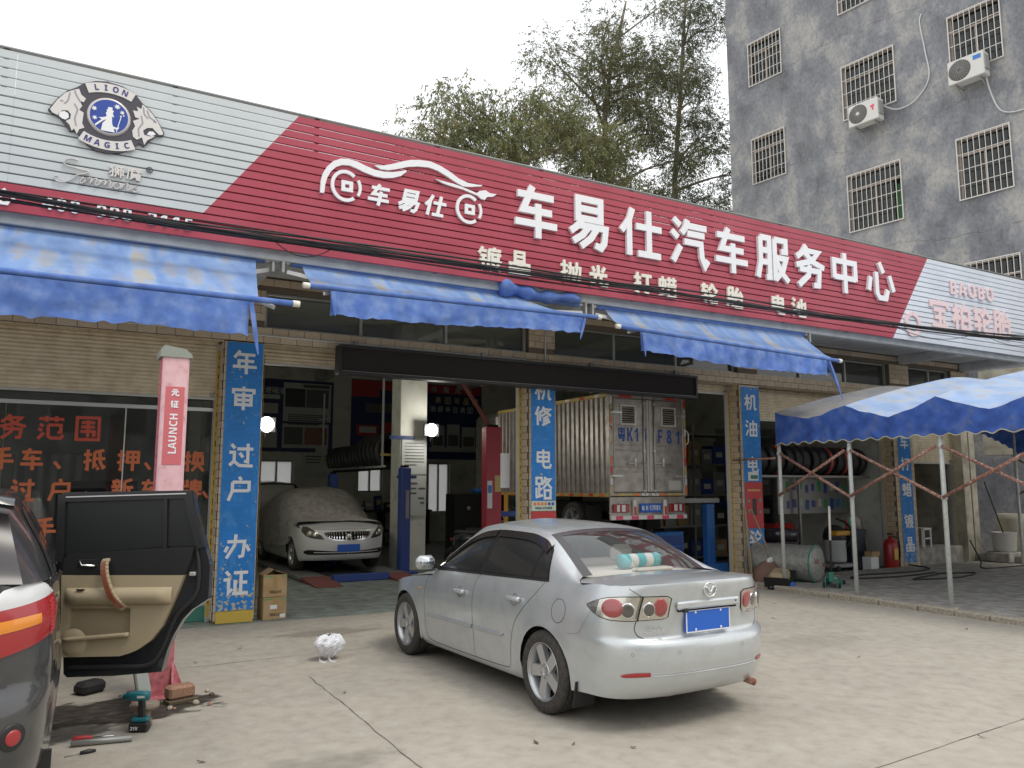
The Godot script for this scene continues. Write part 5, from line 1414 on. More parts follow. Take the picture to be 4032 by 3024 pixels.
func build_silver_sedan():
	D = {
		"rear": [[0.18, -0.74], [0.24, -0.86], [0.3, -0.925], [0.38, -0.965], [0.43, -0.975], [0.5, -0.992], [0.58, -0.995], [0.635, -0.978], [0.665, -0.93], [0.72, -0.928], [0.85, -0.95], [0.97, -0.975], [1.03, -0.985], [1.08, -0.97]],
		"front": [[0.18, 3.38], [0.3, 3.56], [0.5, 3.62], [0.62, 3.58], [0.72, 3.48], [0.85, 3.3]],
		"half": [[0.16, 0.80], [0.22, 0.845], [0.3, 0.858], [0.42, 0.868], [0.55, 0.88], [0.66, 0.886], [0.74, 0.884], [0.82, 0.872], [0.9, 0.85], [0.97, 0.822], [1.02, 0.795], [1.1, 0.74]],
		"taper": [[-1.0, 0.925], [-0.5, 0.965], [0.0, 0.99], [0.6, 1.0], [2.2, 1.0], [2.8, 0.985], [3.3, 0.94], [3.6, 0.9]],
		"pr": 3.0, "pf": 2.1, "s0": -0.42, "s1": 2.8, "bs0": -0.42, "bs1": 2.05, "edge_h": 1.02, "nose_h": 0.6,
		"deck": [[-1.0, 1.052], [-0.9, 1.068], [-0.7, 1.074], [-0.4, 1.07], [-0.1, 1.062]], "crown": 0.055,
		"hood": [[1.9, 0.96], [2.3, 0.925], [2.8, 0.855], [3.2, 0.755], [3.45, 0.665], [3.62, 0.57]], "hood_crown": 0.08, "hood_w": 0.8,
		"belt": [[-0.42, 1.012], [0.0, 0.992], [0.6, 0.972], [1.2, 0.952], [1.8, 0.93], [2.05, 0.915]],
		"sill": [[-1.0, 0.235], [-0.8, 0.24], [-0.55, 0.25], [-0.4, 0.245], [0.4, 0.185], [2.3, 0.18], [3.1, 0.2], [3.6, 0.2]],
		"axles": [0.0, 2.675], "arch": 0.345, "wr": 0.315, "flare": 0.016, "wscale": 1.0,
		"hs": [0.16, 0.18, 0.2, 0.22, 0.24, 0.26, 0.28, 0.3, 0.32, 0.34, 0.36, 0.38, 0.395, 0.41, 0.425, 0.44, 0.46, 0.49, 0.52, 0.55, 0.58, 0.605, 0.625, 0.64, 0.655, 0.67, 0.69, 0.72, 0.75, 0.78, 0.81, 0.84, 0.87, 0.9, 0.93, 0.96, 0.98, 1.0, 1.02, 1.04, 1.06, 1.1],
		"glass_base": [[0.0, -0.37], [0.3, -0.355], [0.55, -0.295], [0.67, -0.255], [0.73, -0.32], [0.8, -0.42]], "cowl": [[0.0, 2.3], [0.5, 2.2], [0.8, 2.0]],
		"T": [[-0.365, 1.066, 0], [0.34, 1.382, 0], [1.0, 1.432, 0], [1.5, 1.405, 0], [2.28, 0.955, 0]],
		"R": [[-0.25, 1.05, 0.655], [0.36, 1.34, 0.545], [1.0, 1.388, 0.565], [1.5, 1.352, 0.575], [2.14, 0.96, 0.72]],
		"B": [[-0.42, 1.01, 0.78], [0.08, 0.988, 0.802], [0.95, 0.961, 0.822], [1.5, 0.941, 0.83], [2.05, 0.917, 0.83]],
		"tumble": 1.0, "roof_bow": 0.02}
	var root := thing("silver_sedan", "silver four-door saloon parked facing the workshop, seen from behind", "car", Vector3(4.15, 0, 5.3), 0.0348)
	root.scale = Vector3(0.962, 0.972, 0.943)
	var paint: Material = M.silver_paint
	car_body(root, paint)
	car_house(root, paint, M.rear_glass, M.car_glass)
	for side in [-1.0, 1.0]:
		# side windows: front door, rear door, quarter
		var bot := [[-0.3, 1.012], [0.0, 1.0], [0.6, 0.982], [1.2, 0.962], [1.8, 0.942], [2.1, 0.93]]
		var top := [[0.02, 1.0], [0.1, 1.13], [0.2, 1.24], [0.35, 1.305], [0.6, 1.343], [1.0, 1.352], [1.3, 1.33], [1.6, 1.235], [1.85, 1.09], [2.05, 0.95]]
		part(side_sheet(0.02, 2.03, bot, top, side, 0.002, 50), "dark_window_backing", M.gap_black, root)  # black sheet behind the glass paints the dark cabin; its rim reads as trim
		for k in [[0.05, 0.26, "quarter_window"], [0.3, 1.06, "rear_side_window"], [1.15, 1.98, "front_side_window"]]:
			var b2 := bot.map(func(p): return [p[0], p[1] + 0.018])
			var t2 := top.map(func(p): return [p[0], p[1] - 0.02])
			part(side_sheet(k[0], k[1], b2, t2, side, 0.0055, 26), k[2], M.car_glass_opaque, root)
		# rain visors and the bright strip over them
		for k in [[0.22, 1.08], [1.12, 1.94]]:
			var b2 := top.map(func(p): return [p[0], p[1] - 0.055])
			var vt := top.map(func(p): return [p[0], p[1] + 0.004])
			var v := part(side_sheet(k[0], k[1], b2, vt, side, 0.02, 26, 4), "rain_visor", M.visor, root)
			var e0 := top.map(func(p): return [p[0], p[1] + 0.002])
			var e1 := top.map(func(p): return [p[0], p[1] + 0.02])
			part(side_sheet(k[0], k[1], e0, e1, side, 0.022, 26, 1), "bright_strip", M.aluminium, v)
		var b3 := bot.map(func(p): return [p[0], p[1] - 0.006]); var t3 := bot.map(func(p): return [p[0], p[1] + 0.012])
		part(side_sheet(0.02, 2.0, b3, t3, side, 0.007, 40, 2), "belt_seal", M.black_plastic, root)
		# door gaps, their shade painted on as black strips
		var cx := func(s: float) -> float: return c_of(s)
		part(seam([[cx.call(1.1), 0.957], [cx.call(1.16), 0.87], [cx.call(1.17), 0.6], [cx.call(1.165), 0.3], [cx.call(1.165), 0.235]], side), "painted_door_gap", M.gap_black, root)
		part(seam([[cx.call(0.06), 0.987], [cx.call(0.16), 0.88], [cx.call(0.3), 0.76], [cx.call(0.43), 0.62], [cx.call(0.5), 0.45], [cx.call(0.52), 0.3], [cx.call(0.535), 0.26]], side), "painted_door_gap", M.gap_black, root)
		part(seam([[cx.call(0.54), 0.25], [cx.call(0.8), 0.236], [cx.call(1.6), 0.228], [cx.call(2.1), 0.24], [cx.call(2.19), 0.3]], side, 0.006), "painted_sill_gap", M.gap_black, root)
		part(seam([[cx.call(2.19), 0.29], [cx.call(2.21), 0.45], [cx.call(2.19), 0.75], [cx.call(2.1), 0.9]], side), "painted_door_gap", M.gap_black, root)
		# body side moulding in two lengths
		for k in [[0.62, 1.155], [1.175, 2.16]]:
			var mb := MB.new(true)
			var rows := []
			for i in 7:
				var row := []
				for j in 25:
					var s := lerpf(k[0], k[1], j / 24.0)
					var taper := minf(1.0, (s - 0.62) / 0.06 + 0.25)
					var a := PI * i / 6.0
					row.append(on_shell(c_of(s), lerpf(0.505, 0.48, (s - 0.6) / 1.6) + cos(a) * 0.018 * taper, 0.016 * sin(a) - 0.001, side))
				rows.append(row)
			clean_grid(mb, rows, Vector3(0, 0.5, -1.3))
			part(mb, "side_moulding", paint, root)
		# handles with their hollows
		for s in [0.44, 1.42]:
			var hh := 0.815 if s < 1 else 0.775
			part(disc_on(c_of(s + 0.0), hh, side, 0.05, 0.05, 0.001, -0.004), "handle_cup", M.cup_grey, root)
			var pts := []; var rad := []
			for k in 9:
				var t := k / 8.0
				pts.append(on_shell(c_of(s - 0.1 + 0.2 * t), hh + 0.004, 0.012 + 0.02 * sin(PI * clampf(t, 0.08, 0.92)), side))
				rad.append(0.016 + 0.006 * (1.0 - t))
			part(tb(pts, rad, 8), "door_handle", paint, root)
		# fuel lid on the left, bumper joint on both
		if side < 0:
			var ring := []
			for k in 33:
				var a := TAU * k / 32
				ring.append([c_of(-0.2 + cos(a) * 0.088), 0.8 + sin(a) * 0.088])
			part(seam(ring, side, 0.004, 60), "painted_fuel_lid_gap", M.gap_black, root)
		part(seam([[cx.call(-0.325), 0.655], [cx.call(-0.39), 0.66], [0.985, 0.68], [0.93, 0.78], [0.9, 0.84]], side, 0.003), "bumper_joint", M.cup_grey, root)
		# mirror
		var mi := Node3D.new(); mi.name = "wing_mirror"; root.add_child(mi, true)
		var mb := MB.new(true)
		mb.box(cp(1.98, 1.005, 0.985 * side), Vector3(0.2, 0.135, 0.1), 0.038)
		part(mb, "mirror_housing", paint, mi)
		mb = MB.new(true)
		mb.box(cp(1.9285, 1.005, 0.985 * side), Vector3(0.15, 0.09, 0.004), 0.0)
		part(mb, "mirror_glass", M.mirror_grey, mi)
		mb = MB.new(); mb.bar(cp(1.97, 0.965, 0.9 * side), cp(1.98, 0.95, 0.815 * side), 0.07, 0.04); part(mb, "mirror_arm", M.black_plastic, mi)
		# tail lamp: bright bowl, red and clear rounds, clear cover; split where the boot lid opens
		var lt := [[0.2, 0.935], [0.25, 0.957], [0.45, 0.957], [0.6, 0.955], [0.75, 0.945], [0.87, 0.92], [0.945, 0.885]]
		var lb := [[0.2, 0.815], [0.24, 0.8], [0.35, 0.798], [0.5, 0.793], [0.65, 0.795], [0.78, 0.812], [0.89, 0.85], [0.945, 0.884]]
		part(shell_sheet(0.2, 0.945, lb.map(func(p): return [p[0], p[1] - 0.006]), lt.map(func(p): return [p[0], p[1] + 0.006]), side, 0.002, 40, 4), "lamp_gasket", M.gap_black, root)
		var bowl := part(shell_sheet(0.21, 0.93, lb, lt, side, 0.004, 40, 6), "tail_lamp", M.lamp_chrome, root)
		part(shell_sheet(0.84, 0.935, lb.map(func(p): return [p[0], p[1] + 0.001]), lt.map(func(p): return [p[0], p[1] - 0.001]), side, 0.0055, 12, 4), "smoked_tip", M.lamp_dark, bowl)
		part(disc_on(0.275, 0.882, side, 0.056, 0.066, 0.006, 0.01), "red_round", M.lens_red, bowl)
		part(disc_on(0.365, 0.868, side, 0.05, 0.052, 0.009, 0.004), "clear_round_ring", M.chrome, bowl)
		part(disc_on(0.365, 0.868, side, 0.041, 0.043, 0.013, 0.004), "clear_round", M.lamp_dark, bowl)
		part(disc_on(0.69, 0.877, side, 0.085, 0.066, 0.006, 0.012), "red_round", M.lens_red, bowl)
		part(disc_on(0.545, 0.862, side, 0.056, 0.056, 0.01, 0.004), "clear_round_ring", M.chrome, bowl)
		part(disc_on(0.545, 0.862, side, 0.046, 0.046, 0.014, 0.004), "clear_round", M.lamp_dark, bowl)
		part(shell_sheet(0.21, 0.935, lb.map(func(p): return [p[0], p[1] + 0.002]), lt.map(func(p): return [p[0], p[1] - 0.002]), side, 0.022, 40, 6, 0.008), "clear_cover", M.lens_clear, bowl)
		part(shell_sheet(0.443, 0.457, [[0.4, 0.795], [0.5, 0.795]], [[0.4, 0.96], [0.5, 0.96]], side, 0.031, 3, 3), "lamp_split", M.gap_black, bowl)
		# boot lid gap, sensors, reflector strip in the bumper
		part(seam([[0.02, 0.658], [0.25, 0.662], [0.4, 0.672], [0.455, 0.72], [0.45, 0.79]], side, 0.006), "painted_boot_gap", M.gap_black, root)
		part(seam([[0.46, 0.962], [0.53, 0.99], [0.6, 1.015]], side, 0.004), "painted_boot_gap", M.gap_black, root)
		part(shell_sheet(0.37, 0.63, [[0.37, 0.408], [0.6, 0.402], [0.63, 0.41]], [[0.37, 0.435], [0.45, 0.436], [0.6, 0.424], [0.63, 0.412]], side, 0.004, 16, 3, 0.003), "reflector", M.lens_red, root)
		part(shell_sheet(0.0, 0.36, [[0.0, 0.402], [0.36, 0.402]], [[0.0, 0.414], [0.36, 0.414]], side, 0.005, 16, 2, 0.004), "bumper_crease", paint, root)
		for c in [0.16, 0.52]:
			var rr := []
			for k in 21: rr.append([c + cos(TAU * k / 20) * 0.012, 0.565 + sin(TAU * k / 20) * 0.012])
			part(seam(rr, side, 0.0025, 30), "parking_sensor", M.cup_grey, root)
		# mud flaps
		part(bx(cp(-0.4, 0.22, 0.76 * side), Vector3(0.2, 0.2, 0.012), 0.004, Basis(Vector3.RIGHT, 0.2)), "mud_flap", M.black_rubber, root)
		part(bx(cp(2.29, 0.2, 0.78 * side), Vector3(0.16, 0.14, 0.012), 0.004, Basis(Vector3.RIGHT, 0.2)), "mud_flap", M.black_rubber, root)
		part(disc_on(c_of(2.32), 0.72, side, 0.02, 0.014, 0.002, 0.006), "side_repeater", M.lens_amber, root)
		wheel(root, cp(0, 0.315, 0.785 * side), 0.315, side, 5)
		wheel(root, cp(2.675, 0.315, 0.785 * side), 0.315, side, 5, 0.0)
	# number plate in its frame, plate trim, badge, lettering
	var yp := Basis(Vector3.RIGHT, 0.04)
	part(bx(cp(-0.945, 0.765, 0), Vector3(0.46, 0.16, 0.02), 0.006, yp), "number_plate", M.plate_blue, root)
	var fr := MB.new()
	for e in [[0, 0.077, 0.45, 0.008], [0, -0.077, 0.45, 0.008], [-0.222, 0, 0.008, 0.146], [0.222, 0, 0.008, 0.146]]:
		fr.box(cp(-0.956, 0.765, 0) + Vector3(e[0], e[1], 0), Vector3(e[2], e[3], 0.004))
	for e in [[-0.13, 0.062], [0.13, 0.062], [-0.13, -0.062], [0.13, -0.062]]: fr.box(cp(-0.957, 0.765, 0) + Vector3(e[0], e[1], 0), Vector3(0.018, 0.018, 0.008), 0.005)
	part(fr, "plate_edge", M.plate_white, root)
	part(bx(cp(-0.965, 0.885, 0), Vector3(0.64, 0.058, 0.03), 0.012), "plate_garnish", paint, root)
	part(bx(cp(-0.945, 0.85, 0), Vector3(0.6, 0.02, 0.03), 0.004), "plate_lamp_slot", M.gap_black, root)
	part(tb([cp(-0.985, 0.89, 0.27), cp(-0.979, 0.89, 0.27)], 0.008, 10), "boot_lock", M.cup_grey, root)
	part(bx(cp(-0.965, 0.85, -0.24), Vector3(0.05, 0.03, 0.03), 0.006), "reversing_camera", M.black_plastic, root)
	var bd := Node3D.new(); bd.name = "badge"; root.add_child(bd, true)
	var o := cp(-0.977, 0.985, 0) + Vector3(0, 0, 0.006)
	var ring := []
	for k in 33: ring.append(o + Vector3(cos(TAU * k / 32) * 0.062, sin(TAU * k / 32) * 0.05, 0))
	part(tb(ring, 0.0065, 6), "badge_ring", M.chrome, bd)
	part(tb(curve([o + Vector3(-0.058, 0.02, 0), o + Vector3(-0.03, 0.015, 0.002), o + Vector3(0, -0.016, 0.003), o + Vector3(0.03, 0.015, 0.002), o + Vector3(0.058, 0.02, 0)], 17), [0.004, 0.006, 0.008, 0.009, 0.009, 0.009, 0.009, 0.009, 0.009, 0.009, 0.009, 0.009, 0.009, 0.009, 0.008, 0.006, 0.004], 6), "badge_wing", M.chrome, bd)
	var t := flat_text("mazda6", 0.03, "badge_lettering", M.chrome, root, cp(-0.918, 0.79, 0.47), Basis(Vector3.UP, 0.1), 0.006)
	t.set_meta("label", "chrome model lettering on the boot lid")
	var mb := MB.new()
	var cc := "一汽车车"
	for i in 4: glyph(mb, cc[i], 0.042, 0.036, 0.007, 0.006, Transform3D(Basis(Vector3.UP, -0.12), cp(-0.918, 0.7, -0.6 + i * 0.05) + Vector3(0, 0, 0.006 * i)))
	part(mb, "badge_characters", M.chrome, root)
	part(bx(cp(-0.79, 0.24, -0.3), Vector3(0.09, 0.02, 0.1), 0.004), "tow_bracket", M.rusty_pipe, root)
	part(tb([cp(-0.7, 0.25, 0.55), cp(-0.88, 0.235, 0.55)], 0.028, 10), "exhaust_pipe", M.rusty_pipe, root)
	part(tb([cp(-0.72, 0.25, -0.1), cp(-0.8, 0.225, -0.1), cp(-0.8, 0.225, -0.05), cp(-0.72, 0.25, -0.05)], 0.009, 6), "tow_hook", M.steel_grey, root)
	part(shell_sheet(0.86, 0.97, [[0.8, 0.66], [1, 0.655]], [[0.8, 0.7], [1, 0.695]], 1.0, 0.003, 6, 2), "torn_sticker", M.paper_white, root)
	# cabin
	part(bx(cp(0.12, 1.03, 0), Vector3(1.2, 0.02, 0.72)), "parcel_shelf", M.seat_cloth, root)
	part(bx(cp(0.62, 0.85, 0), Vector3(1.24, 0.5, 0.16), 0.04), "rear_seat_back", M.seat_cloth, root)
	for x in [-0.38, 0.38]:
		part(bx(cp(0.56, 1.13, x), Vector3(0.26, 0.17, 0.1), 0.045), "rear_headrest", M.seat_cloth, root)
		part(bx(cp(1.45, 0.85, x), Vector3(0.48, 0.62, 0.14), 0.06), "front_seat_back", M.seat_cloth, root)
		part(bx(cp(1.43, 1.22, x), Vector3(0.26, 0.18, 0.1), 0.045), "front_headrest", M.seat_cloth, root)
	part(bx(cp(1.9, 0.8, 0), Vector3(1.4, 0.25, 0.3), 0.05), "dashboard", M.dark_inside, root)
	part(bx(cp(0.9, 0.42, 0), Vector3(1.4, 0.06, 3.0)), "cabin_floor", M.dark_inside, root)
	part(bx(cp(-0.12, 1.055, 0.18), Vector3(0.4, 0.03, 0.1), 0.012), "brake_light_housing", M.seat_cloth, root)
	for i in 5:
		part(tb([cp(0.1, 1.11, 0.0 + i * 0.085), cp(0.1, 1.11, 0.085 + i * 0.085)], 0.06, 12), "striped_cushion", M.cushion_teal if i % 2 == 0 else M.cushion_white, root)

# ---------------------------------------------------------------- dark SUV with its rear door open
func suv_tables():
	D = {
		"rear": [[0.25, -0.72], [0.34, -0.86], [0.42, -0.92], [0.52, -0.95], [0.66, -0.955], [0.74, -0.93], [0.79, -0.885], [0.9, -0.885], [1.1, -0.88], [1.25, -0.865], [1.3, -0.85]],
		"front": [[0.25, 3.5], [0.4, 3.65], [0.7, 3.68], [0.9, 3.6], [1.05, 3.4]],
		"half": [[0.25, 0.86], [0.35, 0.905], [0.5, 0.925], [0.7, 0.938], [0.9, 0.94], [1.0, 0.932], [1.1, 0.925], [1.2, 0.905], [1.3, 0.87]],
		"taper": [[-1.0, 0.945], [-0.5, 0.975], [0.2, 1.0], [2.4, 1.0], [3.2, 0.97], [3.7, 0.92]],
		"pr": 3.6, "pf": 2.6, "s0": -0.42, "s1": 3.0, "bs0": -0.42, "bs1": 2.55, "edge_h": 1.26, "nose_h": 0.95,
		"deck": [[-1.0, 1.265], [-0.4, 1.265]], "crown": 0.02,
		"hood": [[2.3, 1.13], [2.9, 1.1], [3.4, 1.02], [3.7, 0.9]], "hood_crown": 0.05, "hood_w": 0.84,
		"belt": [[-0.42, 1.25], [0.3, 1.2], [1.0, 1.13], [1.6, 1.08], [2.55, 1.03]],
		"sill": [[-1.0, 0.36], [-0.6, 0.38], [0.4, 0.32], [2.4, 0.3], [3.6, 0.3]],
		"axles": [0.0, 2.74], "arch": 0.42, "wr": 0.36, "flare": 0.02, "wscale": 1.06,
		"hs": [0.28, 0.3, 0.34, 0.38, 0.42, 0.46, 0.5, 0.55, 0.6, 0.66, 0.7, 0.73, 0.76, 0.79, 0.82, 0.87, 0.92, 0.97, 1.02, 1.06, 1.1, 1.14, 1.18, 1.22, 1.27],
		"glass_base": [[0.0, -0.84], [0.72, -0.79], [0.9, -0.6]], "cowl": [[0.0, 2.7], [0.84, 2.45]],
		"T": [[-0.86, 1.255, 0], [-0.56, 1.66, 0], [0.9, 1.73, 0], [1.9, 1.65, 0], [2.75, 1.12, 0]],
		"R": [[-0.8, 1.25, 0.76], [-0.5, 1.62, 0.66], [0.9, 1.665, 0.67], [1.9, 1.58, 0.67], [2.6, 1.1, 0.78]],
		"B": [[-0.6, 1.25, 0.865], [-0.25, 1.24, 0.885], [1.0, 1.13, 0.905], [1.9, 1.055, 0.915], [2.55, 1.03, 0.9]],
		"tumble": 0.8, "roof_bow": 0.02}
func build_dark_suv():
	suv_tables()
	var root := thing("dark_suv", "dusty black sport utility vehicle with its rear passenger door swung wide open", "car", Vector3(-0.86, 0, 5.48), 0.0)
	car_body(root, M.suv_paint)
	car_house(root, M.suv_paint, M.car_glass_opaque, M.car_glass_opaque)
	for side in [-1.0, 1.0]:
		var bot := [[-0.5, 1.26], [0.5, 1.19], [1.5, 1.1], [2.5, 1.06]]
		var top := [[-0.42, 1.3], [-0.3, 1.47], [-0.1, 1.56], [0.5, 1.6], [1.3, 1.6], [1.9, 1.5], [2.4, 1.12]]
		for k in [[-0.42, 0.2, "quarter_window"], [0.28, 1.15, "rear_side_window"], [1.22, 2.4, "front_side_window"]]:
			part(side_sheet(k[0], k[1], bot, top, side, 0.004, 20), k[2], M.car_glass_opaque, root)
		# tail lamp: white top, red body, amber lens
		var lb := [[0.3, 0.91], [0.5, 0.945], [0.7, 0.98], [0.82, 1.01], [0.88, 1.05]]
		var lm := [[0.34, 1.13], [0.6, 1.155], [0.88, 1.185]]
		var lt := [[0.38, 1.15], [0.46, 1.225], [0.7, 1.25], [0.82, 1.23], [0.88, 1.195]]
		var lamp := part(shell_sheet(0.33, 0.89, lb, lm, side, 0.012, 24, 8, 0.01), "tail_lamp", M.lens_red, root)
		part(shell_sheet(0.385, 0.88, lm, lt, side, 0.012, 20, 4, 0.006), "white_lens", M.lens_white, lamp)
		part(shell_sheet(0.37, 0.68, [[0.36, 1.03], [0.7, 1.065]], [[0.36, 1.085], [0.62, 1.105], [0.7, 1.108]], side, 0.025, 14, 4, 0.003), "amber_lens", M.lens_amber, lamp)
		var ribs := MB.new()
		for k in 9:
			var p := on_shell(0.78, 1.0 + k * 0.018, 0.022, side); var q := on_shell(0.84, 1.03 + k * 0.016, 0.02, side)
			ribs.bar(p, q, 0.004, 0.008)
		part(ribs, "lens_ribs", M.poster_red, lamp)
		part(disc_on(0.55, 0.585, side, 0.06, 0.06, 0.004, 0.004), "reflector_ring", M.black_plastic, root)
		part(disc_on(0.55, 0.585, side, 0.035, 0.035, 0.012, 0.004), "round_reflector", M.lens_red, root)
		part(seam([[0.0, 0.86], [0.2, 0.86], [0.36, 0.88], [0.4, 0.92]], side, 0.007), "painted_tailgate_gap", M.gap_black, root)
		part(bx(cp(-0.5, 0.26, 0.8 * side), Vector3(0.26, 0.34, 0.014), 0.004, Basis(Vector3.RIGHT, 0.1)), "mud_flap", M.black_rubber, root)
		wheel(root, cp(0, 0.36, 0.8 * side), 0.36, side, 7, 0.0, 0.23, 1)
		wheel(root, cp(2.74, 0.36, 0.8 * side), 0.36, side, 7, 0.0, 0.23, 1)
	# spoiler over the tailgate, silver
	var sp := MB.new(true)
	var rows := []
	for i in 7:
		var a := PI * i / 6.0 * 1.15
		var row := []
		for j in 17:
			var w := lerpf(-0.7, 0.7, j / 16.0)
			row.append(cp(-0.62 - 0.07 * sin(a), 1.665 + 0.03 * cos(a) - 0.05 * pow(absf(w) / 0.7, 3), w))
		rows.append(row)
	clean_grid(sp, rows, cp(-0.5, 1.6, 0))
	part(sp, "roof_spoiler", M.suv_paint, root)
	part(shell_sheet(c_of(0.35), c_of(1.2), [[0, 0.42], [3, 0.42]], [[0, 1.06], [3, 1.06]], 1.0, 0.004, 10, 6), "painted_door_opening", M.gap_black, root)  # black sheet over the closed side paints the dark of the doorway
	# the open door, hinged at its front edge
	var d := Node3D.new(); d.name = "rear_door"; root.add_child(d, true)
	d.position = Vector3(0.028 + 0.86, 0, 4.427 - 5.48)
	d.rotation.y = deg_to_rad(-29.6)
	var mb := MB.new()
	mb.prism(pv([0.0, 1.646, 0.02, 1.66, 0.875, 1.673, 0.895, 1.655, 0.929, 1.512, 1.003, 1.284, 1.035, 1.171, 1.034, 0.954, 1.0, 0.93, 0.93, 0.885, 0.87, 0.82, 0.815, 0.72, 0.775, 0.615, 0.745, 0.484, 0.43, 0.458, 0.123, 0.448, 0.1, 0.47, 0.08, 0.7, 0.063, 1.13, 0.013, 1.15, 0.0, 1.3]), -0.09, -0.03)
	part(mb, "door_shell", M.black_paint, d)
	mb = MB.new()   # window frame of the inner side
	stroke(mb, pv([0.03, 1.2, 0.02, 1.62, 0.87, 1.645, 0.905, 1.5, 0.975, 1.29]), 0.05, -0.03, -0.004, Transform3D.IDENTITY)
	stroke(mb, pv([0.722, 1.63, 0.735, 1.28]), 0.022, -0.03, -0.006, Transform3D.IDENTITY)
	part(mb, "window_frame", M.black_plastic, d)
	mb = MB.new(); stroke(mb, pv([0.05, 1.628, 0.86, 1.652]), 0.008, -0.004, 0.0, Transform3D.IDENTITY); part(mb, "bright_edge", M.aluminium, d)
	mb = MB.new(); mb.prism(pv([0.045, 1.24, 0.045, 1.607, 0.712, 1.625, 0.722, 1.3]), -0.028, -0.022); part(mb, "door_glass", M.car_glass_opaque, d)
	mb = MB.new(); mb.prism(pv([0.748, 1.3, 0.735, 1.625, 0.85, 1.625, 0.885, 1.5, 0.945, 1.305]), -0.028, -0.022); part(mb, "quarter_glass", M.car_glass_opaque, d)
	mb = MB.new(); mb.prism(pv([0.07, 1.115, 0.075, 1.225, 0.1, 1.245, 0.5, 1.275, 0.935, 1.295, 0.925, 1.23, 0.882, 1.115]), -0.03, 0.012); part(mb, "upper_trim", M.black_plastic, d)
	mb = MB.new()   # trim round a sunk pocket
	for q in [[0.068, 1.113, 0.881, 1.113, 0.84, 1.0, 0.8, 0.9, 0.075, 0.9], [0.54, 0.8995, 0.7995, 0.8995, 0.75, 0.78, 0.68, 0.69, 0.594, 0.63, 0.55, 0.612], [0.1, 0.586, 0.484, 0.593, 0.5495, 0.6115, 0.545, 0.735, 0.27, 0.705, 0.09, 0.7], [0.075, 0.8995, 0.13, 0.8995, 0.13, 0.7005, 0.09, 0.7005]]: mb.prism(pv(q), -0.03, 0.018)
	mb.prism(pv([0.12, 0.9, 0.545, 0.9, 0.545, 0.7, 0.12, 0.69]), -0.03, -0.026)
	part(mb, "lower_trim", M.interior_beige, d)
	mb = MB.new(true)   # armrest bulge
	rows = []
	for i in 9:
		var a := PI * i / 8.0
		var row := []
		for j in 15:
			var u := lerpf(0.11, 0.81, j / 14.0)
			var e := minf(1.0, minf((u - 0.1) / 0.03, (0.82 - u) / 0.05))
			row.append(Vector3(u, 0.975 + 0.055 * cos(a) + 0.012 * (u - 0.1), 0.017 + 0.055 * sin(a) * e))
		rows.append(row)
	clean_grid(mb, rows, Vector3(0.45, 0.97, -0.2))
	part(mb, "armrest", M.interior_beige, d)
	part(bx(Vector3(0.22, 1.026, 0.058), Vector3(0.05, 0.004, 0.025)), "window_switch", M.black_plastic, d)
	mb = MB.new(true)
	var pw := []
	for k in 15: pw.append(Vector3(lerpf(0.12, 0.545, k / 14.0), 0.7 + 0.035 * k / 14.0, 0.035))
	mb.tube(pw, 0.014, 8)
	part(mb, "pocket_lip", M.interior_beige, d)
	mb = MB.new(true); mb.lathe([[0.0, 0.012], [0.06, 0.012], [0.085, 0.004], [0.09, 0.0]], 28, Transform3D(Basis(Vector3.RIGHT, PI / 2), Vector3(0.175, 0.68, 0.019))); part(mb, "speaker_cover", M.interior_beige, d)
	var gp := curve([Vector3(0.36, 1.215, 0.012), Vector3(0.365, 1.19, 0.05), Vector3(0.39, 1.1, 0.075), Vector3(0.445, 0.985, 0.085), Vector3(0.49, 0.92, 0.05), Vector3(0.5, 0.905, 0.018)], 18)
	mb = MB.new()
	for k in gp.size() - 1: mb.bar(gp[k], gp[k + 1], 0.05, 0.022, Vector3.BACK, 0.004)
	part(mb, "grab_handle", M.interior_beige, d)
	mb = MB.new()
	for k in range(2, gp.size() - 1): mb.bar(gp[k] + Vector3(-0.002, 0, 0.012), gp[k + 1] + Vector3(-0.002, 0, 0.012), 0.03, 0.008, Vector3.BACK)
	part(mb, "wood_inlay", M.wood_trim, d)
	part(bx(Vector3(0.23, 1.19, 0.013), Vector3(0.13, 0.055, 0.008), 0.003), "handle_recess", M.matt_black, d)
	part(tb([Vector3(0.185, 1.205, 0.022), Vector3(0.205, 1.178, 0.03), Vector3(0.29, 1.177, 0.026)], 0.008, 6), "inner_handle", M.chrome, d)
	part(bx(Vector3(0.93, 1.12, -0.01), Vector3(0.04, 0.025, 0.03), 0.004), "door_latch", M.aluminium, d)
	mb = MB.new(true); mb.tube(curve([Vector3(0.94, 1.29, -0.022), Vector3(0.965, 1.15, -0.022), Vector3(0.95, 0.98, -0.022), Vector3(0.83, 0.84, -0.022), Vector3(0.74, 0.62, -0.022), Vector3(0.66, 0.53, -0.022), Vector3(0.45, 0.52, -0.022), Vector3(0.12, 0.515, -0.022)], 40), 0.014, 6); part(mb, "door_seal", M.black_rubber, d)

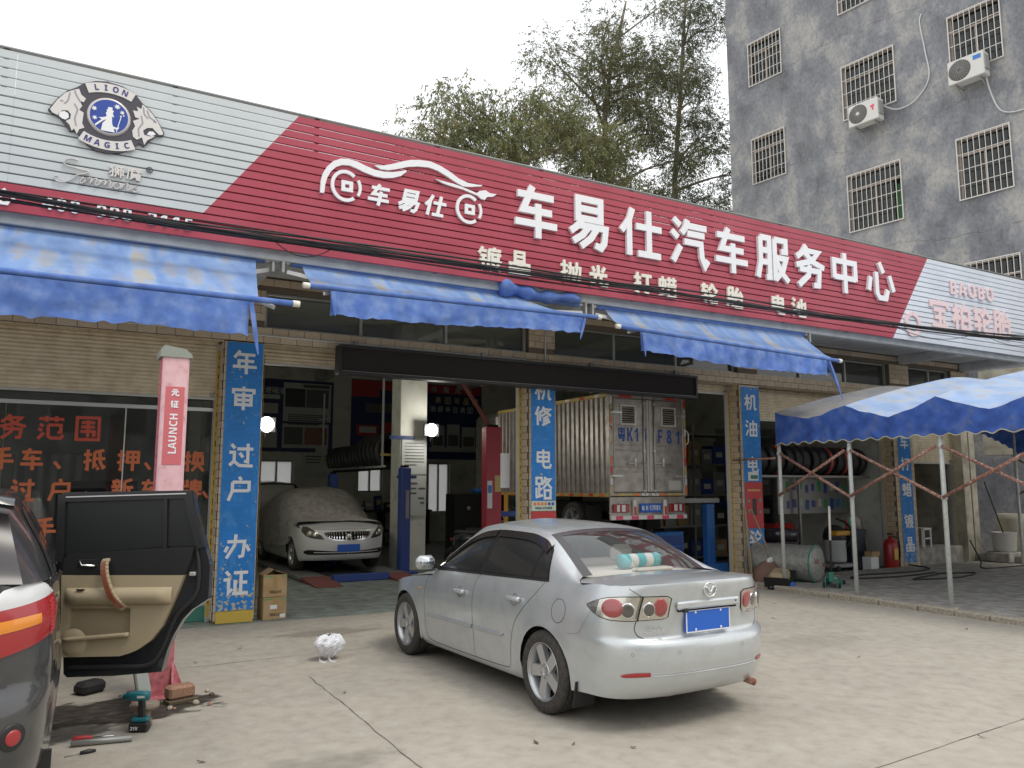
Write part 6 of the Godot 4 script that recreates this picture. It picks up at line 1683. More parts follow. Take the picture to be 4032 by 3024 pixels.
# ---------------------------------------------------------------- outdoor two-post lift and tools
func build_lift_post():
	var s := thing("lift_post", "tall pink two-post car lift column with a faded red label, outdoors", "car lift", Vector3(0.84, 0, 3.3), 0.0)
	var mb := MB.new()
	mb.prism(pv([-0.105, -0.12, 0.105, -0.12, 0.105, 0.1, 0.09, 0.115, -0.09, 0.115, -0.105, 0.1]).duplicate(), 0.0, 2.79, Transform3D(Basis(Vector3.RIGHT, Vector3(0, 0, 1), Vector3.UP), Vector3.ZERO))
	part(mb, "post", M.lift_pink, s)
	part(bx(Vector3(-0.112, 1.55, 0.02), Vector3(0.012, 2.45, 0.05)), "side_slot", M.lift_pink_worn, s)
	part(bx(Vector3(0, 0.28, 0.123), Vector3(0.2, 0.56, 0.012), 0.004), "worn_foot_plate", M.lift_pink_worn, s)
	part(bx(Vector3(0.02, 0.012, 0.02), Vector3(0.46, 0.022, 0.42), 0.004), "base_plate", M.lift_pink_worn, s)
	for k in [[0.16, 0.0], [0.1, 0.17]]:
		mb = MB.new(); mb.prism(pv([0, 0, 0.1, 0, 0, 0.26]), -0.008, 0.008, Transform3D(Basis(Vector3.UP, 0.0 if k[1] == 0.0 else -PI / 2), Vector3(0.105 if k[1] == 0.0 else 0.09, 0.02, k[1] if k[1] == 0.0 else 0.125)))
		part(mb, "gusset", M.lift_pink_worn, s)
	mb = MB.new(); mb.prism(pv([-0.13, 0, 0.125, 0, 0.12, 0.03, 0.07, 0.075, -0.1, 0.1, -0.13, 0.06]), -0.14, 0.13, Transform3D(Basis.IDENTITY, Vector3(0, 2.79, 0))); part(mb, "cap", M.lift_cap, s)
	part(bx(Vector3(0.0, 2.21, 0.1165), Vector3(0.15, 0.66, 0.004), 0.001), "label_plate", M.lift_label, s)
	var up := Basis(Vector3.BACK, PI / 2)
	flat_text("LAUNCH", 0.062, "label_lettering", M.letter_white, s, Vector3(0.0, 2.14, 0.12), up, 0.002)
	for k in 2:
		mb = MB.new(); glyph(mb, "元征"[k], 0.065, 0.06, 0.011, 0.0005, xf_at(Vector3(-0.032, 2.46 - k * 0.1, 0.12))); part(mb, "label_character", M.letter_white, s)
	part(bx(Vector3(0.05, 1.62, 0.117), Vector3(0.07, 0.06, 0.003)), "paper_notice", M.paper_white, s)
	# swing arm with screw pad resting on the ground
	mb = MB.new(); mb.bar(Vector3(-0.17, 0.33, 0.12), Vector3(-0.18, 0.2, 0.82), 0.095, 0.07, Vector3.UP, 0.012); part(mb, "swing_arm", M.arm_grey, s)
	mb = MB.new(true); mb.lathe([[0.0, 0.0], [0.055, 0.0], [0.055, 0.05], [0.045, 0.05], [0.045, 0.11], [0.07, 0.115], [0.1, 0.13], [0.1, 0.155], [0.05, 0.165], [0.0, 0.165]], 20, Transform3D(Basis.IDENTITY, Vector3(-0.18, 0.005, 0.9))); part(mb, "screw_pad", M.arm_rust, s)
	mb = MB.new(); mb.bar(Vector3(-0.05, 0.27, 0.0), Vector3(-0.24, 0.3, 0.1), 0.1, 0.12, Vector3.UP, 0.015); part(mb, "carriage", M.steel_grey, s)

func build_yard_items():
	var mb: MB
	# impact wrench
	var w := thing("impact_wrench", "teal and black cordless impact wrench standing on its battery", "power tool", Vector3(0.6, 0, 4.3), -0.45)
	mb = MB.new(true); mb.lathe([[0.0, -0.085], [0.03, -0.08], [0.034, -0.03], [0.036, 0.03], [0.026, 0.075], [0.014, 0.085], [0.012, 0.1], [0.0, 0.1]], 18, Transform3D(Basis(Vector3.BACK, PI / 2), Vector3(0, 0.24, 0))); part(mb, "motor_housing", M.tool_teal, w)
	part(tb([Vector3(-0.09, 0.24, 0), Vector3(-0.125, 0.24, 0)], 0.009, 8), "square_drive", M.chrome, w)
	mb = MB.new(); mb.bar(Vector3(0.03, 0.22, 0), Vector3(0.045, 0.07, 0), 0.038, 0.045, Vector3.RIGHT, 0.01); part(mb, "handle", M.black_plastic, w)
	part(bx(Vector3(0.03, 0.085, 0), Vector3(0.11, 0.03, 0.065), 0.008), "battery_seat", M.tool_teal, w)
	part(bx(Vector3(0.025, 0.035, 0), Vector3(0.13, 0.065, 0.07), 0.01), "battery", M.black_plastic, w)
	flat_text("21V", 0.022, "battery_lettering", M.letter_white, w, Vector3(0.0, 0.03, 0.036), Basis.IDENTITY, 0.002)
	part(bx(Vector3(0.035, 0.24, 0.035), Vector3(0.05, 0.014, 0.004)), "nameplate", M.letter_print, w)
	single(tb([Vector3(0.2, 0.022, 4.46), Vector3(0.56, 0.022, 4.52)], 0.021, 12), "steel_tube", M.steel_grey, "short grey steel tube lying on the concrete by the wrench", "tube")
	var sd := thing("screwdriver", "screwdriver with red handle lying behind the grey tube", "screwdriver", Vector3(0.24, 0.02, 4.36), -0.15)
	part(tb([Vector3(-0.03, 0, 0), Vector3(0.0, 0.004, 0), Vector3(0.07, 0.002, 0), Vector3(0.09, 0, 0)], [0.012, 0.017, 0.016, 0.009], 8), "handle", M.tool_red, sd)
	part(tb([Vector3(0.09, 0, 0), Vector3(0.22, 0, 0)], 0.005, 6), "shaft", M.chrome, sd)
	var kn := thing("paint_scraper", "small black handled scraper lying in front of the grey tube", "scraper", Vector3(0.25, 0.01, 4.66), 0.15)
	part(tb([Vector3(0.0, 0, 0), Vector3(0.05, 0.003, 0), Vector3(0.09, 0, 0)], [0.012, 0.016, 0.008], 8), "handle", M.black_plastic, kn)
	part(tb([Vector3(0.0, 0, 0), Vector3(-0.09, -0.005, 0)], 0.003, 6), "blade", M.steel_grey, kn)
	# brick and rubble
	rng.seed = 8
	mb = MB.new(); mb.box(Vector3(0.97, 0.085, 3.62), Vector3(0.21, 0.1, 0.12), 0.018, Basis(Vector3.UP, 0.3)); single(mb, "loose_brick", M.brick_red, "chipped orange brick lying at the foot of the pink lift post", "brick")
	single(bx(Vector3(0.98, 0.018, 3.64), Vector3(0.24, 0.032, 0.13), 0.006, Basis(Vector3.UP, 0.25)), "timber_offcut", M.leaf_litter, "dark oily timber offcut under the orange brick", "offcut")
	single(bx(Vector3(0.36, 0.05, 2.95), Vector3(0.22, 0.1, 0.16), 0.03, Basis(Vector3.UP, 0.6)), "rubber_block", M.black_rubber, "dark rubber block behind the lift's swing arm", "block")
	for i in 12:
		var p := Vector3(rng.randf_range(0.85, 1.25), 0.008, rng.randf_range(3.35, 3.85))
		var r := rng.randf_range(0.012, 0.035)
		mb = MB.new(true)
		mb.lathe([[0.0, -0.4 * r], [r * 0.8, -0.2 * r], [r, 0.2 * r], [r * 0.5, 0.7 * r], [0.0, 0.75 * r]], 6, Transform3D(Basis(Vector3.UP, rng.randf() * 6).rotated(Vector3.RIGHT, 0.3), p))
		single(mb, "stone_chip", [M.brick_red, M.kerb_concrete, M.leaf_litter][i % 3], "small stone chip scattered round the pink post's foot", "stone", "stone chips at the lift foot")
	# plastic bag: a crumpled hollow lump with two handles
	var bag := thing("plastic_bag", "crumpled white plastic carrier bag lying on the concrete", "bag", Vector3(2.47, 0, 2.66), 0.2)
	var nz := noise(91, 6.0, 3); var nz2 := noise(92, 14.0, 2, FastNoiseLite.TYPE_CELLULAR)
	mb = MB.new()
	var rows := []
	for i in 15:
		var v := i / 14.0
		var row := PackedVector3Array()
		for j in 37:
			var a := TAU * j / 36.0
			var r := sin(minf(v * 1.12 + 0.06, 1.0) * PI * 0.94 + 0.1)
			var d := Vector3(cos(a) * r, 0, sin(a) * r)
			var y := 0.235 * (0.5 - 0.5 * cos(PI * (1.0 - v)))
			var q := 1.0 + 0.22 * nz.get_noise_3d(d.x * 0.55, v * 0.6, d.z * 0.55) + 0.07 * nz2.get_noise_3d(d.x * 0.3, v * 0.3, d.z * 0.3)
			row.append(Vector3(d.x * 0.155 * q, maxf(0.004, y * (0.9 + 0.12 * q) + 0.02 * nz.get_noise_2d(d.x, d.z)), d.z * 0.12 * q))
		rows.append(row)
	mb.grid(rows)
	part(mb, "bag_body", M.plastic_bag, bag)
	for k in [[-0.12, 0.1], [-0.03, 0.13]]:
		mb = MB.new(true)
		var hp := curve([Vector3(k[0], 0.1, 0.07), Vector3(k[0] - 0.035, 0.03, k[1]), Vector3(k[0] + 0.02, 0.008, k[1] + 0.03), Vector3(k[0] + 0.07, 0.05, k[1] - 0.01), Vector3(k[0] + 0.1, 0.1, 0.08)], 18)
		var strip := [PackedVector3Array(), PackedVector3Array()]
		for p in hp: strip[0].append(p + Vector3(0, 0.012, 0.004)); strip[1].append(p - Vector3(0.004, 0.01, 0))
		mb.grid(strip)
		part(mb, "bag_handle", M.plastic_bag, bag)
	# cartons by the column
	for k in 2:
		var c := thing("carton", ["brown carton with flaps ajar, upper of the two by the blue column", "brown carton with a white address label, lower of the two by the blue column"][1 - k], "carton", Vector3(2.55, 0.0 + k * 0.285, -0.12), 0.08 - 0.05 * k, "cartons stacked by the column")
		if k == 0:
			part(bx(Vector3(0, 0.145, 0), Vector3(0.3, 0.278, 0.26), 0.004), "box_body", M.carton, c)
		else:
			mb = MB.new()
			mb.box(Vector3(0, 0.145, 0.125), Vector3(0.3, 0.278, 0.008)); mb.box(Vector3(0, 0.145, -0.125), Vector3(0.3, 0.278, 0.008)); mb.box(Vector3(-0.146, 0.145, 0), Vector3(0.008, 0.278, 0.242)); mb.box(Vector3(0.146, 0.145, 0), Vector3(0.008, 0.278, 0.242)); mb.box(Vector3(0, 0.01, 0), Vector3(0.284, 0.008, 0.242))
			part(mb, "box_body", M.carton, c)
			part(bx(Vector3(-0.09, 0.315, 0.0), Vector3(0.15, 0.005, 0.26), 0, Basis(Vector3.BACK, 0.55)), "flap", M.carton, c)
			part(bx(Vector3(0.08, 0.31, 0.0), Vector3(0.16, 0.005, 0.26), 0, Basis(Vector3.BACK, -0.35)), "flap", M.carton, c)
		part(bx(Vector3(-0.09, 0.262, 0.1305), Vector3(0.12, 0.012, 0.002)), "green_stripe", M.print_green, c)
		part(bx(Vector3(0.11, 0.262, 0.1305), Vector3(0.08, 0.012, 0.002)), "green_stripe", M.print_green, c)
		part(bx(Vector3(0.0, 0.19, 0.1305), Vector3(0.06, 0.17, 0.0015)), "packing_tape", M.tape_clear, c)
		flat_text("HYBBL", 0.036, "print", M.print_brown, c, Vector3(0.0, 0.07, 0.1312), Basis(Vector3.BACK, PI), 0.002)
		if k == 0:
			part(bx(Vector3(-0.02, 0.165, 0.132), Vector3(0.09, 0.05, 0.002)), "label", M.paper_white, c)
			part(bx(Vector3(0.1, 0.05, 0.132), Vector3(0.07, 0.045, 0.002)), "label", M.paper_white, c)
	# leaf litter on the yard
	rng.seed = 31
	for q in [[2.9, 5.9], [3.1, 6.05], [3.4, 6.3], [1.3, 2.2], [1.8, 1.7], [0.9, 5.2], [5.6, 7.3], [6.3, 3.2], [8.2, 3.1], [9.2, 2.2], [7.1, 5.2], [2.2, 4.0], [1.7, 6.3], [9.6, 4.8]]:
		mb = MB.new(true)
		var a := rng.randf() * TAU; var l := rng.randf_range(0.02, 0.035)
		var b := Basis(Vector3.UP, a)
		var o := Vector3(q[0], 0.006, q[1])
		var r0 := PackedVector3Array(); var r1 := PackedVector3Array(); var rm := PackedVector3Array()
		for j in 7:
			var t := j / 6.0
			r0.append(o + b * Vector3(lerpf(-l, l, t), 0.006 * t, 0.35 * l * sin(PI * t))); rm.append(o + b * Vector3(lerpf(-l, l, t), 0.002 + 0.012 * t * t, 0)); r1.append(o + b * Vector3(lerpf(-l, l, t), 0.006 * t, -0.35 * l * sin(PI * t)))
		mb.grid([r0, rm, r1])
		single(mb, "fallen_leaf", M.leaf_litter, "dry brown leaf fallen on the concrete yard", "leaf", "dry leaves on the yard")

# ---------------------------------------------------------------- white saloon under a cloth, box truck
func build_white_sedan():
	D = {
		"rear": [[0.18, -0.85], [0.3, -0.98], [0.6, -1.02], [0.9, -1.0], [1.05, -0.98]],
		"front": [[0.18, 3.3], [0.24, 3.46], [0.32, 3.54], [0.42, 3.57], [0.55, 3.575], [0.66, 3.56], [0.74, 3.52], [0.8, 3.46], [0.88, 3.3]],
		"half": [[0.16, 0.78], [0.24, 0.83], [0.35, 0.855], [0.5, 0.868], [0.66, 0.872], [0.78, 0.86], [0.88, 0.84], [0.97, 0.815], [1.1, 0.74]],
		"taper": [[-1.0, 0.94], [0.0, 0.99], [2.3, 1.0], [2.9, 0.985], [3.3, 0.95], [3.6, 0.91]],
		"pr": 2.8, "pf": 2.7, "s0": -0.4, "s1": 2.95, "bs0": -0.3, "bs1": 2.05, "edge_h": 1.02, "nose_h": 0.78,
		"deck": [[-1.0, 1.05], [-0.1, 1.07]], "crown": 0.05,
		"hood": [[1.9, 1.0], [2.3, 0.98], [2.8, 0.93], [3.2, 0.865], [3.4, 0.82], [3.56, 0.765]], "hood_crown": 0.07, "hood_w": 0.8,
		"belt": [[-0.3, 1.0], [1.0, 0.97], [2.05, 0.935]],
		"sill": [[-1.0, 0.25], [0.4, 0.19], [2.3, 0.19], [3.1, 0.2], [3.3, 0.22], [3.6, 0.22]],
		"axles": [0.0, 2.66], "arch": 0.34, "wr": 0.31, "flare": 0.014, "wscale": 1.0,
		"hs": [0.18, 0.21, 0.24, 0.27, 0.3, 0.34, 0.38, 0.42, 0.46, 0.5, 0.54, 0.58, 0.62, 0.66, 0.69, 0.72, 0.75, 0.78, 0.81, 0.84, 0.88, 0.92, 0.96, 1.0, 1.05],
		"glass_base": [[0.0, -0.29], [0.55, -0.21], [0.8, -0.3]], "cowl": [[0.0, 2.3], [0.5, 2.2], [0.8, 2.0]],
		"T": [[-0.285, 1.062, 0], [0.4, 1.4, 0], [1.0, 1.45, 0], [1.5, 1.42, 0], [2.28, 0.985, 0]],
		"R": [[-0.165, 1.05, 0.645], [0.42, 1.35, 0.535], [1.0, 1.4, 0.56], [1.5, 1.365, 0.575], [2.14, 0.985, 0.72]],
		"B": [[-0.3, 1.0, 0.785], [0.1, 0.99, 0.802], [0.95, 0.972, 0.815], [1.5, 0.955, 0.815], [2.05, 0.935, 0.815]],
		"tumble": 1.0, "roof_bow": 0.02}
	var root := thing("white_sedan", "white saloon car inside the bay, nose out, most of it under a grey cloth", "car", Vector3(4.93, 0.09, -7.85), PI)
	car_body(root, M.white_paint)
	car_house(root, M.white_paint, M.car_glass_opaque, M.car_glass_opaque)
	for side in [-1.0, 1.0]:
		var lb := [[2.2, 0.76], [2.3, 0.7], [2.45, 0.645], [2.6, 0.625], [2.7, 0.615]]
		var lt := [[2.2, 0.79], [2.26, 0.85], [2.36, 0.845], [2.5, 0.79], [2.62, 0.71], [2.7, 0.625]]
		var l := part(shell_sheet(2.2, 2.69, lb, lt, side, 0.006, 26, 6), "headlamp", M.lamp_dark, root)
		part(disc_on(2.4, 0.725, side, 0.055, 0.055, 0.012, 0.012), "lens_bowl", M.lamp_chrome, l)
		part(disc_on(2.52, 0.695, side, 0.036, 0.036, 0.012, 0.012), "lens_bowl", M.lamp_chrome, l)
		part(shell_sheet(2.2, 2.685, lb, lt, side, 0.026, 26, 6, 0.008), "clear_cover", M.lens_clear, l)
		part(shell_sheet(2.26, 2.999, [[2.26, 0.36], [2.4, 0.335], [3.0, 0.335]], [[2.26, 0.4], [2.4, 0.425], [2.62, 0.415], [3.0, 0.385]], side, 0.005, 26, 3), "lower_intake", M.gap_black, root)
		part(shell_sheet(2.5, 2.999, [[2.5, 0.375], [3.0, 0.365]], [[2.5, 0.39], [3.0, 0.38]], side, 0.012, 16, 2), "intake_strip", M.white_paint, root)
		var gb := [[2.7, 0.72], [2.76, 0.66], [2.85, 0.615], [3.0, 0.6]]
		var gt := [[2.7, 0.735], [2.76, 0.742], [3.0, 0.75]]
		part(shell_sheet(2.7, 2.9999, gb.map(func(p): return [p[0], p[1] - 0.012]), gt.map(func(p): return [p[0], p[1] + 0.01]), side, 0.004, 16, 4), "grille_surround", M.chrome, root)
		part(shell_sheet(2.715, 2.9999, gb, gt, side, 0.008, 16, 4), "grille", M.gap_black, root)
		for k in 8:
			var c := 2.735 + k * 0.035
			part(shell_sheet(c, c + 0.012, gb, gt, side, 0.014, 2, 4, 0.004), "grille_bar", M.chrome, root)
		wheel(root, cp(0, 0.31, 0.755 * side), 0.31, side, 5, 0.0, 0.2, 1)
		wheel(root, cp(2.66, 0.31, 0.755 * side), 0.31, side, 5, 0.0, 0.2, 1)
	var bd := MB.new(true)
	bd.lathe([[0.05, 0.0], [0.05, 0.012], [0.042, 0.016], [0.0, 0.014]], 24, Transform3D(Basis(Vector3.RIGHT, -PI / 2), cp(3.575, 0.67, 0)))
	part(bd, "badge", M.lamp_chrome, root)
	part(bx(cp(3.585, 0.45, 0), Vector3(0.44, 0.14, 0.012), 0.004), "number_plate", M.plate_blue, root)
	# the cloth
	var nz := noise(55, 1.1, 4); var nf := noise(56, 4.0, 3)
	var mb := MB.new(true)
	var rows := []
	var top := [[-1.1, 0.8], [-1.0, 1.02], [-0.6, 1.14], [0.0, 1.38], [0.5, 1.53], [1.2, 1.6], [1.6, 1.55], [2.1, 1.24], [2.5, 1.02], [2.85, 0.97], [3.02, 0.93]]
	for i in 61:
		var s := lerpf(-1.08, 2.98, i / 60.0)
		var row := PackedVector3Array()
		for j in 41:
			var a := lerpf(-PI / 2, PI / 2, j / 40.0)
			var yt := ramp(top, s)
			var lo := lerpf(0.45, 0.84, smoothstep(2.35, 2.98, s)) + 0.08 * nz.get_noise_2d(s, signf(a) * 4.0)
			var k := smoothstep(2.0, 2.9, s)
			var w := lerpf(0.93, 0.84, k) * signf(a) * pow(absf(sin(a)), lerpf(0.5, 0.72, smoothstep(0.9, 1.4, yt)))
			var y := lo + (yt - lo) * pow(absf(cos(a)), lerpf(0.42, 0.5, k))
			var n := 0.03 * nz.get_noise_3d(s * 1.5, w * 1.5, y) + 0.012 * nf.get_noise_3d(s, w, y)
			row.append(cp(s + (0.12 * nz.get_noise_1d(w * 3.0) if i == 60 else 0.0), y + n, w * (1.0 + 0.35 * n / 0.03 * 0.08)))
		rows.append(row)
	mb.grid(rows)
	var cover := single(mb, "car_cover", M.car_cover, "grey dusty cloth draped over the white saloon's roof and bonnet", "cover")
	cover.position = root.position; cover.rotation = root.rotation
	# low lift the car stands on: two ramps and a blue cross beam
	var lf := thing("drive_on_lift", "low drive-on lift with rusty red ramps and a blue front beam", "car lift", Vector3(4.93, 0, -5.0))
	for side in [-1.0, 1.0]:
		part(bx(Vector3(0.77 * side, 0.055, -1.5), Vector3(0.48, 0.06, 5.2), 0.004), "runway", M.steel_grey, lf)
		mb = MB.new(); mb.prism(pv([1.1, 0.085, 2.2, 0.012, 1.1, 0.012]), -0.23, 0.23, Transform3D(Basis(Vector3.UP, -PI / 2), Vector3(0.77 * side, 0, 0))); part(mb, "ramp", M.ramp_red, lf)
	part(bx(Vector3(0, 0.07, 1.45), Vector3(1.05, 0.12, 0.16), 0.008), "cross_beam", M.lift_blue, lf)
	# another white car deeper in the bay
	suv_tables()
	var r2 := thing("white_hatchback", "white car parked tail out behind the cloth-covered saloon", "car", Vector3(4.9, 0.12, -10.6), 0.0)
	r2.scale = Vector3(0.86, 1.0, 0.55)
	car_body(r2, M.white_paint); car_house(r2, M.white_paint, M.white_paint, M.car_glass_opaque)
	for side in [-1.0, 1.0]:
		part(shell_sheet(0.4, 0.9, [[0.3, 0.9], [0.9, 0.95]], [[0.3, 1.13], [0.9, 1.15]], side, 0.012, 12, 4, 0.01), "tail_lamp", M.lens_red, r2)
		part(shell_sheet(0.45, 0.85, [[0.3, 0.97], [0.9, 0.99]], [[0.3, 1.04], [0.9, 1.06]], side, 0.026, 12, 4, 0.004), "lamp_strip", M.lens_white, r2)
		wheel(r2, cp(0, 0.36, 0.8 * side), 0.36, side, 7, 0.0, 0.23, 1)
		wheel(r2, cp(2.74, 0.36, 0.8 * side), 0.36, side, 7, 0.0, 0.23, 1)

func build_truck():
	var s := thing("box_truck", "dusty steel box truck raised in its bay with shut rear doors", "truck", Vector3(9.69, 0, -1.2))
	var W := 0.92
	var y0 := 1.52; var y1 := 3.4
	var L := 4.2
	part(bx(Vector3(0, (y0 + y1) / 2, -L / 2 - 0.04), Vector3(2 * W - 0.06, y1 - y0 - 0.03, L)), "box_body", M.truck_steel, s)
	for i in 26:   # side ribs
		for side in [-1.0, 1.0]:
			part(bx(Vector3(side * (W - 0.018), (y0 + y1) / 2, -0.16 - i * 0.16), Vector3(0.036, y1 - y0 - 0.1, 0.03), 0.008), "side_rib", M.truck_steel, s)
	for y in [y0 + 0.02, y1 - 0.02]:
		for side in [-1.0, 1.0]: part(bx(Vector3(side * (W - 0.01), y, -L / 2), Vector3(0.05, 0.07, L), 0.006), "edge_rail", M.reflect_yellow, s)
	for i in 12:
		part(bx(Vector3(-W - 0.016, y0 + 0.02, -0.2 - i * 0.33), Vector3(0.004, 0.05, 0.15)), "reflective_strip", M.reflect_red if i % 2 else M.reflect_orange, s)
		if i < 6: part(bx(Vector3(-W - 0.016, y1 - 0.02, -0.3 - i * 0.5), Vector3(0.004, 0.05, 0.15)), "reflective_strip", M.reflect_red if i % 2 else M.reflect_white, s)
	# rear frame
	var mb := MB.new()
	for side in [-1.0, 1.0]: mb.box(Vector3(side * (W - 0.045), (y0 + y1) / 2, 0.0), Vector3(0.09, y1 - y0, 0.1), 0.01)
	mb.box(Vector3(0, y1 - 0.035, 0.001), Vector3(2 * W - 0.18, 0.07, 0.1), 0.008); mb.box(Vector3(0, y0 + 0.03, 0.001), Vector3(2 * W - 0.18, 0.06, 0.1), 0.008)
	part(mb, "rear_frame", M.truck_steel, s)
	for side in [-1.0, 1.0]:
		var cols := [M.reflect_yellow, M.reflect_white, M.reflect_red, M.reflect_orange, M.reflect_white, M.reflect_yellow, M.reflect_red, M.reflect_orange, M.reflect_yellow, M.reflect_white]
		for i in 10:
			if i == 4 and side < 0: continue
			part(bx(Vector3(side * (W - 0.035), y0 + 0.1 + i * 0.185, 0.0525), Vector3(0.045, 0.15, 0.004)), "reflective_strip", cols[(i + (3 if side > 0 else 0)) % 10], s)
		for i in 4: part(bx(Vector3(side * (0.12 + i * 0.19), y0 + 0.03, 0.0535), Vector3(0.15, 0.045, 0.004)), "reflective_strip", [M.reflect_white, M.reflect_orange, M.reflect_yellow, M.reflect_yellow][i], s)
		part(bx(Vector3(side * 0.55, y1 - 0.035, 0.0535), Vector3(0.3, 0.05, 0.004)), "reflective_strip", M.reflect_red, s)
		# a door with its ribs, louvre, hinges, locking rod and handle
		var d := Node3D.new(); d.name = "rear_door"; s.add_child(d, true)
		d.position = Vector3(side * 0.416, 0, 0)
		part(bx(Vector3(0, (y0 + y1) / 2, 0.015), Vector3(0.805, y1 - y0 - 0.15, 0.05), 0.008), "door_panel", M.truck_steel, d)
		for y in [2.83, 2.46, 2.36, 2.06, 1.97]: part(bx(Vector3(side * 0.06, y, 0.044), Vector3(0.62, 0.022, 0.014), 0.004), "pressed_rib", M.truck_steel, d)
		mb = MB.new()
		for e in [[0, 0.17, 0.36, 0.03], [0, -0.17, 0.36, 0.03], [-0.165, 0, 0.03, 0.31], [0.165, 0, 0.03, 0.31]]: mb.box(Vector3(side * 0.07 + e[0], 3.02 + e[1], 0.05), Vector3(e[2], e[3], 0.025), 0.004)
		part(mb, "louvre_frame", M.reflect_white, d)
		part(bx(Vector3(side * 0.07, 3.02, 0.042), Vector3(0.3, 0.31, 0.006)), "louvre_back", M.gap_black, d)
		for i in 7: part(bx(Vector3(side * 0.07, 2.89 + i * 0.043, 0.055), Vector3(0.3, 0.024, 0.004), 0, Basis(Vector3.RIGHT, 0.5)), "louvre_slat", M.truck_steel, d)
		for y in [3.06, 1.89]:
			part(bx(Vector3(side * 0.33, y, 0.055), Vector3(0.24, 0.045, 0.02), 0.006), "hinge_strap", M.aluminium, d)
			part(tb([Vector3(side * 0.455, y - 0.05, 0.06), Vector3(side * 0.455, y + 0.05, 0.06)], 0.02, 8), "hinge_pin", M.aluminium, d)
		part(tb([Vector3(side * -0.29, y0 + 0.02, 0.06), Vector3(side * -0.29, y1 - 0.03, 0.06)], 0.014, 8), "locking_rod", M.aluminium, d)
		for y in [1.62, 2.36, 3.25]: part(bx(Vector3(side * -0.29, y, 0.055), Vector3(0.06, 0.04, 0.03), 0.005), "rod_bracket", M.aluminium, d)
		part(tb([Vector3(side * -0.29, 2.13, 0.075), Vector3(side * 0.1, 2.115, 0.078)], 0.013, 8), "lock_handle", M.aluminium, d)
		part(bx(Vector3(side * -0.08, 2.15, 0.055), Vector3(0.04, 0.16, 0.04), 0.008), "handle_keeper", M.aluminium, d)
		part(bx(Vector3(side * -0.385, (y0 + y1) / 2, 0.046), Vector3(0.05, y1 - y0 - 0.16, 0.03), 0.006), "door_edge", M.letter_side, d)
		part(tb(curve([Vector3(side * 0.49, 2.5, 0.05), Vector3(side * 0.51, 2.55, 0.1), Vector3(side * 0.51, 2.72, 0.1), Vector3(side * 0.49, 2.77, 0.05)], 10), 0.012, 6), "grab_rail", M.letter_cream, d)
		# tail lamps in the lower valance
		var lp := part(bx(Vector3(side * 0.66, 1.3, 0.02), Vector3(0.36, 0.15, 0.05), 0.008), "tail_lamp", M.lens_red, s)
		part(bx(Vector3(side * 0.62, 1.3, 0.047), Vector3(0.08, 0.12, 0.004)), "white_lens", M.lens_white, lp)
		part(bx(Vector3(side * 0.74, 1.3, 0.047), Vector3(0.06, 0.12, 0.004)), "white_lens", M.lens_white, lp)
		part(bx(Vector3(side * 0.36, 1.3, 0.03), Vector3(0.07, 0.3, 0.05), 0.006), "valance_post", M.reflect_white, s)
		part(bx(Vector3(side * 0.36, 1.25, 0.0565), Vector3(0.05, 0.16, 0.003)), "reflective_strip", M.reflect_red, s)
		# chassis, mud flap, wheel
		part(bx(Vector3(side * 0.4, 1.3, -2.2), Vector3(0.08, 0.16, 4.2)), "chassis_rail", M.dark_inside, s)
		part(bx(Vector3(side * 0.72, 1.1, -0.75), Vector3(0.36, 0.5, 0.014), 0.004), "mud_flap", M.black_rubber, s)
		wheel(s, Vector3(side * 0.72, 1.02, -1.3), 0.38, side, 5, 0.0, 0.3, 1)
	part(bx(Vector3(0, 1.325, -0.02), Vector3(1.78, 0.37, 0.04), 0.006), "rear_valance", M.truck_steel, s)
	part(bx(Vector3(0, 1.13, 0.02), Vector3(1.8, 0.08, 0.06), 0.008), "bumper", M.reflect_white, s)
	for i in 5: part(bx(Vector3(-0.72 + i * 0.36, 1.13, 0.0515), Vector3(0.16, 0.07, 0.003)), "reflective_strip", M.reflect_pink, s)
	var pl := part(bx(Vector3(0.03, 1.3, 0.03), Vector3(0.5, 0.17, 0.02), 0.004), "number_plate", M.plate_blue, s)
	mb = MB.new(); glyph(mb, "粤", 0.07, 0.09, 0.011, 0.001, xf_at(Vector3(-0.2, 1.255, 0.041))); part(mb, "plate_character", M.plate_white, pl)
	flat_text("K·17F81", 0.088, "plate_lettering", M.plate_white, pl, Vector3(0.075, 1.3, 0.042), Basis.from_scale(Vector3(0.8, 1, 1)), 0.002)
	# large number across the doors
	mb = MB.new(); glyph(mb, "粤", 0.19, 0.26, 0.028, 0.001, xf_at(Vector3(-0.73, 2.53, 0.0415))); part(mb, "door_character", M.print_blue, s)
	var tx := ["K", "1", "7", "F", "8", "1"]; var xs := [-0.45, -0.28, -0.08, 0.27, 0.5, 0.72]
	for i in 6: flat_text(tx[i], 0.25, "door_letter", M.print_blue, s, Vector3(xs[i], 2.655 - 0.006 * i, 0.0425), Basis.from_scale(Vector3(0.72, 1, 1)), 0.002)
	part(bx(Vector3(0.61, 1.72, 0.0425), Vector3(0.3, 0.18, 0.002)), "pale_patch", M.letter_side, s)
	part(bx(Vector3(0, 2.45, -L - 0.75), Vector3(1.7, 1.9, 1.2), 0.1), "cab", M.truck_steel, s)
	# the posts and arms that carry the truck, in bright blue and red
	var lf := thing("blue_lift_tower", "bright blue notched lift tower with a grey cross arm behind the truck's corner", "car lift", Vector3(11.5, 0, -1.55))
	part(bx(Vector3(0, 0.68, 0), Vector3(0.2, 1.34, 0.16), 0.012), "tower", M.lift_bright_blue, lf)
	part(bx(Vector3(0.02, 0.1, 0.05), Vector3(0.5, 0.18, 0.4), 0.02), "foot", M.lift_bright_blue, lf)
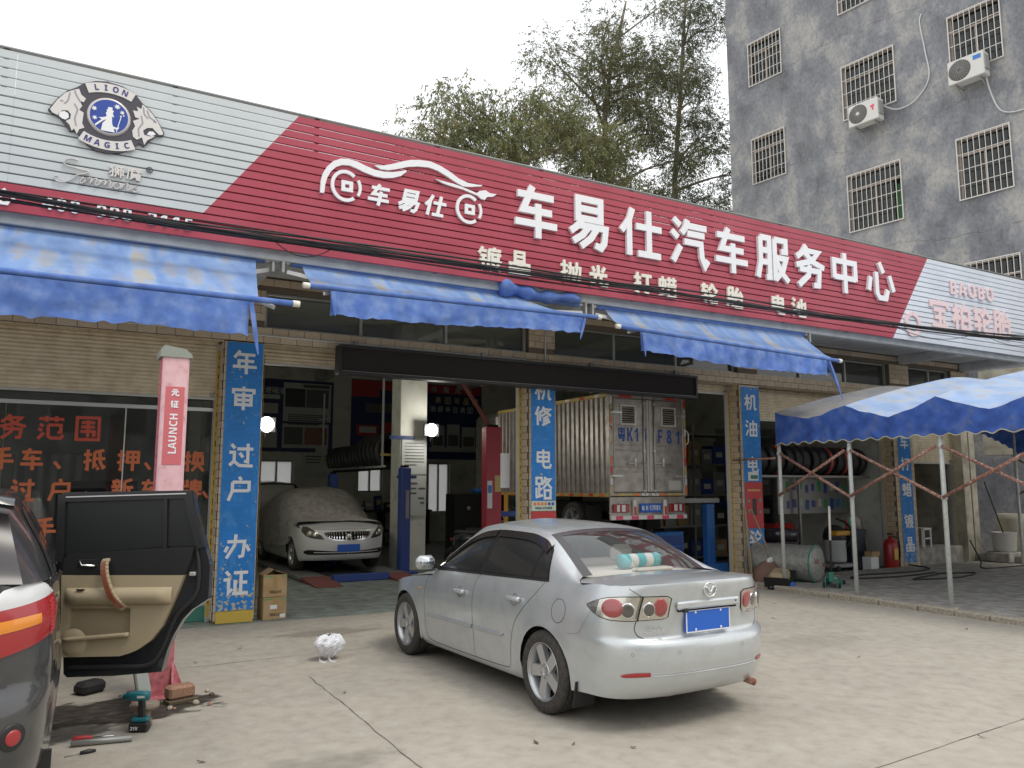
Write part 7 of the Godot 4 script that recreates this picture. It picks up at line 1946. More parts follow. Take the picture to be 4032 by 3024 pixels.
	for i in 9: part(bx(Vector3(0.108, 0.35 + i * 0.1, 0.04), Vector3(0.02, 0.04, 0.05)), "ratchet_tooth", M.gap_black, lf)
	part(bx(Vector3(-0.3, 1.42, 0), Vector3(1.1, 0.1, 0.14), 0.01), "cross_arm", M.steel_grey, lf)
	var cab := thing("blue_tool_chest", "blue steel tool chest standing under the raised truck", "tool chest", Vector3(10.6, 0, -1.9))
	part(bx(Vector3(0, 0.42, 0), Vector3(0.7, 0.78, 0.45), 0.012), "chest", M.lift_bright_blue, cab)
	for i in 3: part(bx(Vector3(0, 0.2 + i * 0.22, 0.228), Vector3(0.62, 0.19, 0.012), 0.004), "drawer", M.lift_blue, cab)

# ---------------------------------------------------------------- inside the workshop
func poster(label: String, x0: float, x1: float, y0: float, y1: float, z: float, base: Material, blocks: Array, glyphs := []):
	var s := thing("wall_poster", label, "poster", Vector3((x0 + x1) / 2, (y0 + y1) / 2, z), 0, "posters in the workshop")
	part(bx(Vector3.ZERO, Vector3(x1 - x0, y1 - y0, 0.012)), "sheet", base, s)
	var i := 0
	for b in blocks:   # printed panels [u0, u1, v0, v1, material]
		var w := x1 - x0; var h := y1 - y0
		part(bx(Vector3(((b[0] + b[1]) / 2 - 0.5) * w, ((b[2] + b[3]) / 2 - 0.5) * h, 0.008 + i * 0.0006), Vector3((b[1] - b[0]) * w, (b[3] - b[2]) * h, 0.002)), "printed_panel", b[4], s)
		i += 1
	for g in glyphs:   # [char, u, v, size, material]
		var mb := MB.new()
		glyph(mb, g[0], g[3], g[3], g[3] * 0.13, 0.001, xf_at(Vector3((g[1] - 0.5) * (x1 - x0), (g[2] - 0.5) * (y1 - y0) - g[3] / 2, 0.03)))
		part(mb, "printed_character", g[4], s)
	return s
func tyre_mb(r: float, w: float, segs := 28) -> MB:   # a tyre with its axis along z
	var mb := MB.new(true)
	var h := w / 2
	mb.lathe([[r * 0.62, -h * 0.7], [r * 0.64, -h * 0.95], [r * 0.8, -h * 1.05], [r * 0.94, -h], [r, -h * 0.7], [r, h * 0.7], [r * 0.94, h], [r * 0.8, h * 1.05], [r * 0.64, h * 0.95], [r * 0.62, h * 0.7], [r * 0.62, -h * 0.7]], segs, Transform3D(Basis(Vector3.RIGHT, PI / 2), Vector3.ZERO))
	return mb
func flood_lamp(at: Vector3, turn: float, label: String):
	var s := thing("flood_lamp", label, "lamp", at, turn)
	part(bx(Vector3(0, 0, -0.03), Vector3(0.34, 0.27, 0.05), 0.012), "housing", M.led_frame, s)
	var mb := MB.new(true); mb.lathe([[0.135, -0.01], [0.13, 0.004], [0.0, 0.012]], 24, Transform3D(Basis(Vector3.RIGHT, PI / 2), Vector3.ZERO)); part(mb, "glowing_face", M.lamp_glow, s)
	part(tb([Vector3(0, -0.1, -0.05), Vector3(0, -0.25, -0.08)], 0.012, 6), "stalk", M.led_frame, s)
	var l := OmniLight3D.new()
	l.name = "lamp_light"; s.add_child(l)
	l.position = Vector3(0, 0, 0.17)
	l.light_energy = 0.6; l.light_size = 0.1; l.omni_range = 25; l.omni_attenuation = 2.0; l.light_color = Color(1, 0.98, 0.94); l.shadow_enabled = true
func build_interior():
	var pale := mat("poster_white", lin(0.5, 0.52, 0.5), 0.5); var navy := mat("poster_navy", lin(0.012, 0.035, 0.13), 0.45); var grey := mat("poster_grey", lin(0.12, 0.12, 0.12), 0.5); var dark := mat("poster_photo", lin(0.05, 0.05, 0.05), 0.5); var line := mat("poster_text", lin(0.1, 0.1, 0.11), 0.6); var gold := mat("poster_gold", lin(0.6, 0.5, 0.2), 0.5)
	var text_lines := []
	for i in 6: text_lines.append([0.46, 0.93 - 0.05 * (i % 3), 0.505 - i * 0.026, 0.52 - i * 0.026, line])
	poster("navy poster about gearbox oil on the far wall, with white picture panels", 4.6, 7.05, 2.69, 4.77, -12.48, navy, [[0.4, 0.97, 0.42, 0.96, pale], [0.42, 0.66, 0.62, 0.88, dark], [0.67, 0.94, 0.62, 0.88, grey], [0.63, 0.95, 0.9, 0.945, line], [0.4, 0.95, 0.05, 0.39, pale], [0.42, 0.64, 0.1, 0.34, grey], [0.66, 0.93, 0.1, 0.34, M.rusty_pipe], [0.05, 0.34, 0.05, 0.3, pale], [0.05, 0.34, 0.52, 0.66, pale], [0.05, 0.36, 0.72, 0.78, M.poster_pale]] + text_lines, [["变", 0.1, 0.84, 0.19, pale], ["速", 0.18, 0.84, 0.19, pale], ["箱", 0.26, 0.84, 0.19, pale], ["油", 0.34, 0.84, 0.19, pale]])
	var gl := []
	var t := "汽车件服成务"
	for i in 6: gl.append([t[i], 0.4 + i * 0.095, 0.93, 0.2, pale])
	t = "美国年品牌"
	for i in 5: gl.append([t[i], 0.62 + i * 0.075, 0.79, 0.22, gold])
	t = "滴都来自美国"
	for i in 6: gl.append([t[i], 0.58 + i * 0.06, 0.67, 0.2, pale])
	poster("large navy and red oil poster on the far wall behind the white pillar", 7.6, 12.0, 2.55, 4.92, -12.48, navy, [[0.0, 1.0, 0.88, 0.995, M.poster_red], [0.0, 0.2, 0.78, 0.88, M.poster_red], [0.04, 0.2, 0.28, 0.42, M.poster_red], [0.06, 0.18, 0.32, 0.4, pale], [0.24, 0.36, 0.28, 0.46, M.poster_red], [0.1, 0.36, 0.58, 0.7, grey], [0.58, 0.96, 0.1, 0.16, pale], [0.6, 0.7, 0.16, 0.45, pale], [0.72, 0.82, 0.16, 0.47, pale], [0.84, 0.95, 0.16, 0.44, pale], [0.61, 0.69, 0.18, 0.32, grey], [0.73, 0.81, 0.18, 0.33, grey], [0.85, 0.94, 0.18, 0.31, grey]], gl)
	poster("pale wall notice with a navy heading below the gearbox poster", 6.2, 6.9, 1.95, 2.8, -12.46, pale, [[0, 1, 0.86, 1.0, navy], [0.1, 0.9, 0.7, 0.74, line], [0.1, 0.9, 0.6, 0.63, line], [0.1, 0.7, 0.5, 0.53, line]])
	poster("pale regulations sheet with a navy heading, upper of two on the pillar", 6.19, 6.74, 1.95, 2.74, -4.815, pale, [[0, 1, 0.9, 1.0, navy], [0.12, 0.9, 0.8, 0.815, line], [0.12, 0.9, 0.72, 0.735, line], [0.12, 0.9, 0.64, 0.655, line], [0.12, 0.9, 0.56, 0.575, line], [0.12, 0.9, 0.48, 0.495, line], [0.12, 0.9, 0.4, 0.415, line], [0.12, 0.9, 0.32, 0.335, line], [0.12, 0.6, 0.24, 0.255, line]])
	poster("pale flow chart sheet with a navy heading, lower of two on the pillar", 6.3, 6.74, 1.1, 1.92, -4.815, pale, [[0, 1, 0.93, 1.0, navy], [0.2, 0.55, 0.78, 0.83, grey], [0.2, 0.5, 0.66, 0.7, grey], [0.6, 0.95, 0.66, 0.7, grey], [0.2, 0.5, 0.54, 0.58, grey], [0.6, 0.9, 0.42, 0.46, grey], [0.7, 0.9, 0.3, 0.34, grey]])
	flood_lamp(Vector3(3.15, 2.77, -3.5), 0.2, "lit white floodlight fixed by the gearbox oil poster")
	flood_lamp(Vector3(6.74, 2.86, -4.55), 0.0, "lit white floodlight beside the regulations sheet on the pillar")
	# lift posts
	var posts := [["blue_lift_post", "dark blue lift post with scraped paint beside the pillar's flow chart", Vector3(6.05, 0, -4.3), M.lift_blue, 2.07, 0.2], ["blue_lift_post", "dark blue lift post standing behind the cloth-covered saloon", Vector3(5.3, 0, -6.6), M.lift_blue, 1.97, 0.18], ["red_lift_post", "tall red lift post with stickers next to the banner column", Vector3(7.05, 0, -2.5), M.lift_red, 2.8, 0.32]]
	for p in posts:
		var s := thing(p[0], p[1], "car lift", p[2])
		part(bx(Vector3(0, p[4] / 2, 0), Vector3(p[5], p[4], 0.2), 0.012), "post", p[3], s)
		part(bx(Vector3(0, 0.03, 0), Vector3(p[5] + 0.25, 0.05, 0.45), 0.006), "base_plate", p[3], s)
		part(bx(Vector3(0, p[4] + 0.02, 0), Vector3(p[5] * 0.7, 0.05, 0.12), 0.008), "cap", M.gap_black, s)
		if p[0] == "red_lift_post":
			part(bx(Vector3(0.08, 1.75, 0.104), Vector3(0.13, 0.3, 0.004)), "sticker", M.reflect_yellow, s)
			part(bx(Vector3(-0.09, 1.55, 0.104), Vector3(0.1, 0.5, 0.004)), "sticker", M.paper_white, s)
			part(bx(Vector3(-0.09, 1.65, 0.107), Vector3(0.08, 0.14, 0.003)), "sticker", M.sign_blue, s)
			var mb := MB.new(); mb.bar(Vector3(0, 2.75, 0), Vector3(-0.45, 3.7, -0.4), 0.07, 0.07); part(mb, "stay", M.ramp_red, s)
		elif p[2].z > -5: part(bx(Vector3(0.03, 1.35, 0.1025), Vector3(0.07, 0.55, 0.004)), "bare_patch", M.steel_grey, s)
	# tyre rack from the pillar to the far wall
	var rk := thing("tyre_rack", "high steel tyre rack running from the pillar to the far wall", "rack", Vector3(6.3, 2.12, -7.6))
	part(tb([Vector3(-0.25, 0, 2.2), Vector3(-0.25, 0, -2.4)], 0.025, 8), "rail", M.galvanised, rk)
	part(tb([Vector3(0.2, 0, 2.2), Vector3(0.2, 0, -2.4)], 0.025, 8), "rail", M.galvanised, rk)
	for z in [-2.3, 2.1]:
		part(bx(Vector3(-0.02, 0.25, z), Vector3(0.6, 0.05, 0.05)), "cross_bar", M.reflect_yellow, rk)
		part(bx(Vector3(-0.28, 1.0, z), Vector3(0.04, 2.0, 0.04)), "hanger", M.galvanised, rk)
	var ty: Mesh = tyre_mb(0.32, 0.2).mesh()
	var tl: Mesh = tyre_mb(0.4, 0.24).mesh()
	for i in 14:
		var big := i < 5
		var o := single(tl if big else ty, "racked_tyre", M.tyre_new, "large black tyre standing in the high rack by the pillar" if big else "black tyre standing in the high rack towards the far wall", "tyre", "tyres in the high rack")
		o.position = Vector3(6.28, 2.12 + (0.34 if big else 0.25), -5.7 - i * 0.27 - (0.15 if not big else 0.0))
	# bench and clutter along the middle
	var be := thing("work_bench", "dark cluttered workbench against the far wall under the windows", "workbench", Vector3(7.6, 0, -11.9))
	part(bx(Vector3(0, 0.98, 0), Vector3(4.6, 0.06, 0.6), 0.006), "bench_top", M.dark_inside, be)
	for x in [-2.2, -0.7, 0.8, 2.2]: part(bx(Vector3(x, 0.475, 0), Vector3(0.08, 0.95, 0.5)), "leg", M.dark_inside, be)
	part(bx(Vector3(0, 0.4, -0.1), Vector3(4.4, 0.04, 0.5)), "shelf", M.dark_inside, be)
	rng.seed = 71
	for i in 16:
		var h := rng.randf_range(0.1, 0.42); var w := rng.randf_range(0.12, 0.35)
		var ci := rng.randi_range(0, 4)
		var o := thing("parts_box", ["brown", "black", "navy", "grey", "red"][ci] + " box of spare parts in the clutter on the dark workbench", "box", Vector3(5.5 + i * 0.28, 1.012, -11.9 + rng.randf_range(-0.12, 0.12)), rng.randf_range(-0.3, 0.3), "boxes on the workbench")
		part(bx(Vector3(0, h / 2, 0), Vector3(w, h, w * 0.8), 0.01), "box_body", [M.carton, M.dark_inside, M.lift_blue, M.steel_grey, M.poster_red][ci], o)
		part(bx(Vector3(0, h * 0.55, w * 0.4 + 0.002), Vector3(w * 0.6, h * 0.35, 0.003)), "label", [M.paper_white, M.letter_side, M.reflect_yellow][rng.randi_range(0, 2)], o)
	# motor scooters between pillar and banner column
	scooter("dark scooter with chrome handlebar parked behind the blue lift post", Vector3(7.5, 0, -3.9), 0.5, M.black_paint)
	scooter("dark scooter with a red tail lamp, standing next to the chest of drawers", Vector3(8.0, 0, -4.6), 0.2, M.dusty_black_paint)
	var cb := thing("black_cabinet", "tall black tool cabinet behind the parked scooters", "cabinet", Vector3(8.6, 0, -6.2))
	part(bx(Vector3(0, 0.78, 0), Vector3(1.3, 1.5, 0.5), 0.01), "cabinet_body", M.matt_black, cb)
	part(bx(Vector3(0, 0.02, 0), Vector3(1.2, 0.03, 0.46)), "plinth", M.dark_inside, cb)
	for k in [-0.3, 0.15]: part(disc_plain(Vector3(k, 1.2, 0.26), 0.05), "dial", M.steel_grey, cb)
	single(bx(Vector3(8.75, 1.6, -6.2), Vector3(0.4, 0.1, 0.3), 0.03), "blue_cloth", M.lift_bright_blue, "folded blue cloth lying on the black tool cabinet", "cloth")
	# pale panel and yellow stand by the banner column
	var py := thing("yellow_stand", "yellow folding stand leaning inside the column beside the white board", "stand", Vector3(6.62, 0, -1.0))
	part(bx(Vector3(-0.1, 0.8, 0), Vector3(0.05, 1.6, 0.05)), "upright", M.vac_yellow, py)
	part(bx(Vector3(0.2, 0.8, 0), Vector3(0.05, 1.6, 0.05)), "upright", M.vac_yellow, py)
	part(bx(Vector3(0.05, 1.25, 0.03), Vector3(0.5, 0.08, 0.03)), "blue_crosspiece", M.lift_blue, py)
	single(bx(Vector3(6.25, 1.95, -0.55), Vector3(0.16, 0.55, 0.01)), "white_board", M.paper_white, "white board fixed at the edge of the banner column", "board").set_meta("group", "")
	# dark tool wall behind the truck
	var tw := thing("tool_shelf", "dark shelving full of parts along the wall behind the blue tower", "shelves", Vector3(12.6, 0, -6.0))
	for y in [0.3, 0.9, 1.5, 2.1]: part(bx(Vector3(0, y, 0), Vector3(2.6, 0.04, 0.5)), "shelf", M.dark_inside, tw)
	for x in [-1.28, 0.0, 1.28]: part(bx(Vector3(x, 1.15, 0), Vector3(0.05, 2.3, 0.5)), "upright", M.dark_inside, tw)
	rng.seed = 88
	for y in [0.32, 0.92, 1.52]:
		for i in 7:
			var h := rng.randf_range(0.15, 0.45); var w := rng.randf_range(0.2, 0.34)
			var ci := rng.randi_range(0, 3)
			var o := thing("shelf_box", ["brown", "black", "navy", "red"][ci] + " box of parts on the " + ["lowest", "middle", "upper"][int(y / 0.6)] + " shelf behind the blue tower", "box", Vector3(11.5 + i * 0.36, y + 0.002, -6.0), 0.0, "boxes on the dark shelving")
			part(bx(Vector3(0, h / 2, 0), Vector3(w, h, 0.35), 0.008), "box_body", [M.carton, M.dark_inside, M.lift_blue, M.poster_red][ci], o)
			part(bx(Vector3(0, h * 0.5, 0.177), Vector3(w * 0.6, h * 0.4, 0.003)), "label", [M.letter_side, M.reflect_yellow][rng.randi_range(0, 1)], o)
	rng.seed = 12
	for i in 4:   # bamboo canes leaning by the third column
		single(tb([Vector3(10.78 - i * 0.03, 0.01, 0.22 + i * 0.05), Vector3(10.9 + i * 0.015, 1.35 - i * 0.12, 0.03)], 0.014, 6), "bamboo_cane", M.bamboo, "bamboo cane leaning on the guide rail beside the truck bay", "cane", "canes leaning by the truck bay")
func disc_plain(o: Vector3, r: float) -> MB:
	var mb := MB.new(true); mb.lathe([[r, 0.0], [r, 0.012], [r * 0.8, 0.02], [0.0, 0.02]], 18, Transform3D(Basis(Vector3.RIGHT, PI / 2), o)); return mb
func scooter(label: String, at: Vector3, turn: float, paint: Material):
	var s := thing("motor_scooter", label, "scooter", at, turn)
	for z in [-0.6, 0.6]:
		var w := part(tyre_mb(0.24, 0.1, 20), "wheel", M.tyre_new, s)
		w.position = Vector3(0, 0.24, z); w.rotation.y = PI / 2
		var h := MB.new(true); h.lathe([[0.12, -0.03], [0.14, 0.0], [0.12, 0.03], [0.0, 0.035]], 16, Transform3D(Basis(Vector3.RIGHT, PI / 2), Vector3.ZERO)); part(h, "hub", M.alloy, w)
	var mb := MB.new(true)
	mb.tube(curve([Vector3(0, 0.45, -0.62), Vector3(0, 0.62, -0.4), Vector3(0, 0.6, 0.0), Vector3(0, 0.36, 0.2), Vector3(0, 0.34, 0.42), Vector3(0, 0.7, 0.55), Vector3(0, 0.92, 0.52)], 24), [0.05, 0.09, 0.13, 0.16, 0.17, 0.17, 0.16, 0.15, 0.14, 0.12, 0.11, 0.11, 0.11, 0.11, 0.11, 0.11, 0.12, 0.13, 0.14, 0.14, 0.13, 0.11, 0.1, 0.08], 12)
	part(mb, "body", paint, s)
	part(bx(Vector3(0, 0.76, -0.25), Vector3(0.24, 0.1, 0.6), 0.04), "seat", M.black_rubber, s)
	part(tb([Vector3(0, 0.3, 0.6), Vector3(0, 0.92, 0.48)], 0.03, 8), "fork", M.steel_grey, s)
	part(tb(curve([Vector3(-0.34, 0.98, 0.38), Vector3(-0.2, 1.0, 0.45), Vector3(0, 0.95, 0.48), Vector3(0.2, 1.0, 0.45), Vector3(0.34, 0.98, 0.38)], 14), 0.014, 6), "handlebar", M.chrome, s)
	for x in [-0.28, 0.28]:
		part(tb([Vector3(x, 1.0, 0.42), Vector3(x * 1.1, 1.16, 0.4)], 0.006, 5), "mirror_stalk", M.chrome, s)
		part(bx(Vector3(x * 1.15, 1.18, 0.4), Vector3(0.11, 0.06, 0.02), 0.01), "mirror", M.mirror_grey, s)
	part(disc_plain(Vector3(0, 0.86, 0.58), 0.07), "headlamp", M.lens_white, s)
	part(bx(Vector3(0, 0.62, -0.64), Vector3(0.12, 0.06, 0.04), 0.01), "tail_lamp", M.lens_red, s)

# ---------------------------------------------------------------- the tyre bay on the right
func build_tyre_bay():
	var mb: MB
	var rk := thing("wall_tyre_rack", "steel rack across the tyre bay holding a row of new tyres", "rack", Vector3(13.6, 1.9, -0.85))
	part(bx(Vector3(0, 0, 0), Vector3(3.4, 0.05, 0.5), 0.006), "shelf", M.steel_grey, rk)
	for x in [-1.65, 0.0, 1.65]: part(bx(Vector3(x, -0.95, -0.22), Vector3(0.05, 1.9, 0.05)), "leg", M.steel_grey, rk)
	var ty: Mesh = tyre_mb(0.3, 0.18).mesh()
	for i in 13:
		var o := single(ty, "new_tyre", M.tyre_new, "new black tyre standing on the rack inside the tyre bay", "tyre", "tyres on the wall rack")
		o.position = Vector3(12.1 + i * 0.25, 1.925 + 0.3, -0.85); o.rotation = Vector3(0, PI / 2 + 0.12 * sin(i * 2.3), 0)
		if i in [2, 8, 10]:
			var st := MB.new(); st.lathe([[0.302, -0.05], [0.302, 0.0]], 28, Transform3D(Basis(Vector3.RIGHT, PI / 2), Vector3.ZERO)); part(st, "coloured_stripe", M.reflect_red, o)
	var db := thing("display_board", "grey board of product cards hanging below the tyre rack", "board", Vector3(14.2, 1.5, -1.2))
	part(bx(Vector3.ZERO, Vector3(2.2, 0.75, 0.03), 0.004), "panel", M.steel_grey, db)
	rng.seed = 62
	for i in 22: part(bx(Vector3(-1.0 + (i % 11) * 0.195, 0.18 - 0.34 * int(i / 11.0) + rng.randf_range(-0.05, 0.05), 0.018), Vector3(rng.randf_range(0.08, 0.13), rng.randf_range(0.14, 0.24), 0.004), 0, Basis(Vector3.BACK, rng.randf_range(-0.12, 0.12))), "product_card", [M.lift_bright_blue, M.lift_blue, M.letter_side, M.lift_blue, M.print_green][rng.randi_range(0, 4)], db)
	var ws := thing("stock_shelves", "tall steel stock shelves filled with dark cartons at the back of the tyre bay", "shelves", Vector3(13.4, 0, -3.6))
	for y in [0.1, 0.8, 1.5, 2.2, 2.9]: part(bx(Vector3(0, y, 0), Vector3(3.9, 0.04, 0.6)), "shelf", M.steel_grey, ws)
	for x in [-1.93, -0.65, 0.65, 1.93]: part(bx(Vector3(x, 1.55, 0), Vector3(0.05, 3.1, 0.6)), "upright", M.steel_grey, ws)
	for k in 40:
		var ci := rng.randi_range(0, 4)
		var h := rng.randf_range(0.3, 0.58)
		var o := thing("stock_carton", ["brown", "black", "navy", "red", "grey"][ci] + " carton on the tall stock shelves of the tyre bay", "carton", Vector3(11.68 + (k % 10) * 0.38, 0.122 + 0.7 * int(k / 10.0), -3.55), rng.randf_range(-0.1, 0.1), "cartons on the stock shelves")
		part(bx(Vector3(0, h / 2, 0), Vector3(0.34, h, 0.4), 0.006), "box_body", [M.carton, M.black_plastic, M.lift_blue, M.poster_red, M.steel_grey][ci], o)
		part(bx(Vector3(0, h * 0.5, 0.203), Vector3(0.2, 0.12, 0.003)), "label", M.letter_side, o)
	# wrapped tyres in a stack
	var tw: Mesh = tyre_mb(0.4, 0.2).mesh()
	for i in 4:
		var o := single(tw, "wrapped_tyre", M.tyre_wrap, ["shiny film-wrapped tyre with a torn lower edge, bottom of the stack", "shiny film-wrapped tyre, second from the bottom of the stack", "shiny film-wrapped tyre, third from the bottom of the stack", "shiny film-wrapped tyre with a white label, top of the stack"][i], "tyre", "film-wrapped tyres in a stack")
		o.position = Vector3(12.45, 0.12 + i * 0.215, -0.62); o.rotation.x = PI / 2
		if i == 3: part(bx(Vector3(0.2, -0.345, 0.0), Vector3(0.2, 0.01, 0.13), 0, Basis(Vector3.BACK, 0.52)), "white_label", M.paper_white, o)
	var rb := thing("red_sack", "dark red machine cover lying behind the wrapped tyres", "cover", Vector3(13.0, 0.0, -1.1))
	part(bx(Vector3(0, 0.5, 0), Vector3(0.7, 0.9, 0.5), 0.12), "cover_cloth", M.extinguisher_red, rb)
	part(bx(Vector3(0.25, 0.7, 0.26), Vector3(0.12, 0.06, 0.01), 0.003), "patch", M.letter_side, rb)
	# oil drum tank lying on its side
	var tk := thing("steel_tank", "grey steel tank with dished green-rimmed end lying on its side", "tank", Vector3(11.35, 0.38, 0.75), 0.0)
	tk.rotation = Vector3(0, 0.28, 0)
	var ax := Transform3D(Basis(Vector3.BACK, PI / 2).rotated(Vector3.UP, PI / 2), Vector3.ZERO)
	mb = MB.new(true); mb.lathe([[0.31, -0.75], [0.31, 0.36]], 40, Transform3D(Basis(Vector3.RIGHT, PI / 2), Vector3.ZERO)); part(mb, "barrel", M.tank_grey, tk)
	mb = MB.new(true); mb.lathe([[0.3, 0.355], [0.31, 0.375], [0.25, 0.395], [0.12, 0.41], [0.0, 0.415]], 40, Transform3D(Basis(Vector3.RIGHT, PI / 2), Vector3.ZERO)); part(mb, "dished_end", M.tank_grey, tk)
	mb = MB.new(true)
	var rim := []
	for k in 41: rim.append(Vector3(cos(TAU * k / 40) * 0.312, sin(TAU * k / 40) * 0.312, 0.36))
	mb.tube(rim, 0.016, 8); part(mb, "green_rim", M.tank_green, tk)
	for p in [Vector3(-0.12, 0.06, 0.405), Vector3(0.17, -0.02, 0.395)]:
		mb = MB.new(true); mb.lathe([[0.04, -0.02], [0.04, 0.03], [0.025, 0.032], [0.024, 0.005], [0.0, 0.005]], 18, Transform3D(Basis(Vector3.RIGHT, PI / 2), p)); part(mb, "pipe_socket", M.rusty_pipe, tk)
	for x in [-0.18, 0.18]: part(bx(Vector3(x, -0.325, -0.2), Vector3(0.08, 0.05, 0.8)), "runner", M.tank_green, tk)
	# trolley jack
	var jk := thing("trolley_jack", "green trolley jack with its long white handle upright beside the tank", "jack", Vector3(11.25, 0.075, 1.6), 0.55)
	for z in [-0.09, 0.09]:
		mb = MB.new(); mb.prism(pv([-0.3, 0.02, -0.3, 0.16, -0.22, 0.17, 0.1, 0.09, 0.36, 0.06, 0.36, 0.01]), -0.008, 0.008, Transform3D(Basis.IDENTITY, Vector3(0, 0, z))); part(mb, "side_plate", M.jack_green, jk)
	mb = MB.new(); mb.bar(Vector3(-0.2, 0.12, 0), Vector3(0.3, 0.1, 0), 0.09, 0.04, Vector3.UP, 0.008); part(mb, "lifting_arm", M.letter_side, jk)
	mb = MB.new(true); mb.lathe([[0.0, 0.1], [0.03, 0.1], [0.03, 0.13], [0.06, 0.135], [0.06, 0.15], [0.0, 0.15]], 16, Transform3D(Basis.IDENTITY, Vector3(0.3, 0.0, 0))); part(mb, "saddle", M.arm_rust, jk)
	for p in [[0.33, 0.035, 0.035], [-0.26, 0.04, 0.04]]:
		for z in [-0.12, 0.12]: part(tb([Vector3(p[0], p[1], z - 0.015), Vector3(p[0], p[1], z + 0.015)], p[2], 14), "castor", M.black_rubber, jk)
	part(bx(Vector3(-0.27, 0.17, 0), Vector3(0.07, 0.16, 0.08), 0.01), "handle_socket", M.jack_green, jk)
	part(tb([Vector3(-0.27, 0.22, 0), Vector3(-0.2, 0.75, 0)], 0.017, 8), "handle", M.black_rubber, jk)
	part(tb([Vector3(-0.2, 0.75, 0), Vector3(-0.13, 1.3, 0)], 0.019, 8), "handle_grip", M.letter_cream, jk)
	# sweepings on a shovel with brooms, at the third column's foot
	var sh := thing("dust_shovel", "black dust shovel tilted up with rubbish beside the third banner column", "shovel", Vector3(10.72, 0.0, 0.95), 0.5)
	mb = MB.new(); mb.prism(pv([-0.25, 0.04, 0.25, 0.2, 0.3, 0.28, 0.25, 0.27, -0.22, 0.08, -0.28, 0.2, -0.3, 0.19]), -0.2, 0.2); part(mb, "pan", M.matt_black, sh)
	part(bx(Vector3(-0.05, 0.2, 0.0), Vector3(0.35, 0.2, 0.3), 0.05, Basis(Vector3.BACK, 0.25)), "crumpled_carton", M.kraft, sh)
	part(bx(Vector3(-0.2, 0.02, 0), Vector3(0.16, 0.04, 0.3), 0.01), "pan_heel", M.matt_black, sh)
	var sk := thing("brown_sack", "reddish brown sack heaped behind the dust shovel", "sack", Vector3(10.95, 0.0, 0.5))
	mb = MB.new(true); mb.lathe([[0.0, 0.0], [0.24, 0.0], [0.27, 0.1], [0.24, 0.26], [0.14, 0.38], [0.0, 0.42]], 14, Transform3D(Basis.from_scale(Vector3(1.2, 1, 0.9)), Vector3.ZERO)); part(mb, "sack_body", M.sack_brown, sk)
	part(bx(Vector3(-0.02, 0.42, 0.05), Vector3(0.14, 0.1, 0.08), 0.03, Basis(Vector3.BACK, 0.5)), "white_rag", M.paper_white, sk)
	for k in [[Vector3(10.95, 0.45, 0.55), Vector3(10.62, 1.0, 0.3)], [Vector3(11.05, 0.3, 0.55), Vector3(10.97, 1.3, 0.12)]]:
		single(tb([k[0], k[1]], 0.013, 6), "broom", M.bamboo, "wooden broom handle standing in the brown sack", "broom", "broom handles by the third column")
	single(disc_plain(Vector3(10.7, 0.08, 1.22), 0.055), "bottle_top", M.plate_blue, "round bright blue cap lying under the dust shovel", "cap")
	# vacuum cleaner
	var vc := thing("drum_vacuum", "steel drum vacuum cleaner with a yellow head on a wheeled base", "vacuum cleaner", Vector3(13.75, 0.0, -0.35))
	mb = MB.new(true); mb.lathe([[0.0, 0.2], [0.2, 0.2], [0.21, 0.24], [0.21, 0.58], [0.22, 0.6], [0.22, 0.63]], 28); part(mb, "drum", M.galvanised, vc)
	mb = MB.new(true); mb.lathe([[0.22, 0.63], [0.23, 0.68], [0.22, 0.74], [0.18, 0.86], [0.1, 0.92], [0.0, 0.93]], 28); part(mb, "head", M.black_plastic, vc)
	part(bx(Vector3(0, 0.77, 0.12), Vector3(0.42, 0.1, 0.22), 0.02), "yellow_band", M.vac_yellow, vc)
	part(bx(Vector3(0.05, 0.13, 0), Vector3(0.62, 0.08, 0.4), 0.02), "base", M.tank_grey, vc)
	for x in [-0.2, 0.32]:
		for z in [-0.22, 0.22]: part(tb([Vector3(x, 0.07, z - 0.02), Vector3(x, 0.07, z + 0.02)], 0.07, 16), "castor", M.black_rubber, vc)
	part(tb(curve([Vector3(0.1, 0.5, 0.2), Vector3(0.2, 0.75, 0.28), Vector3(0.26, 0.95, 0.1), Vector3(0.2, 1.05, -0.1)], 16), 0.022, 8), "hose", M.black_rubber, vc)
	# spray cans on a dark cupboard with a hand truck
	var cu := thing("dark_cupboard", "dark blue cupboard carrying spray cans, beside the fire extinguisher", "cupboard", Vector3(14.5, 0, -0.55))
	part(bx(Vector3(0, 0.42, 0), Vector3(0.5, 0.8, 0.4), 0.01), "cupboard_body", mat("slate_paint", lin(0.02, 0.03, 0.045), 0.5), cu)
	part(bx(Vector3(0, 0.025, 0), Vector3(0.46, 0.05, 0.36)), "plinth", M.matt_black, cu)
	rng.seed = 44
	for i in 7:
		var o := single(tb([Vector3(14.3 + i * 0.065, 0.822, -0.48), Vector3(14.3 + i * 0.065, 1.0 + 0.02 * (i % 3), -0.48), Vector3(14.3 + i * 0.065, 1.03 + 0.02 * (i % 3), -0.48)], [0.027, 0.027, 0.012], 10), "spray_can", [M.poster_red, M.print_green, M.galvanised, M.paper_white, M.vac_yellow, M.galvanised, M.letter_side][i], ["red", "green", "grey", "white", "yellow", "dull grey", "cream"][i] + " spray can standing on the dark blue cupboard", "spray can")
	single(tb(curve([Vector3(14.72, 0.05, -0.3), Vector3(14.7, 0.7, -0.36), Vector3(14.68, 1.05, -0.4), Vector3(14.6, 1.12, -0.42)], 10), 0.013, 6), "bent_trolley_frame", M.arm_rust, "bent rusty trolley handle leaning on the dark blue cupboard", "handle")
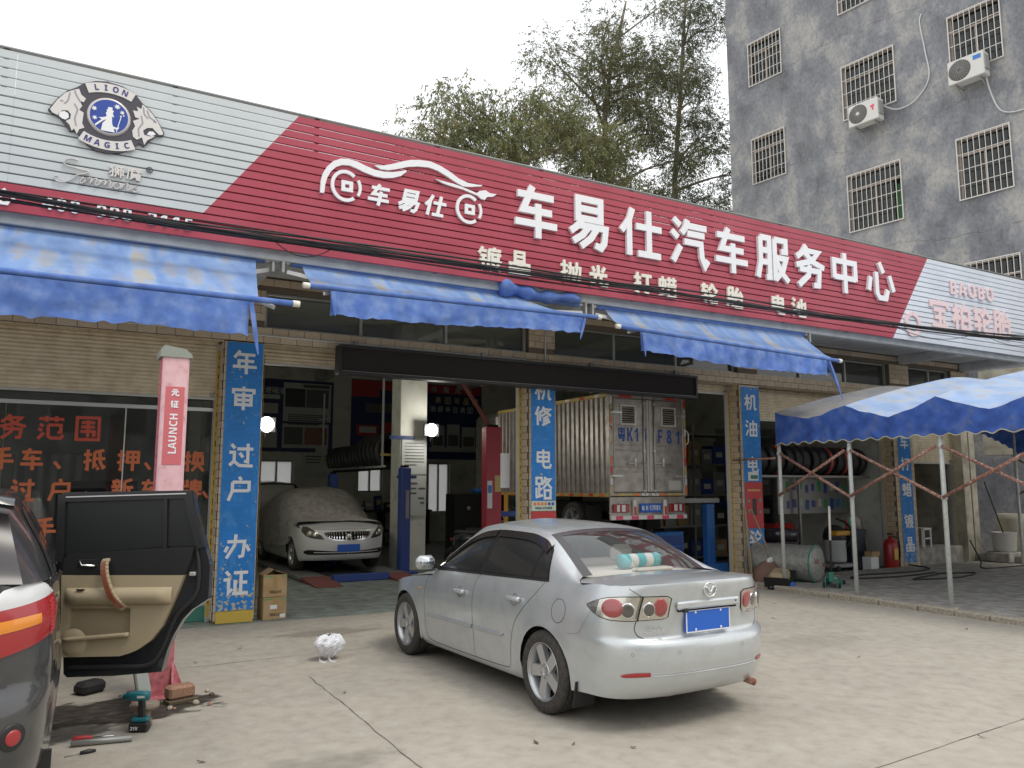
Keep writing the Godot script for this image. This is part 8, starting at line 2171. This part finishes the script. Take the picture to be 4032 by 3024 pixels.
	single(bx(Vector3(14.42, 0.16, -0.05), Vector3(0.24, 0.26, 0.2), 0.006), "white_carton", M.paper_white, "white carton with a green foot in front of the dark cupboard", "carton")
	single(bx(Vector3(14.55, 0.34, -0.1), Vector3(0.24, 0.1, 0.18), 0.004), "small_carton", M.carton, "small brown carton lying on the white carton", "carton")
	var fe := thing("fire_extinguisher", "large red fire extinguisher with a yellow label at the foot of the wall", "fire extinguisher", Vector3(14.98, 0.0, 0.02))
	mb = MB.new(true); mb.lathe([[0.0, 0.01], [0.13, 0.01], [0.14, 0.04], [0.14, 0.52], [0.11, 0.6], [0.04, 0.64], [0.03, 0.7], [0.0, 0.7]], 24); part(mb, "cylinder", M.extinguisher_red, fe)
	part(bx(Vector3(-0.02, 0.33, 0.135), Vector3(0.12, 0.22, 0.02), 0.006), "label", M.label_yellow, fe)
	part(bx(Vector3(0, 0.73, 0), Vector3(0.16, 0.03, 0.04), 0.008), "lever", M.gap_black, fe)
	part(tb(curve([Vector3(0.03, 0.68, 0), Vector3(0.2, 0.62, 0.05), Vector3(0.18, 0.3, 0.08), Vector3(0.14, 0.2, 0.06)], 14), 0.014, 6), "hose", M.black_rubber, fe)
	# hoses
	for h in [[[15.6, -0.1], [15.2, 0.7], [14.2, 0.9], [13.0, 0.8], [12.4, 1.1], [13.4, 1.3], [14.6, 1.2]], [[17.2, 0.35], [16.6, 0.9], [16.2, 1.2], [17.4, 1.3], [18.6, 1.5], [20.0, 1.8]], [[14.4, 1.4], [13.2, 1.7], [14.2, 1.9], [15.2, 1.6], [14.4, 1.35]]]:
		var pts := []
		for q in h: pts.append(Vector3(q[0], 0.085, q[1]))
		if h[0][0] == 17.2: pts[0].y = 0.55; pts[1].y = 0.2
		single(tb(curve(pts, 40), 0.014, 6), "air_hose", M.cable_black, ["black air hose snaking out over the pavement under the tent", "black hose dropping out of the end doorway", "loose loop of black hose on the pavement between the tent poles"][[15.6, 17.2, 14.4].find(h[0][0])], "hose")
	# end doorway: step, white crate frame, pressure washer bits
	single(bx(Vector3(16.8, 0.2, -0.3), Vector3(1.6, 0.4, 0.5), 0.02), "concrete_step", M.platform_concrete, "raised concrete sill inside the narrow end doorway", "step")
	var st := thing("white_frame_stool", "small white metal frame stool in the end doorway", "stool", Vector3(16.25, 0.4, -0.1))
	for x in [-0.12, 0.12]:
		for z in [-0.1, 0.1]: part(bx(Vector3(x, 0.2, z), Vector3(0.025, 0.4, 0.025)), "leg", M.paper_white, st)
	for y in [0.2, 0.39]: part(bx(Vector3(0, y, 0.1), Vector3(0.265, 0.025, 0.025)), "rail", M.paper_white, st)
	part(bx(Vector3(0, 0.41, 0), Vector3(0.28, 0.02, 0.24)), "seat", M.paper_white, st)
	var dr := thing("concrete_ring", "round concrete drum standing on a slab by the plastered wall", "drum", Vector3(18.75, 0.07, 0.55))
	mb = MB.new(true); mb.lathe([[0.0, 0.16], [0.46, 0.16], [0.48, 0.3], [0.44, 0.9], [0.42, 1.02], [0.37, 1.02], [0.37, 0.9], [0.0, 0.9]], 28); part(mb, "ring", M.beige_render, dr)
	part(bx(Vector3(0.1, 0.08, 0), Vector3(1.8, 0.16, 1.2), 0.02), "slab", M.platform_concrete, dr)
	var bk := thing("grey_bucket", "scuffed grey plastic bucket with a broom in it beside the concrete drum", "bucket", Vector3(18.05, 0.3, 0.6))
	mb = MB.new(true); mb.lathe([[0.0, 0.0], [0.2, 0.0], [0.22, 0.03], [0.25, 0.4], [0.26, 0.41], [0.24, 0.41], [0.2, 0.05]], 22); part(mb, "pail", M.letter_side, bk)
	part(tb([Vector3(0.08, 0.2, 0), Vector3(-0.25, 1.5, -0.2)], 0.014, 6), "broom_stick", M.black_plastic, bk)
	single(bx(Vector3(18.0, 0.185, 0.6), Vector3(0.5, 0.22, 0.5), 0.02), "block_plinth", M.platform_concrete, "concrete block under the grey bucket", "block")

# ---------------------------------------------------------------- folding tent
func build_tent():
	var s := thing("folding_tent", "blue folding tent with scalloped skirt on white poles and rusty scissor braces", "tent", Vector3(10.55, 0.07, 0))
	var zs := [1.15, 2.53, 4.0, 5.45, 6.9]
	var W := 7.2
	var yr := func(x: float) -> float: return ramp([[0.0, 2.87], [0.5, 3.0], [1.8, 3.3], [3.3, 3.53], [4.2, 3.53], [5.6, 3.3], [6.8, 3.0], [7.2, 2.87]], x)
	var nz := noise(66, 0.8, 3)
	var height := func(x: float, z: float) -> float:
		for i in zs.size() - 1:
			if z <= zs[i + 1] + 0.0001:
				var f: float = (z - zs[i]) / (zs[i + 1] - zs[i])
				var dip := 0.24 if i > 0 else 0.16
				var v := 1.0 - absf(2 * f - 1.0)
				return yr.call(x) - dip * pow(v, 0.85) * lerpf(1.0, 0.75, sin(PI * x / W)) + 0.03 * nz.get_noise_2d(x * 1.6, z * 2.5) * (1.0 if v > 0.02 else 0.0)
		return yr.call(x)
	var rows := []
	var zl := []
	for i in zs.size() - 1:
		for k in 12: zl.append(lerpf(zs[i], zs[i + 1], k / 12.0))
	zl.append(zs[zs.size() - 1])
	for z in zl:
		var row := PackedVector3Array()
		for j in 41: row.append(Vector3(W * j / 40.0, height.call(W * j / 40.0, z), z))
		rows.append(row)
	var mb: MB
	for i in zs.size() - 1:
		mb = MB.new(true); mb.grid(rows.slice(i * 12, i * 12 + 13), true)
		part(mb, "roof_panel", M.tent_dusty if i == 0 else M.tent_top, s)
	for e in [0.0, W]:   # side skirts, folded down between the poles
		rows = []
		for i in 9:
			var v := i / 8.0
			var row := PackedVector3Array()
			for z in zl:
				for q in 3:
					var zz: float = z + q * 0.04
					if zz > 6.9: continue
					var y0: float = height.call(e, zz)
					var hem := 2.33 + 0.02 * sin(zz * 26.0) + 0.015 * nz.get_noise_1d(zz * 3)
					var fold := 0.05 * nz.get_noise_2d(zz * 3.0, v * 1.5) + 0.02 * sin(zz * 5.0 + v * 2)
					row.append(Vector3(e + (-0.01 - absf(fold) * v) * (1.0 if e == 0.0 else -1.0), lerpf(y0, hem, v), zz))
			rows.append(row)
		mb = MB.new(true); mb.grid(rows, e > 0)
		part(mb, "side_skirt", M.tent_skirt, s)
		mb = MB.new(true)
		var hemp := []
		var last: PackedVector3Array = rows[8]
		for k in range(0, last.size(), 1): hemp.append(last[k])
		mb.tube(hemp, 0.008, 5); part(mb, "hem", M.tent_hem, s)
	# near end skirt, at the wall end
	rows = []
	for i in 5:
		var row := PackedVector3Array()
		for j in 61:
			var x := W * j / 60.0
			row.append(Vector3(x, lerpf(height.call(x, 1.15), maxf(2.33, yr.call(x) - 0.5) + 0.02 * sin(x * 26), i / 4.0), 1.14))
		rows.append(row)
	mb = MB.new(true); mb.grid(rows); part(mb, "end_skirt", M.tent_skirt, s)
	for e in [0.0, W]:
		for z in zs:
			part(tb([Vector3(e + (0.05 if e == 0.0 else -0.05), -0.06, z), Vector3(e + (0.05 if e == 0.0 else -0.05), 2.8, z)], 0.032, 12), "pole", M.pole_paint, s)
			for y in [2.18, 1.48]: part(tb([Vector3(e + (0.05 if e == 0.0 else -0.05), y - 0.03, z), Vector3(e + (0.05 if e == 0.0 else -0.05), y + 0.03, z)], 0.042, 12), "collar", M.pole_paint, s)
		for i in zs.size() - 1:
			for k in [[2.18, 1.48], [1.48, 2.18]]:
				part(tb([Vector3(e + (0.03 if k[0] > 2 else -0.03), k[0], zs[i] + 0.03), Vector3(e + (0.03 if k[0] > 2 else -0.03), k[1], zs[i + 1] - 0.03)], 0.024, 8), "scissor_brace", M.rusty_pipe, s)
	for z in zs:
		var pts := []
		for j in 13: pts.append(Vector3(W * j / 12.0, yr.call(W * j / 12.0) - 0.04, z))
		part(tb(pts, 0.02, 6), "roof_hoop", M.galvanised, s)
	part(tb([Vector3(-0.02, 2.1, 1.12), Vector3(0.1, 2.1, 0.03)], 0.018, 6), "wall_tie", M.rusty_pipe, s)

# ---------------------------------------------------------------- grey apartment block
func build_apartments():
	var e := Vector3(0.129, 0, 0.992).normalized()
	var s := thing("apartment_block", "tall grey weathered apartment block with barred windows and wall air conditioners", "building", Vector3(20.0, 0, -8.92))
	s.basis = Basis(e, Vector3.UP, e.cross(Vector3.UP))
	var wins := [[0.92, 2.2, [[11.9, 13.5], [15.42, 16.98]]], [4.3, 5.94, [[9.33, 11.11], [12.9, 14.64], [16.4, 18.15]]], [7.5, 8.83, [[5.85, 7.63], [9.4, 11.13], [12.98, 14.71]]]]
	var H := 22.0; var L := 15.0
	var mb := MB.new()
	var a := 0.0
	for w in wins:
		mb.box(Vector3((a + w[0]) / 2, H / 2, -0.125), Vector3(w[0] - a, H, 0.25))
		var y := 0.0
		for r in w[2]:
			mb.box(Vector3((w[0] + w[1]) / 2, (y + r[0]) / 2, -0.125), Vector3(w[1] - w[0], r[0] - y, 0.25))
			y = r[1]
		mb.box(Vector3((w[0] + w[1]) / 2, (y + H) / 2, -0.125), Vector3(w[1] - w[0], H - y, 0.25))
		a = w[1]
	mb.box(Vector3((a + L) / 2, H / 2, -0.125), Vector3(L - a, H, 0.25))
	part(mb, "front_wall", M.grey_render, s)
	mb = MB.new(); mb.box(Vector3(0.1, H / 2, -5.1), Vector3(0.2, H, 9.7)); mb.box(Vector3(L - 0.1, H / 2, -5.1), Vector3(0.2, H, 9.7)); mb.box(Vector3(L / 2, H / 2, -9.9), Vector3(L - 0.4, H, 0.2)); mb.box(Vector3(L / 2, H - 0.1, -5.0), Vector3(L - 0.4, 0.2, 9.5))
	part(mb, "other_walls", M.grey_render, s)
	part(bx(Vector3(L / 2, H / 2, -1.4), Vector3(L - 0.5, H - 0.4, 0.1)), "inner_wall", M.inside_paint, s)
	# lower wall: bare plaster and beige paint
	part(bx(Vector3(11.2, 3.6, 0.004), Vector3(7.2, 2.2, 0.012)), "beige_wall_paint", M.beige_render, s)
	# ledges of render, cracked plaster edges between floors
	rng.seed = 14
	for y in [8.55, 12.05, 15.6]:
		mb = MB.new(true)
		var pts := []; var rad := []
		for k in 60:
			pts.append(Vector3(0.02 + k * 0.19, y + rng.randf_range(-0.05, 0.05) + 0.12 * sin(k * 0.21 + y), 0.0)); rad.append(rng.randf_range(0.002, 0.014))
		mb.tube(pts, rad, 6)
		part(mb, "plaster_seam", M.grey_render, s)
	for w in wins:
		for r in w[2]:
			var x0: float = w[0]; var x1: float = w[1]; var y0: float = r[0]; var y1: float = r[1]
			var cx := (x0 + x1) / 2; var cy := (y0 + y1) / 2; var ww := x1 - x0; var hh := y1 - y0
			mb = MB.new()
			var f := 0.055
			for q in [[cx, y0 + f / 2, ww, f], [cx, y1 - f / 2, ww, f], [x0 + f / 2, cy, f, hh - 2 * f], [x1 - f / 2, cy, f, hh - 2 * f], [cx, y1 - hh * 0.27, ww - 2 * f, f * 0.8], [cx, y0 + hh * 0.36, f * 0.9, hh * 0.7]]:
				mb.box(Vector3(q[0], q[1], -0.09 + (0.001 if q[2] < 0.1 else 0.0)), Vector3(q[2], q[3], 0.05))
			var win := part(mb, "window", M.frame_tan, s)
			var op := (x0 == 4.3 and y0 < 10.0)
			for k in 2:
				var px := x0 + ww * (0.27 if k == 0 else 0.73)
				part(bx(Vector3(px - (0.22 if op and k == 1 else 0.0), y0 + hh * 0.365, -0.1 - 0.012 * k), Vector3(ww * 0.44, hh * 0.68, 0.006)), "pane", M.glass_green, win)
				part(bx(Vector3(px, y1 - hh * 0.14, -0.1), Vector3(ww * 0.44, hh * 0.21, 0.006)), "pane", M.glass_green, win)
			# curtain behind
			if y0 > 9.0 and x0 > 4.0:
				var cu := MB.new(true); var rw := []
				for i in 2:
					var row := PackedVector3Array()
					for j in 25: row.append(Vector3(x0 + 0.1 + (ww - 0.2) * j / 24.0, y0 + 0.1 + i * hh * 0.62, -0.32 + 0.035 * sin(j * 1.3)))
					rw.append(row)
				cu.grid(rw)
				part(cu, "curtain", M.curtain_green, win)
			mb = MB.new()
			var g := 0.018
			for q in [[cx, y0, ww + 0.03, g * 1.6], [cx, y1, ww + 0.03, g * 1.6]]: mb.box(Vector3(q[0], q[1], 0.05), Vector3(q[2], q[3], 0.03))
			for q in [x0, x1]: mb.box(Vector3(q, cy, 0.05), Vector3(g * 1.6, hh - 0.03, 0.029))
			for k in range(1, 5): mb.box(Vector3(cx, y0 + hh * k / 4.0 - hh * 0.02, 0.05), Vector3(ww - 0.02, g, 0.012))
			var nb := 10 if ww > 1.5 else 8
			for k in range(1, nb + 1): mb.box(Vector3(x0 + ww * k / float(nb + 1), cy, 0.063), Vector3(g, hh - 0.02, 0.014))
			part(mb, "security_grille", M.grille_steel, win)
	for p in [[5.18, 12.36, "white outdoor air conditioner with a red emblem under a barred window", 0], [8.08, 12.48, "white outdoor air conditioner with a blue label under a barred window", 1]]:
		var ac := thing("air_conditioner", p[2], "air conditioner")
		ac.transform = s.transform * Transform3D(Basis.IDENTITY, Vector3(p[0], p[1], 0.38))
		part(bx(Vector3(0, 0.33, 0), Vector3(0.92, 0.66, 0.34), 0.02), "case", M.ac_white, ac)
		mb = MB.new(true); mb.lathe([[0.285, 0.172], [0.27, 0.18], [0.0, 0.18]], 32, Transform3D(Basis(Vector3.RIGHT, PI / 2), Vector3(-0.15, 0.33, 0))); part(mb, "fan_opening", M.ac_dark, ac)
		mb = MB.new()
		for k in 24:
			var an := TAU * k / 24
			mb.bar(Vector3(-0.15 + cos(an) * 0.05, 0.33 + sin(an) * 0.05, 0.188), Vector3(-0.15 + cos(an + 0.35) * 0.27, 0.33 + sin(an + 0.35) * 0.27, 0.188), 0.006, 0.008)
		part(mb, "fan_grille", M.ac_grey, ac)
		if p[3] == 0: part(disc_plain(Vector3(-0.15, 0.33, 0.185), 0.05), "fan_hub", M.ac_white, ac)
		if p[3] == 0:
			part(bx(Vector3(0.3, 0.42, 0.173), Vector3(0.12, 0.07, 0.004), 0.001, Basis(Vector3.BACK, 0.2)), "red_emblem", M.reflect_pink, ac)
			part(bx(Vector3(0.31, 0.34, 0.173), Vector3(0.05, 0.1, 0.004)), "red_emblem", M.reflect_pink, ac)
		else: part(bx(Vector3(0.3, 0.52, 0.173), Vector3(0.2, 0.12, 0.004)), "blue_label", M.sign_blue, ac)
		part(bx(Vector3(0.475, 0.35, 0.02), Vector3(0.03, 0.4, 0.24), 0.006), "valve_cover", M.ac_grey, ac)
		for x in [-0.3, 0.32]:
			mb = MB.new(); mb.bar(Vector3(x, -0.015, 0.12), Vector3(x, -0.015, -0.37), 0.035, 0.03); mb.bar(Vector3(x, -0.03, 0.05), Vector3(x, -0.28, -0.37), 0.025, 0.025); part(mb, "wall_bracket", M.ac_grey, ac)
	for q in [["pale pipe looping from the wall socket to the red-emblem air conditioner", [[5.7, 12.75, 0.3], [6.0, 12.6, 0.1], [6.5, 12.7, 0.05], [6.9, 13.2, 0.04], [6.85, 14.0, 0.04], [6.75, 14.9, 0.04], [6.8, 15.2, 0.02]]], ["thick pale pipe drooping from the blue-label air conditioner", [[8.45, 12.6, 0.3], [8.5, 12.0, 0.1], [8.7, 11.5, 0.06], [9.2, 11.35, 0.05], [10.2, 11.45, 0.05], [11.5, 11.6, 0.04]]]]:
		var pts := []
		for v in q[1]: pts.append(s.transform * Vector3(v[0], v[1], v[2]))
		single(tb(curve(pts, 36), 0.02, 6), "refrigerant_pipe", M.pvc_pipe, q[0], "pipe")

# ---------------------------------------------------------------- trees behind the shop
func leaf_mesh(clumps: Array, per: int, sd: int, leaf_len: float, droop: float) -> ArrayMesh:
	var r := RandomNumberGenerator.new(); r.seed = sd
	var v := PackedVector3Array(); var nn := PackedVector3Array(); var cc := PackedColorArray()
	for c in clumps:
		var o: Vector3 = c[0]; var R: Vector3 = c[1]
		var n := int(per * c[2])
		var tw := int(n / 11.0)
		for t in tw:
			# a twig with a spray of narrow leaves
			var d := Vector3(r.randfn(), r.randfn(), r.randfn()).normalized() * pow(r.randf(), 0.45)
			var p := o + d * R
			var dir := (Vector3(d.x, d.y * 0.4 - droop, d.z) + Vector3(r.randf_range(-0.5, 0.5), r.randf_range(-0.4, 0.2), r.randf_range(-0.5, 0.5))).normalized()
			var tl := r.randf_range(0.25, 0.5)
			var tone := clampf(0.85 + r.randf_range(-0.25, 0.35), 0.5, 1.4)
			var warm := r.randf()
			for k in 11:
				var q := p + dir * tl * (k / 11.0) + Vector3(r.randf_range(-0.03, 0.03), r.randf_range(-0.03, 0.03), r.randf_range(-0.03, 0.03))
				var ld := (dir * 0.5 + Vector3(r.randf_range(-1, 1), r.randf_range(-1.0, 0.5) - droop * 0.6, r.randf_range(-1, 1))).normalized()
				var s := ld.cross(Vector3(r.randf_range(-1, 1), r.randf_range(-1, 1), r.randf_range(-1, 1))).normalized()
				var L := leaf_len * r.randf_range(0.7, 1.3)
				var w := L * 0.13
				var nrm := ld.cross(s).normalized()
				var m := q + ld * L * 0.45
				var e := q + ld * L
				for pt in [q, m + s * w, e, q, e, m - s * w]:
					v.append(pt); nn.append(nrm)
				var col := Color(tone * lerpf(0.85, 1.35, warm), tone, tone * lerpf(1.0, 0.75, warm))
				for z in 6: cc.append(col)
	var a := []
	a.resize(Mesh.ARRAY_MAX)
	a[Mesh.ARRAY_VERTEX] = v; a[Mesh.ARRAY_NORMAL] = nn; a[Mesh.ARRAY_COLOR] = cc
	var m := ArrayMesh.new()
	m.add_surface_from_arrays(Mesh.PRIMITIVE_TRIANGLES, a)
	return m
func tree(label: String, trunk: Array, r0: float, clumps: Array, per: int, sd: int, leaf: Material, ll: float, droop: float):
	var root := thing("tree", label, "tree", Vector3(trunk[0].x, 0, trunk[0].z), 0, "trees behind the shop")
	rng.seed = sd
	var o: Vector3 = root.position
	var tp := curve(trunk.map(func(p): return p - o), 24)
	var rad := []
	for i in 24: rad.append(lerpf(r0, r0 * 0.22, i / 23.0))
	part(tb(tp, rad, 10), "trunk", M.bark, root)
	var local := []
	for c in clumps:
		var p: Vector3 = c[0] - o
		local.append([p, c[1], c[2]])
		# a limb from the trunk to the clump, then twigs
		var best := 0; var bd := 1e9
		for i in 24:
			var q: Vector3 = tp[i]
			var dd := q.distance_to(p) + maxf(0.0, q.y - p.y + 1.0) * 1.5
			if dd < bd: bd = dd; best = i
		var q: Vector3 = tp[best]
		var mid := q.lerp(p, 0.5) + Vector3(rng.randf_range(-0.3, 0.3), 0.25 * (p - q).length() * 0.3, rng.randf_range(-0.3, 0.3))
		var lp := curve([q, mid, p + Vector3(0, 0.15, 0)], 12)
		var lr := []
		var base: float = minf(rad[best] * 0.7, 0.02 + 0.022 * (p - q).length())
		for i in 12: lr.append(lerpf(base, 0.012, i / 11.0))
		part(tb(lp, lr, 6), "limb", M.bark, root)
		var tw := MB.new(true)
		for k in 9:
			var st: Vector3 = lp[6 + k % 6]
			var en: Vector3 = p + Vector3(rng.randfn(), rng.randfn(), rng.randfn()) * c[1] * 0.55
			tw.tube([st, st.lerp(en, 0.5) + Vector3(0, 0.1, 0), en], [0.014, 0.009, 0.004], 4, false)
		part(tw, "twigs", M.bark, root).set_meta("kind", "stuff")
	part(leaf_mesh(local, per, sd, ll, droop), "crown", leaf, root)
func build_trees():
	var mk := func(pts: Array, z: float, rx: float, ry: float, dens := 1.0, sd := 1) -> Array:
		var r := RandomNumberGenerator.new(); r.seed = sd
		var out := []
		for p in pts: out.append([Vector3(p[0], p[1], z + r.randf_range(-1.2, 1.2)), Vector3(rx, ry, rx) * r.randf_range(0.8, 1.2), dens * (p[2] if p.size() > 2 else 1.0)])
		return out
	var A := [[9.14,12.70,0.35],[10.17,13.93,0.55],[11.18,14.50,0.8],[11.70,13.82],[12.77,14.23],[13.70,14.80,0.9],[11.02,13.09,0.8],[12.41,13.07,1.2],[13.89,13.73,1.2],[14.66,14.68],[15.24,13.51],[13.14,12.32],[14.64,12.19],[16.24,12.68],[12.06,12.02],[15.65,14.65,0.8],[9.8,12.2,0.4],[12.2,11.2],[13.8,11.2],[15.6,11.4],[10.4,12.9,0.7],[11.6,12.5],[10.6,11.8,0.6],[16.6,13.9],[17.0,12.2]]
	tree("broad feathery tree with drooping olive leaves spreading behind the sign", [Vector3(13.6, 0, -12.4), Vector3(13.4, 6, -12.3), Vector3(13.3, 11.4, -12.2), Vector3(13.1, 13.2, -12.1), Vector3(13.2, 14.3, -12.0)], 0.24, mk.call(A, -12.2, 1.15, 0.85, 1.0, 4), 2500, 101, M.leaf_a, 0.14, 0.55)
	var B := [[15.55,18.09,0.5],[16.31,18.98,0.5],[18.00,19.97,0.45],[18.89,18.32,0.75],[17.51,17.66,0.6],[16.61,17.04,0.7],[19.40,19.98,0.7],[20.41,21.11,0.6],[21.13,20.06,0.8],[20.11,18.95,0.8],[20.55,17.22,0.8],[18.63,16.56,0.9],[19.53,15.19],[18.14,15.08],[20.94,13.68],[17.0,15.9,0.9],[16.2,15.2,0.8],[15.7,16.3,0.6],[19.0,13.6],[17.0,18.2,0.5],[17.9,18.9,0.5],[19.9,17.9,0.8],[19.0,17.3,0.8],[21.3,18.6,0.8],[21.5,16.6,0.9],[20.2,16.2],[21.8,15.0],[22.0,19.6,0.6],[17.2,14.2],[18.9,21.0,0.4]]
	tree("tall thin-crowned tree with open branches in the middle of the group", [Vector3(18.6, 0, -14), Vector3(18.7, 7, -14), Vector3(18.8, 12.1, -14), Vector3(18.3, 15.4, -14), Vector3(18.6, 18.3, -14), Vector3(19.2, 20.6, -14), Vector3(19.5, 21.8, -14)], 0.18, mk.call(B, -14.0, 1.05, 0.9, 1.0, 5), 2700, 202, M.leaf_b, 0.13, 0.35)
	var C := [[23.11,22.69],[24.24,23.26],[23.91,21.80],[25.21,22.64,0.8],[24.70,20.67],[23.27,19.41,0.9],[25.35,19.27],[24.85,17.36],[23.75,17.55,0.7],[22.34,15.32,0.8],[25.61,15.32],[24.73,14.50],[23.36,14.46],[22.77,20.37,0.7],[26.3,17.6,0.8],[26.6,14.4,0.9],[22.4,18.0,0.5]]
	tree("tall upright tree with dark green leaf clusters next to the grey block", [Vector3(22.3, 0, -15), Vector3(22.5, 8, -15), Vector3(22.67, 13.5, -15), Vector3(23.26, 19.2, -15), Vector3(23.68, 23.3, -15), Vector3(23.9, 24.5, -15)], 0.17, mk.call(C, -15.0, 1.0, 0.9, 1.0, 6), 2600, 303, M.leaf_c, 0.13, 0.25)

# ---------------------------------------------------------------- houses across the road, mirrored in the glass and paint
func build_opposite():
	var k := 0
	for q in [[-14.0, 12.0, 8.5, "beige_render"], [-1.0, 11.0, 11.5, "grey_render"], [10.5, 10.0, 8.0, "shop_render"], [21.5, 11.0, 10.5, "beige_render"]]:
		var s := thing("street_house", ["beige two-storey house", "tall grey house", "pale low house", "beige three-storey house"][k] + " across the road, facing the workshop", "house", Vector3(q[0], 0, 30.0), PI)
		part(bx(Vector3(0, q[2] / 2, -4), Vector3(q[1], q[2], 8.0)), "wall", M[q[3]], s)
		part(bx(Vector3(0, q[2] + 0.15, -4), Vector3(q[1] + 0.6, 0.3, 8.6)), "roof", M.shop_render, s)
		part(bx(Vector3(-1.6, 1.3, 0.03), Vector3(3.2, 2.6, 0.06)), "shutter_door", M.steel_grey, s)
		for r in int(q[2] / 3.2):
			for c in 4:
				if r == 0 and c < 3: continue
				var p := Vector3((c - 1.5) * q[1] / 4.2, 1.7 + r * 3.1, 0.03)
				var w := part(bx(p, Vector3(1.5, 1.5, 0.05)), "window", M.window_alu, s)
				part(bx(p + Vector3(0, 0, 0.03), Vector3(1.36, 1.36, 0.02)), "pane", M.car_glass_opaque, w)
		k += 1
